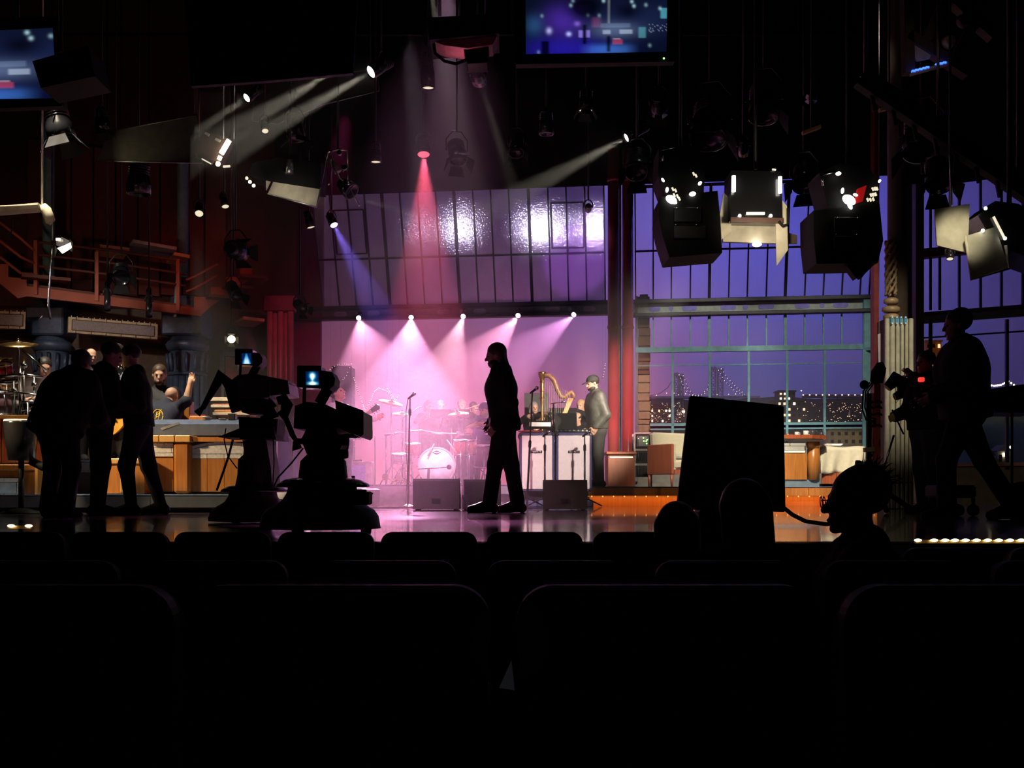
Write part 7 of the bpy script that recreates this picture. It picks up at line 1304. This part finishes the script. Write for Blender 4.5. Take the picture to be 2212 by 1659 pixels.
mover('right black moving light with glaring lamp and red glow', [(1770, 372), (1815, 352), (1880, 365), (1900, 400), (1895, 450), (1790, 455)], [(1757, 455), (1900, 440), (1908, 520), (1896, 568), (1764, 570), (1758, 512)], 9.1, [(1834, 432, .055), (1820, 412, .024), (1811, 375, .022), (1836, 445, .03), (1900, 391, .014), (1848, 421, .02)], [(1884, 405), (1889, 404), (1893, 404), (1880, 418), (1885, 417), (1890, 416), (1873, 428), (1879, 428), (1885, 427)], (1830, 360))
slab(MB(), [(1852, 408), (1872, 400), (1864, 434), (1846, 440)], 9.03, .02).o('red_gel', M('red_gel', (.3, .01, .01), .4, emit=.25, ecol=(1, .02, .02)), None)
bpy.data.objects['red_gel']['label'] = 'small red gel glowing beside the right moving light lamp'; bpy.data.objects['red_gel']['category'] = 'gel'
slab(MB(), [(1828, 572), (1850, 602), (1856, 594), (1862, 600), (1868, 592), (1890, 570)], 9.15, .1).o('hanging_cloth', black, None); tag(bpy.data.objects['hanging_cloth'], 'ragged black cloth tail under the right moving light', 'cloth')
spot(P(1450, 425, 8.6), P(1500, 520, 9.0), (1, .9, .75), .8, 90, .6, .03); 
# cream softlight in the middle
D = 9.2; t = thing('softlight', 'softlight with black front box and cream wings between moving lights', 'stage light', P(1632, 524, D)); slab(MB(), [(1580, 368), (1688, 370), (1690, 478), (1578, 476)], D-.12, .3).o('lamp_box', gloss_black, t); slab(MB(), [(1562, 472), (1575, 440), (1695, 440), (1692, 526), (1562, 522)], D+.06, .04).o('cream_back', cream, t); slab(MB(), [(1563, 416), (1578, 430), (1580, 500), (1556, 520), (1554, 470)], D-.02, .02).o('cream_wing', cream, t); slab(MB(), [(1688, 430), (1700, 445), (1702, 540), (1678, 574), (1676, 480)], D-.10, .02).o('cream_wing', cream, t); slab(MB(), [(1692, 500), (1722, 508), (1722, 526), (1692, 526)], D+.02, .02).o('brown_flap', M('umber_flap', (.10, .07, .05), .7), t)
for px, ya, yb in ((1585, 380, 414), (1685, 382, 417)): MB().tube(seg([(px, ya), (px, yb)], D-.16), .016, 10).o('lit_tube', lens_white, t)
for px in (1598, 1665): MB().ball(P(px, 466, D-.14), .014, 8, 6).o('screw_glint', lens_white, t)  # glints on the screws made as glowing balls
MB().bar(P(1578, 475, D-.13), P(1690, 477, D-.13), .03, .04, (0, 0, 1)).o('box_edge', M('copper_edge', (.12, .06, .05), .4), t); MB().bar(P(1612, 461, D-.14), P(1652, 461, D-.14), .012, .02, (0, 0, 1)).o('edge_glint', lens_dim, t); MB().ball(P(1635, 528, D+.02), (.04, .04, .018), 12, 8).o('under_bulb', lens_white, t); MB().tube(seg([(1682, 478), (1690, 488), (1702, 484), (1702, 450)], D-.15), .012, 8).o('loop_cable', rubber, t); MB().bar(P(1668, 366, D-.14), P(1676, 367, D-.14), .012, .01).o('edge_glint', lens_dim, t)  # bright box edges are bars with their own glow
hang(t, P(1632, 366, D)); spot(P(1632, 470, D-.05)+V((0, -.55, -.15)), P(1630, 490, D+.06), (1, .85, .6), 12, 110, .8, .05)  # unseen fill lamp added in front of the cream panels
# barn doors at far right
D = 8.8; t = thing('barn_door_light', 'black fixture with two cream barn doors at far right', 'stage light', P(2100, 500, D)); slab(MB(), [(2112, 465), (2130, 452), (2150, 434), (2200, 440), (2260, 480), (2260, 570), (2150, 530)], D, .4).o('housing', gloss_black, t); slab(MB(), [(2019, 452), (2095, 440), (2090, 546), (2024, 530)], D+.05, .02).o('barn_door', cream, t); slab(MB(), [(2086, 510), (2150, 490), (2180, 580), (2098, 604)], D-.05, .02).o('barn_door', M('grey_cream_board', (.52, .49, .40), .7), t)
MB().tube(seg([(2086, 510), (2098, 604), (2180, 580), (2172, 530)], D-.06), .012, 6).o('door_frame', cream, t); MB().tube(seg([(2146, 468), (2170, 515)], D-.02), .010, 6).o('edge_glint', lens_dim, t)  # glowing tube imitates light along the housing edge
for x, y in ((2123, 498), (2129, 450), (2171, 515)): MB().ball(P(x, y, D-.08), .014, 8, 6).o('screw_glint', lens_white, t)  # screw highlights put in as emissive balls
MB().tube([P(2056, 442, D+.05), P(2052, 330, D+.05), V((*P(2052, 0, D+.05).xy, 10))], .010, 6).o('hang_rod', steel, t); MB().tube([P(2180, 440, D+.2), V((*P(2180, 0, D+.2).xy, 10))], .02, 6).o('hang_rod', pipe_m, t)
spot(P(2075, 500, D)+V((-.15, -.6, .1)), P(2075, 510, D), (1, .9, .62), 14, 44, .8, .04)  # unseen lamp added in front to light the barn doors
can('small lit lamp in front of the oxblood beam at right', 2052, 560, 12, (2052, 620, 11.9), .04, .12, lens_dim, doors=False)
# catwalk with blue lights, top right
D = 10.5; t = thing('catwalk', 'dark slanting catwalk with cream gusset and blue lights, top right', 'catwalk', P(2000, 160, D)); wbr = M('dark_brown_beam', (.06, .035, .03), .7)
for a, b in (((1960, 78), (2090, 160)), ((2010, -40), (2145, 80)), ((1957, -40), (1962, 160)), ((2060, -30), (2000, 85)), ((2120, 20), (2060, 130))): MB().bar(P(*a, D), P(*b, D), .09, .12).o('beam', wbr, t)
slab(MB(), [(1966, 86), (2012, 118), (2008, 126), (1982, 131), (1968, 112)], D-.02, .03).o('cream_gusset', M('tan_gusset', (.50, .36, .22), .7), t); MB().bar(P(1968, 160, D-.05), P(2048, 138, D-.05), .08, .02, (0, 0, 1)).o('light_shelf', M('pale_shelf', (.45, .38, .4), .6), t); blu = glow('blue_led', (.02, .10, 1), 3.5)
for px, py in ((1973, 154), (1980, 152), (1988, 150), (1996, 148), (2003, 146), (2024, 140), (2032, 138), (2040, 136)): MB().box(P(px, py, D-.08), (.03, .03, .018)).o('blue_light', blu, t)
MB().lathe([(.04, 0), (.07, .03), (.05, .08)], P(2044, 94, D), (.2, -1, 0), 12).o('pulley', M('tan_pulley', (.35, .25, .15), .6), t); MB().lathe([(.04, 0), (.07, .03), (.05, .08)], P(2075, 50, D), (.2, -1, 0), 12).o('pulley', MATS['tan_pulley'], t)
spot(P(1985, 180, 10)+V((0, -.5, -.2)), P(1988, 110, D), (1, .75, .45), 2.5, 30, .6, .04)
t = thing('sloping_truss', 'long dark truss sloping down to the right edge', 'truss', P(2060, 300, 9.8)); MB().bar(P(1858, 168, 9.8), P(2240, 430, 9.8), .16, .12).o('chord', black, t); MB().bar(P(1858, 164, 9.75), P(2240, 420, 9.75), .012, .012).o('edge_wire', steel, t)
for k in range(7): MB().bar(P(1880+k*45, 190+k*31, 9.8), P(1890+k*45, 240+k*31, 9.8), .03, .03).o('brace', black, t)
MB().tube([P(1870, 176, 9.8), V((*P(1870, 0, 9.8).xy, 10))], .02, 6).o('hang_rod', pipe_m, t); MB().tube([P(2200, 400, 9.8), V((*P(2200, 0, 9.8).xy, 10))], .02, 6).o('hang_rod', pipe_m, t)
for px0, py0, px1, py1, mm, lab in ((1733, 288, 1772, 274, M('tan_shelf', (.45, .26, .12), .6), 'short tan shelf edge among the lamps at upper right'), (1899, 239, 1942, 226, M('tan_shelf', (.45, .26, .12), .6), 'tan crossbar under the sloping truss')):
    t = thing('grid_bar', lab, 'bar', P(px0, py0, 11)); MB().bar(P(px0, py0, 11), P(px1, py1, 11), .03, .06).o('bar', mm, t); MB().tube([P((px0+px1)/2, (py0+py1)/2, 11), V((*P((px0+px1)/2, 0, 11).xy, 10))], .010, 6).o('hang_rod', pipe_m, t)
# open faced lamp on a pole, left; tube shelf at far left
D = 16.2; t = thing('open_face_light', 'glaring open-faced light with barn doors on a pole at left', 'stage light', V((P(108, 0, D).x, D, 0))); MB().tube([P(113, 520, D), P(108, 600, D), P(104, 660, D), P(109, 690, D)], .018, 8).o('pole', chrome, t); MB().tube([P(113, 520, D), V((*P(113, 0, D).xy, 10))], .014, 8).o('hang_rod', pipe_m, t)
slab(MB(), [(121, 518), (134, 512), (150, 520), (140, 538), (122, 530)], D, .16).o('housing', gloss_black, t); slab(MB(), [(124, 536), (140, 530), (152, 524), (154, 535), (134, 547)], D-.03, .02).o('lit_face', lens_warm, t); MB().box(P(126, 517, D-.04), (.06, .03, .03)).o('lit_top', lens_warm, t); slab(MB(), [(150, 516), (158, 524), (156, 545), (150, 540)], D-.02, .01).o('barn_door', black, t); slab(MB(), [(118, 530), (124, 538), (118, 556)], D-.02, .01).o('barn_door', black, t)
MB().tube(seg([(92, 682), (84, 692)], D), .012, 6).o('pin', steel, t)
D = 12.5; t = thing('hanging_tray_light', 'long pale lamp tray hanging on a white rod at left edge', 'stage light', P(50, 460, D)); MB().bar(P(-80, 462, D), P(90, 448, D), .18, .06, (0, 0, 1)).o('tray', M('tan_tray', (.42, .36, .26), .6), t); MB().bar(P(-80, 454, D-.02), P(90, 446, D-.02), .2, .012, (0, 0, 1)).o('tray_lip', cream, t); MB().tube([P(91, 446, D), V((*P(93, 0, D).xy, 10))], .012, 8).o('hang_rod', cream, t); MB().tube([P(-40, 455, D), V((*P(-40, 0, D).xy, 10))], .012, 8).o('hang_rod', pipe_m, t); MB().tube(seg([(92, 446), (100, 455), (108, 475), (104, 484)], D-.02), [.05, .06, .06, .03], 10).o('end_shade', M('tan_tray', (.42, .36, .26), .6), t); MB().tube(seg([(26, 465), (28, 490), (20, 515)], D), .008, 6).o('dangling_cable', rubber, t)
spot(P(40, 440, D-1.0), P(60, 458, D), (1, .8, .5), 5, 60, .7, .05)
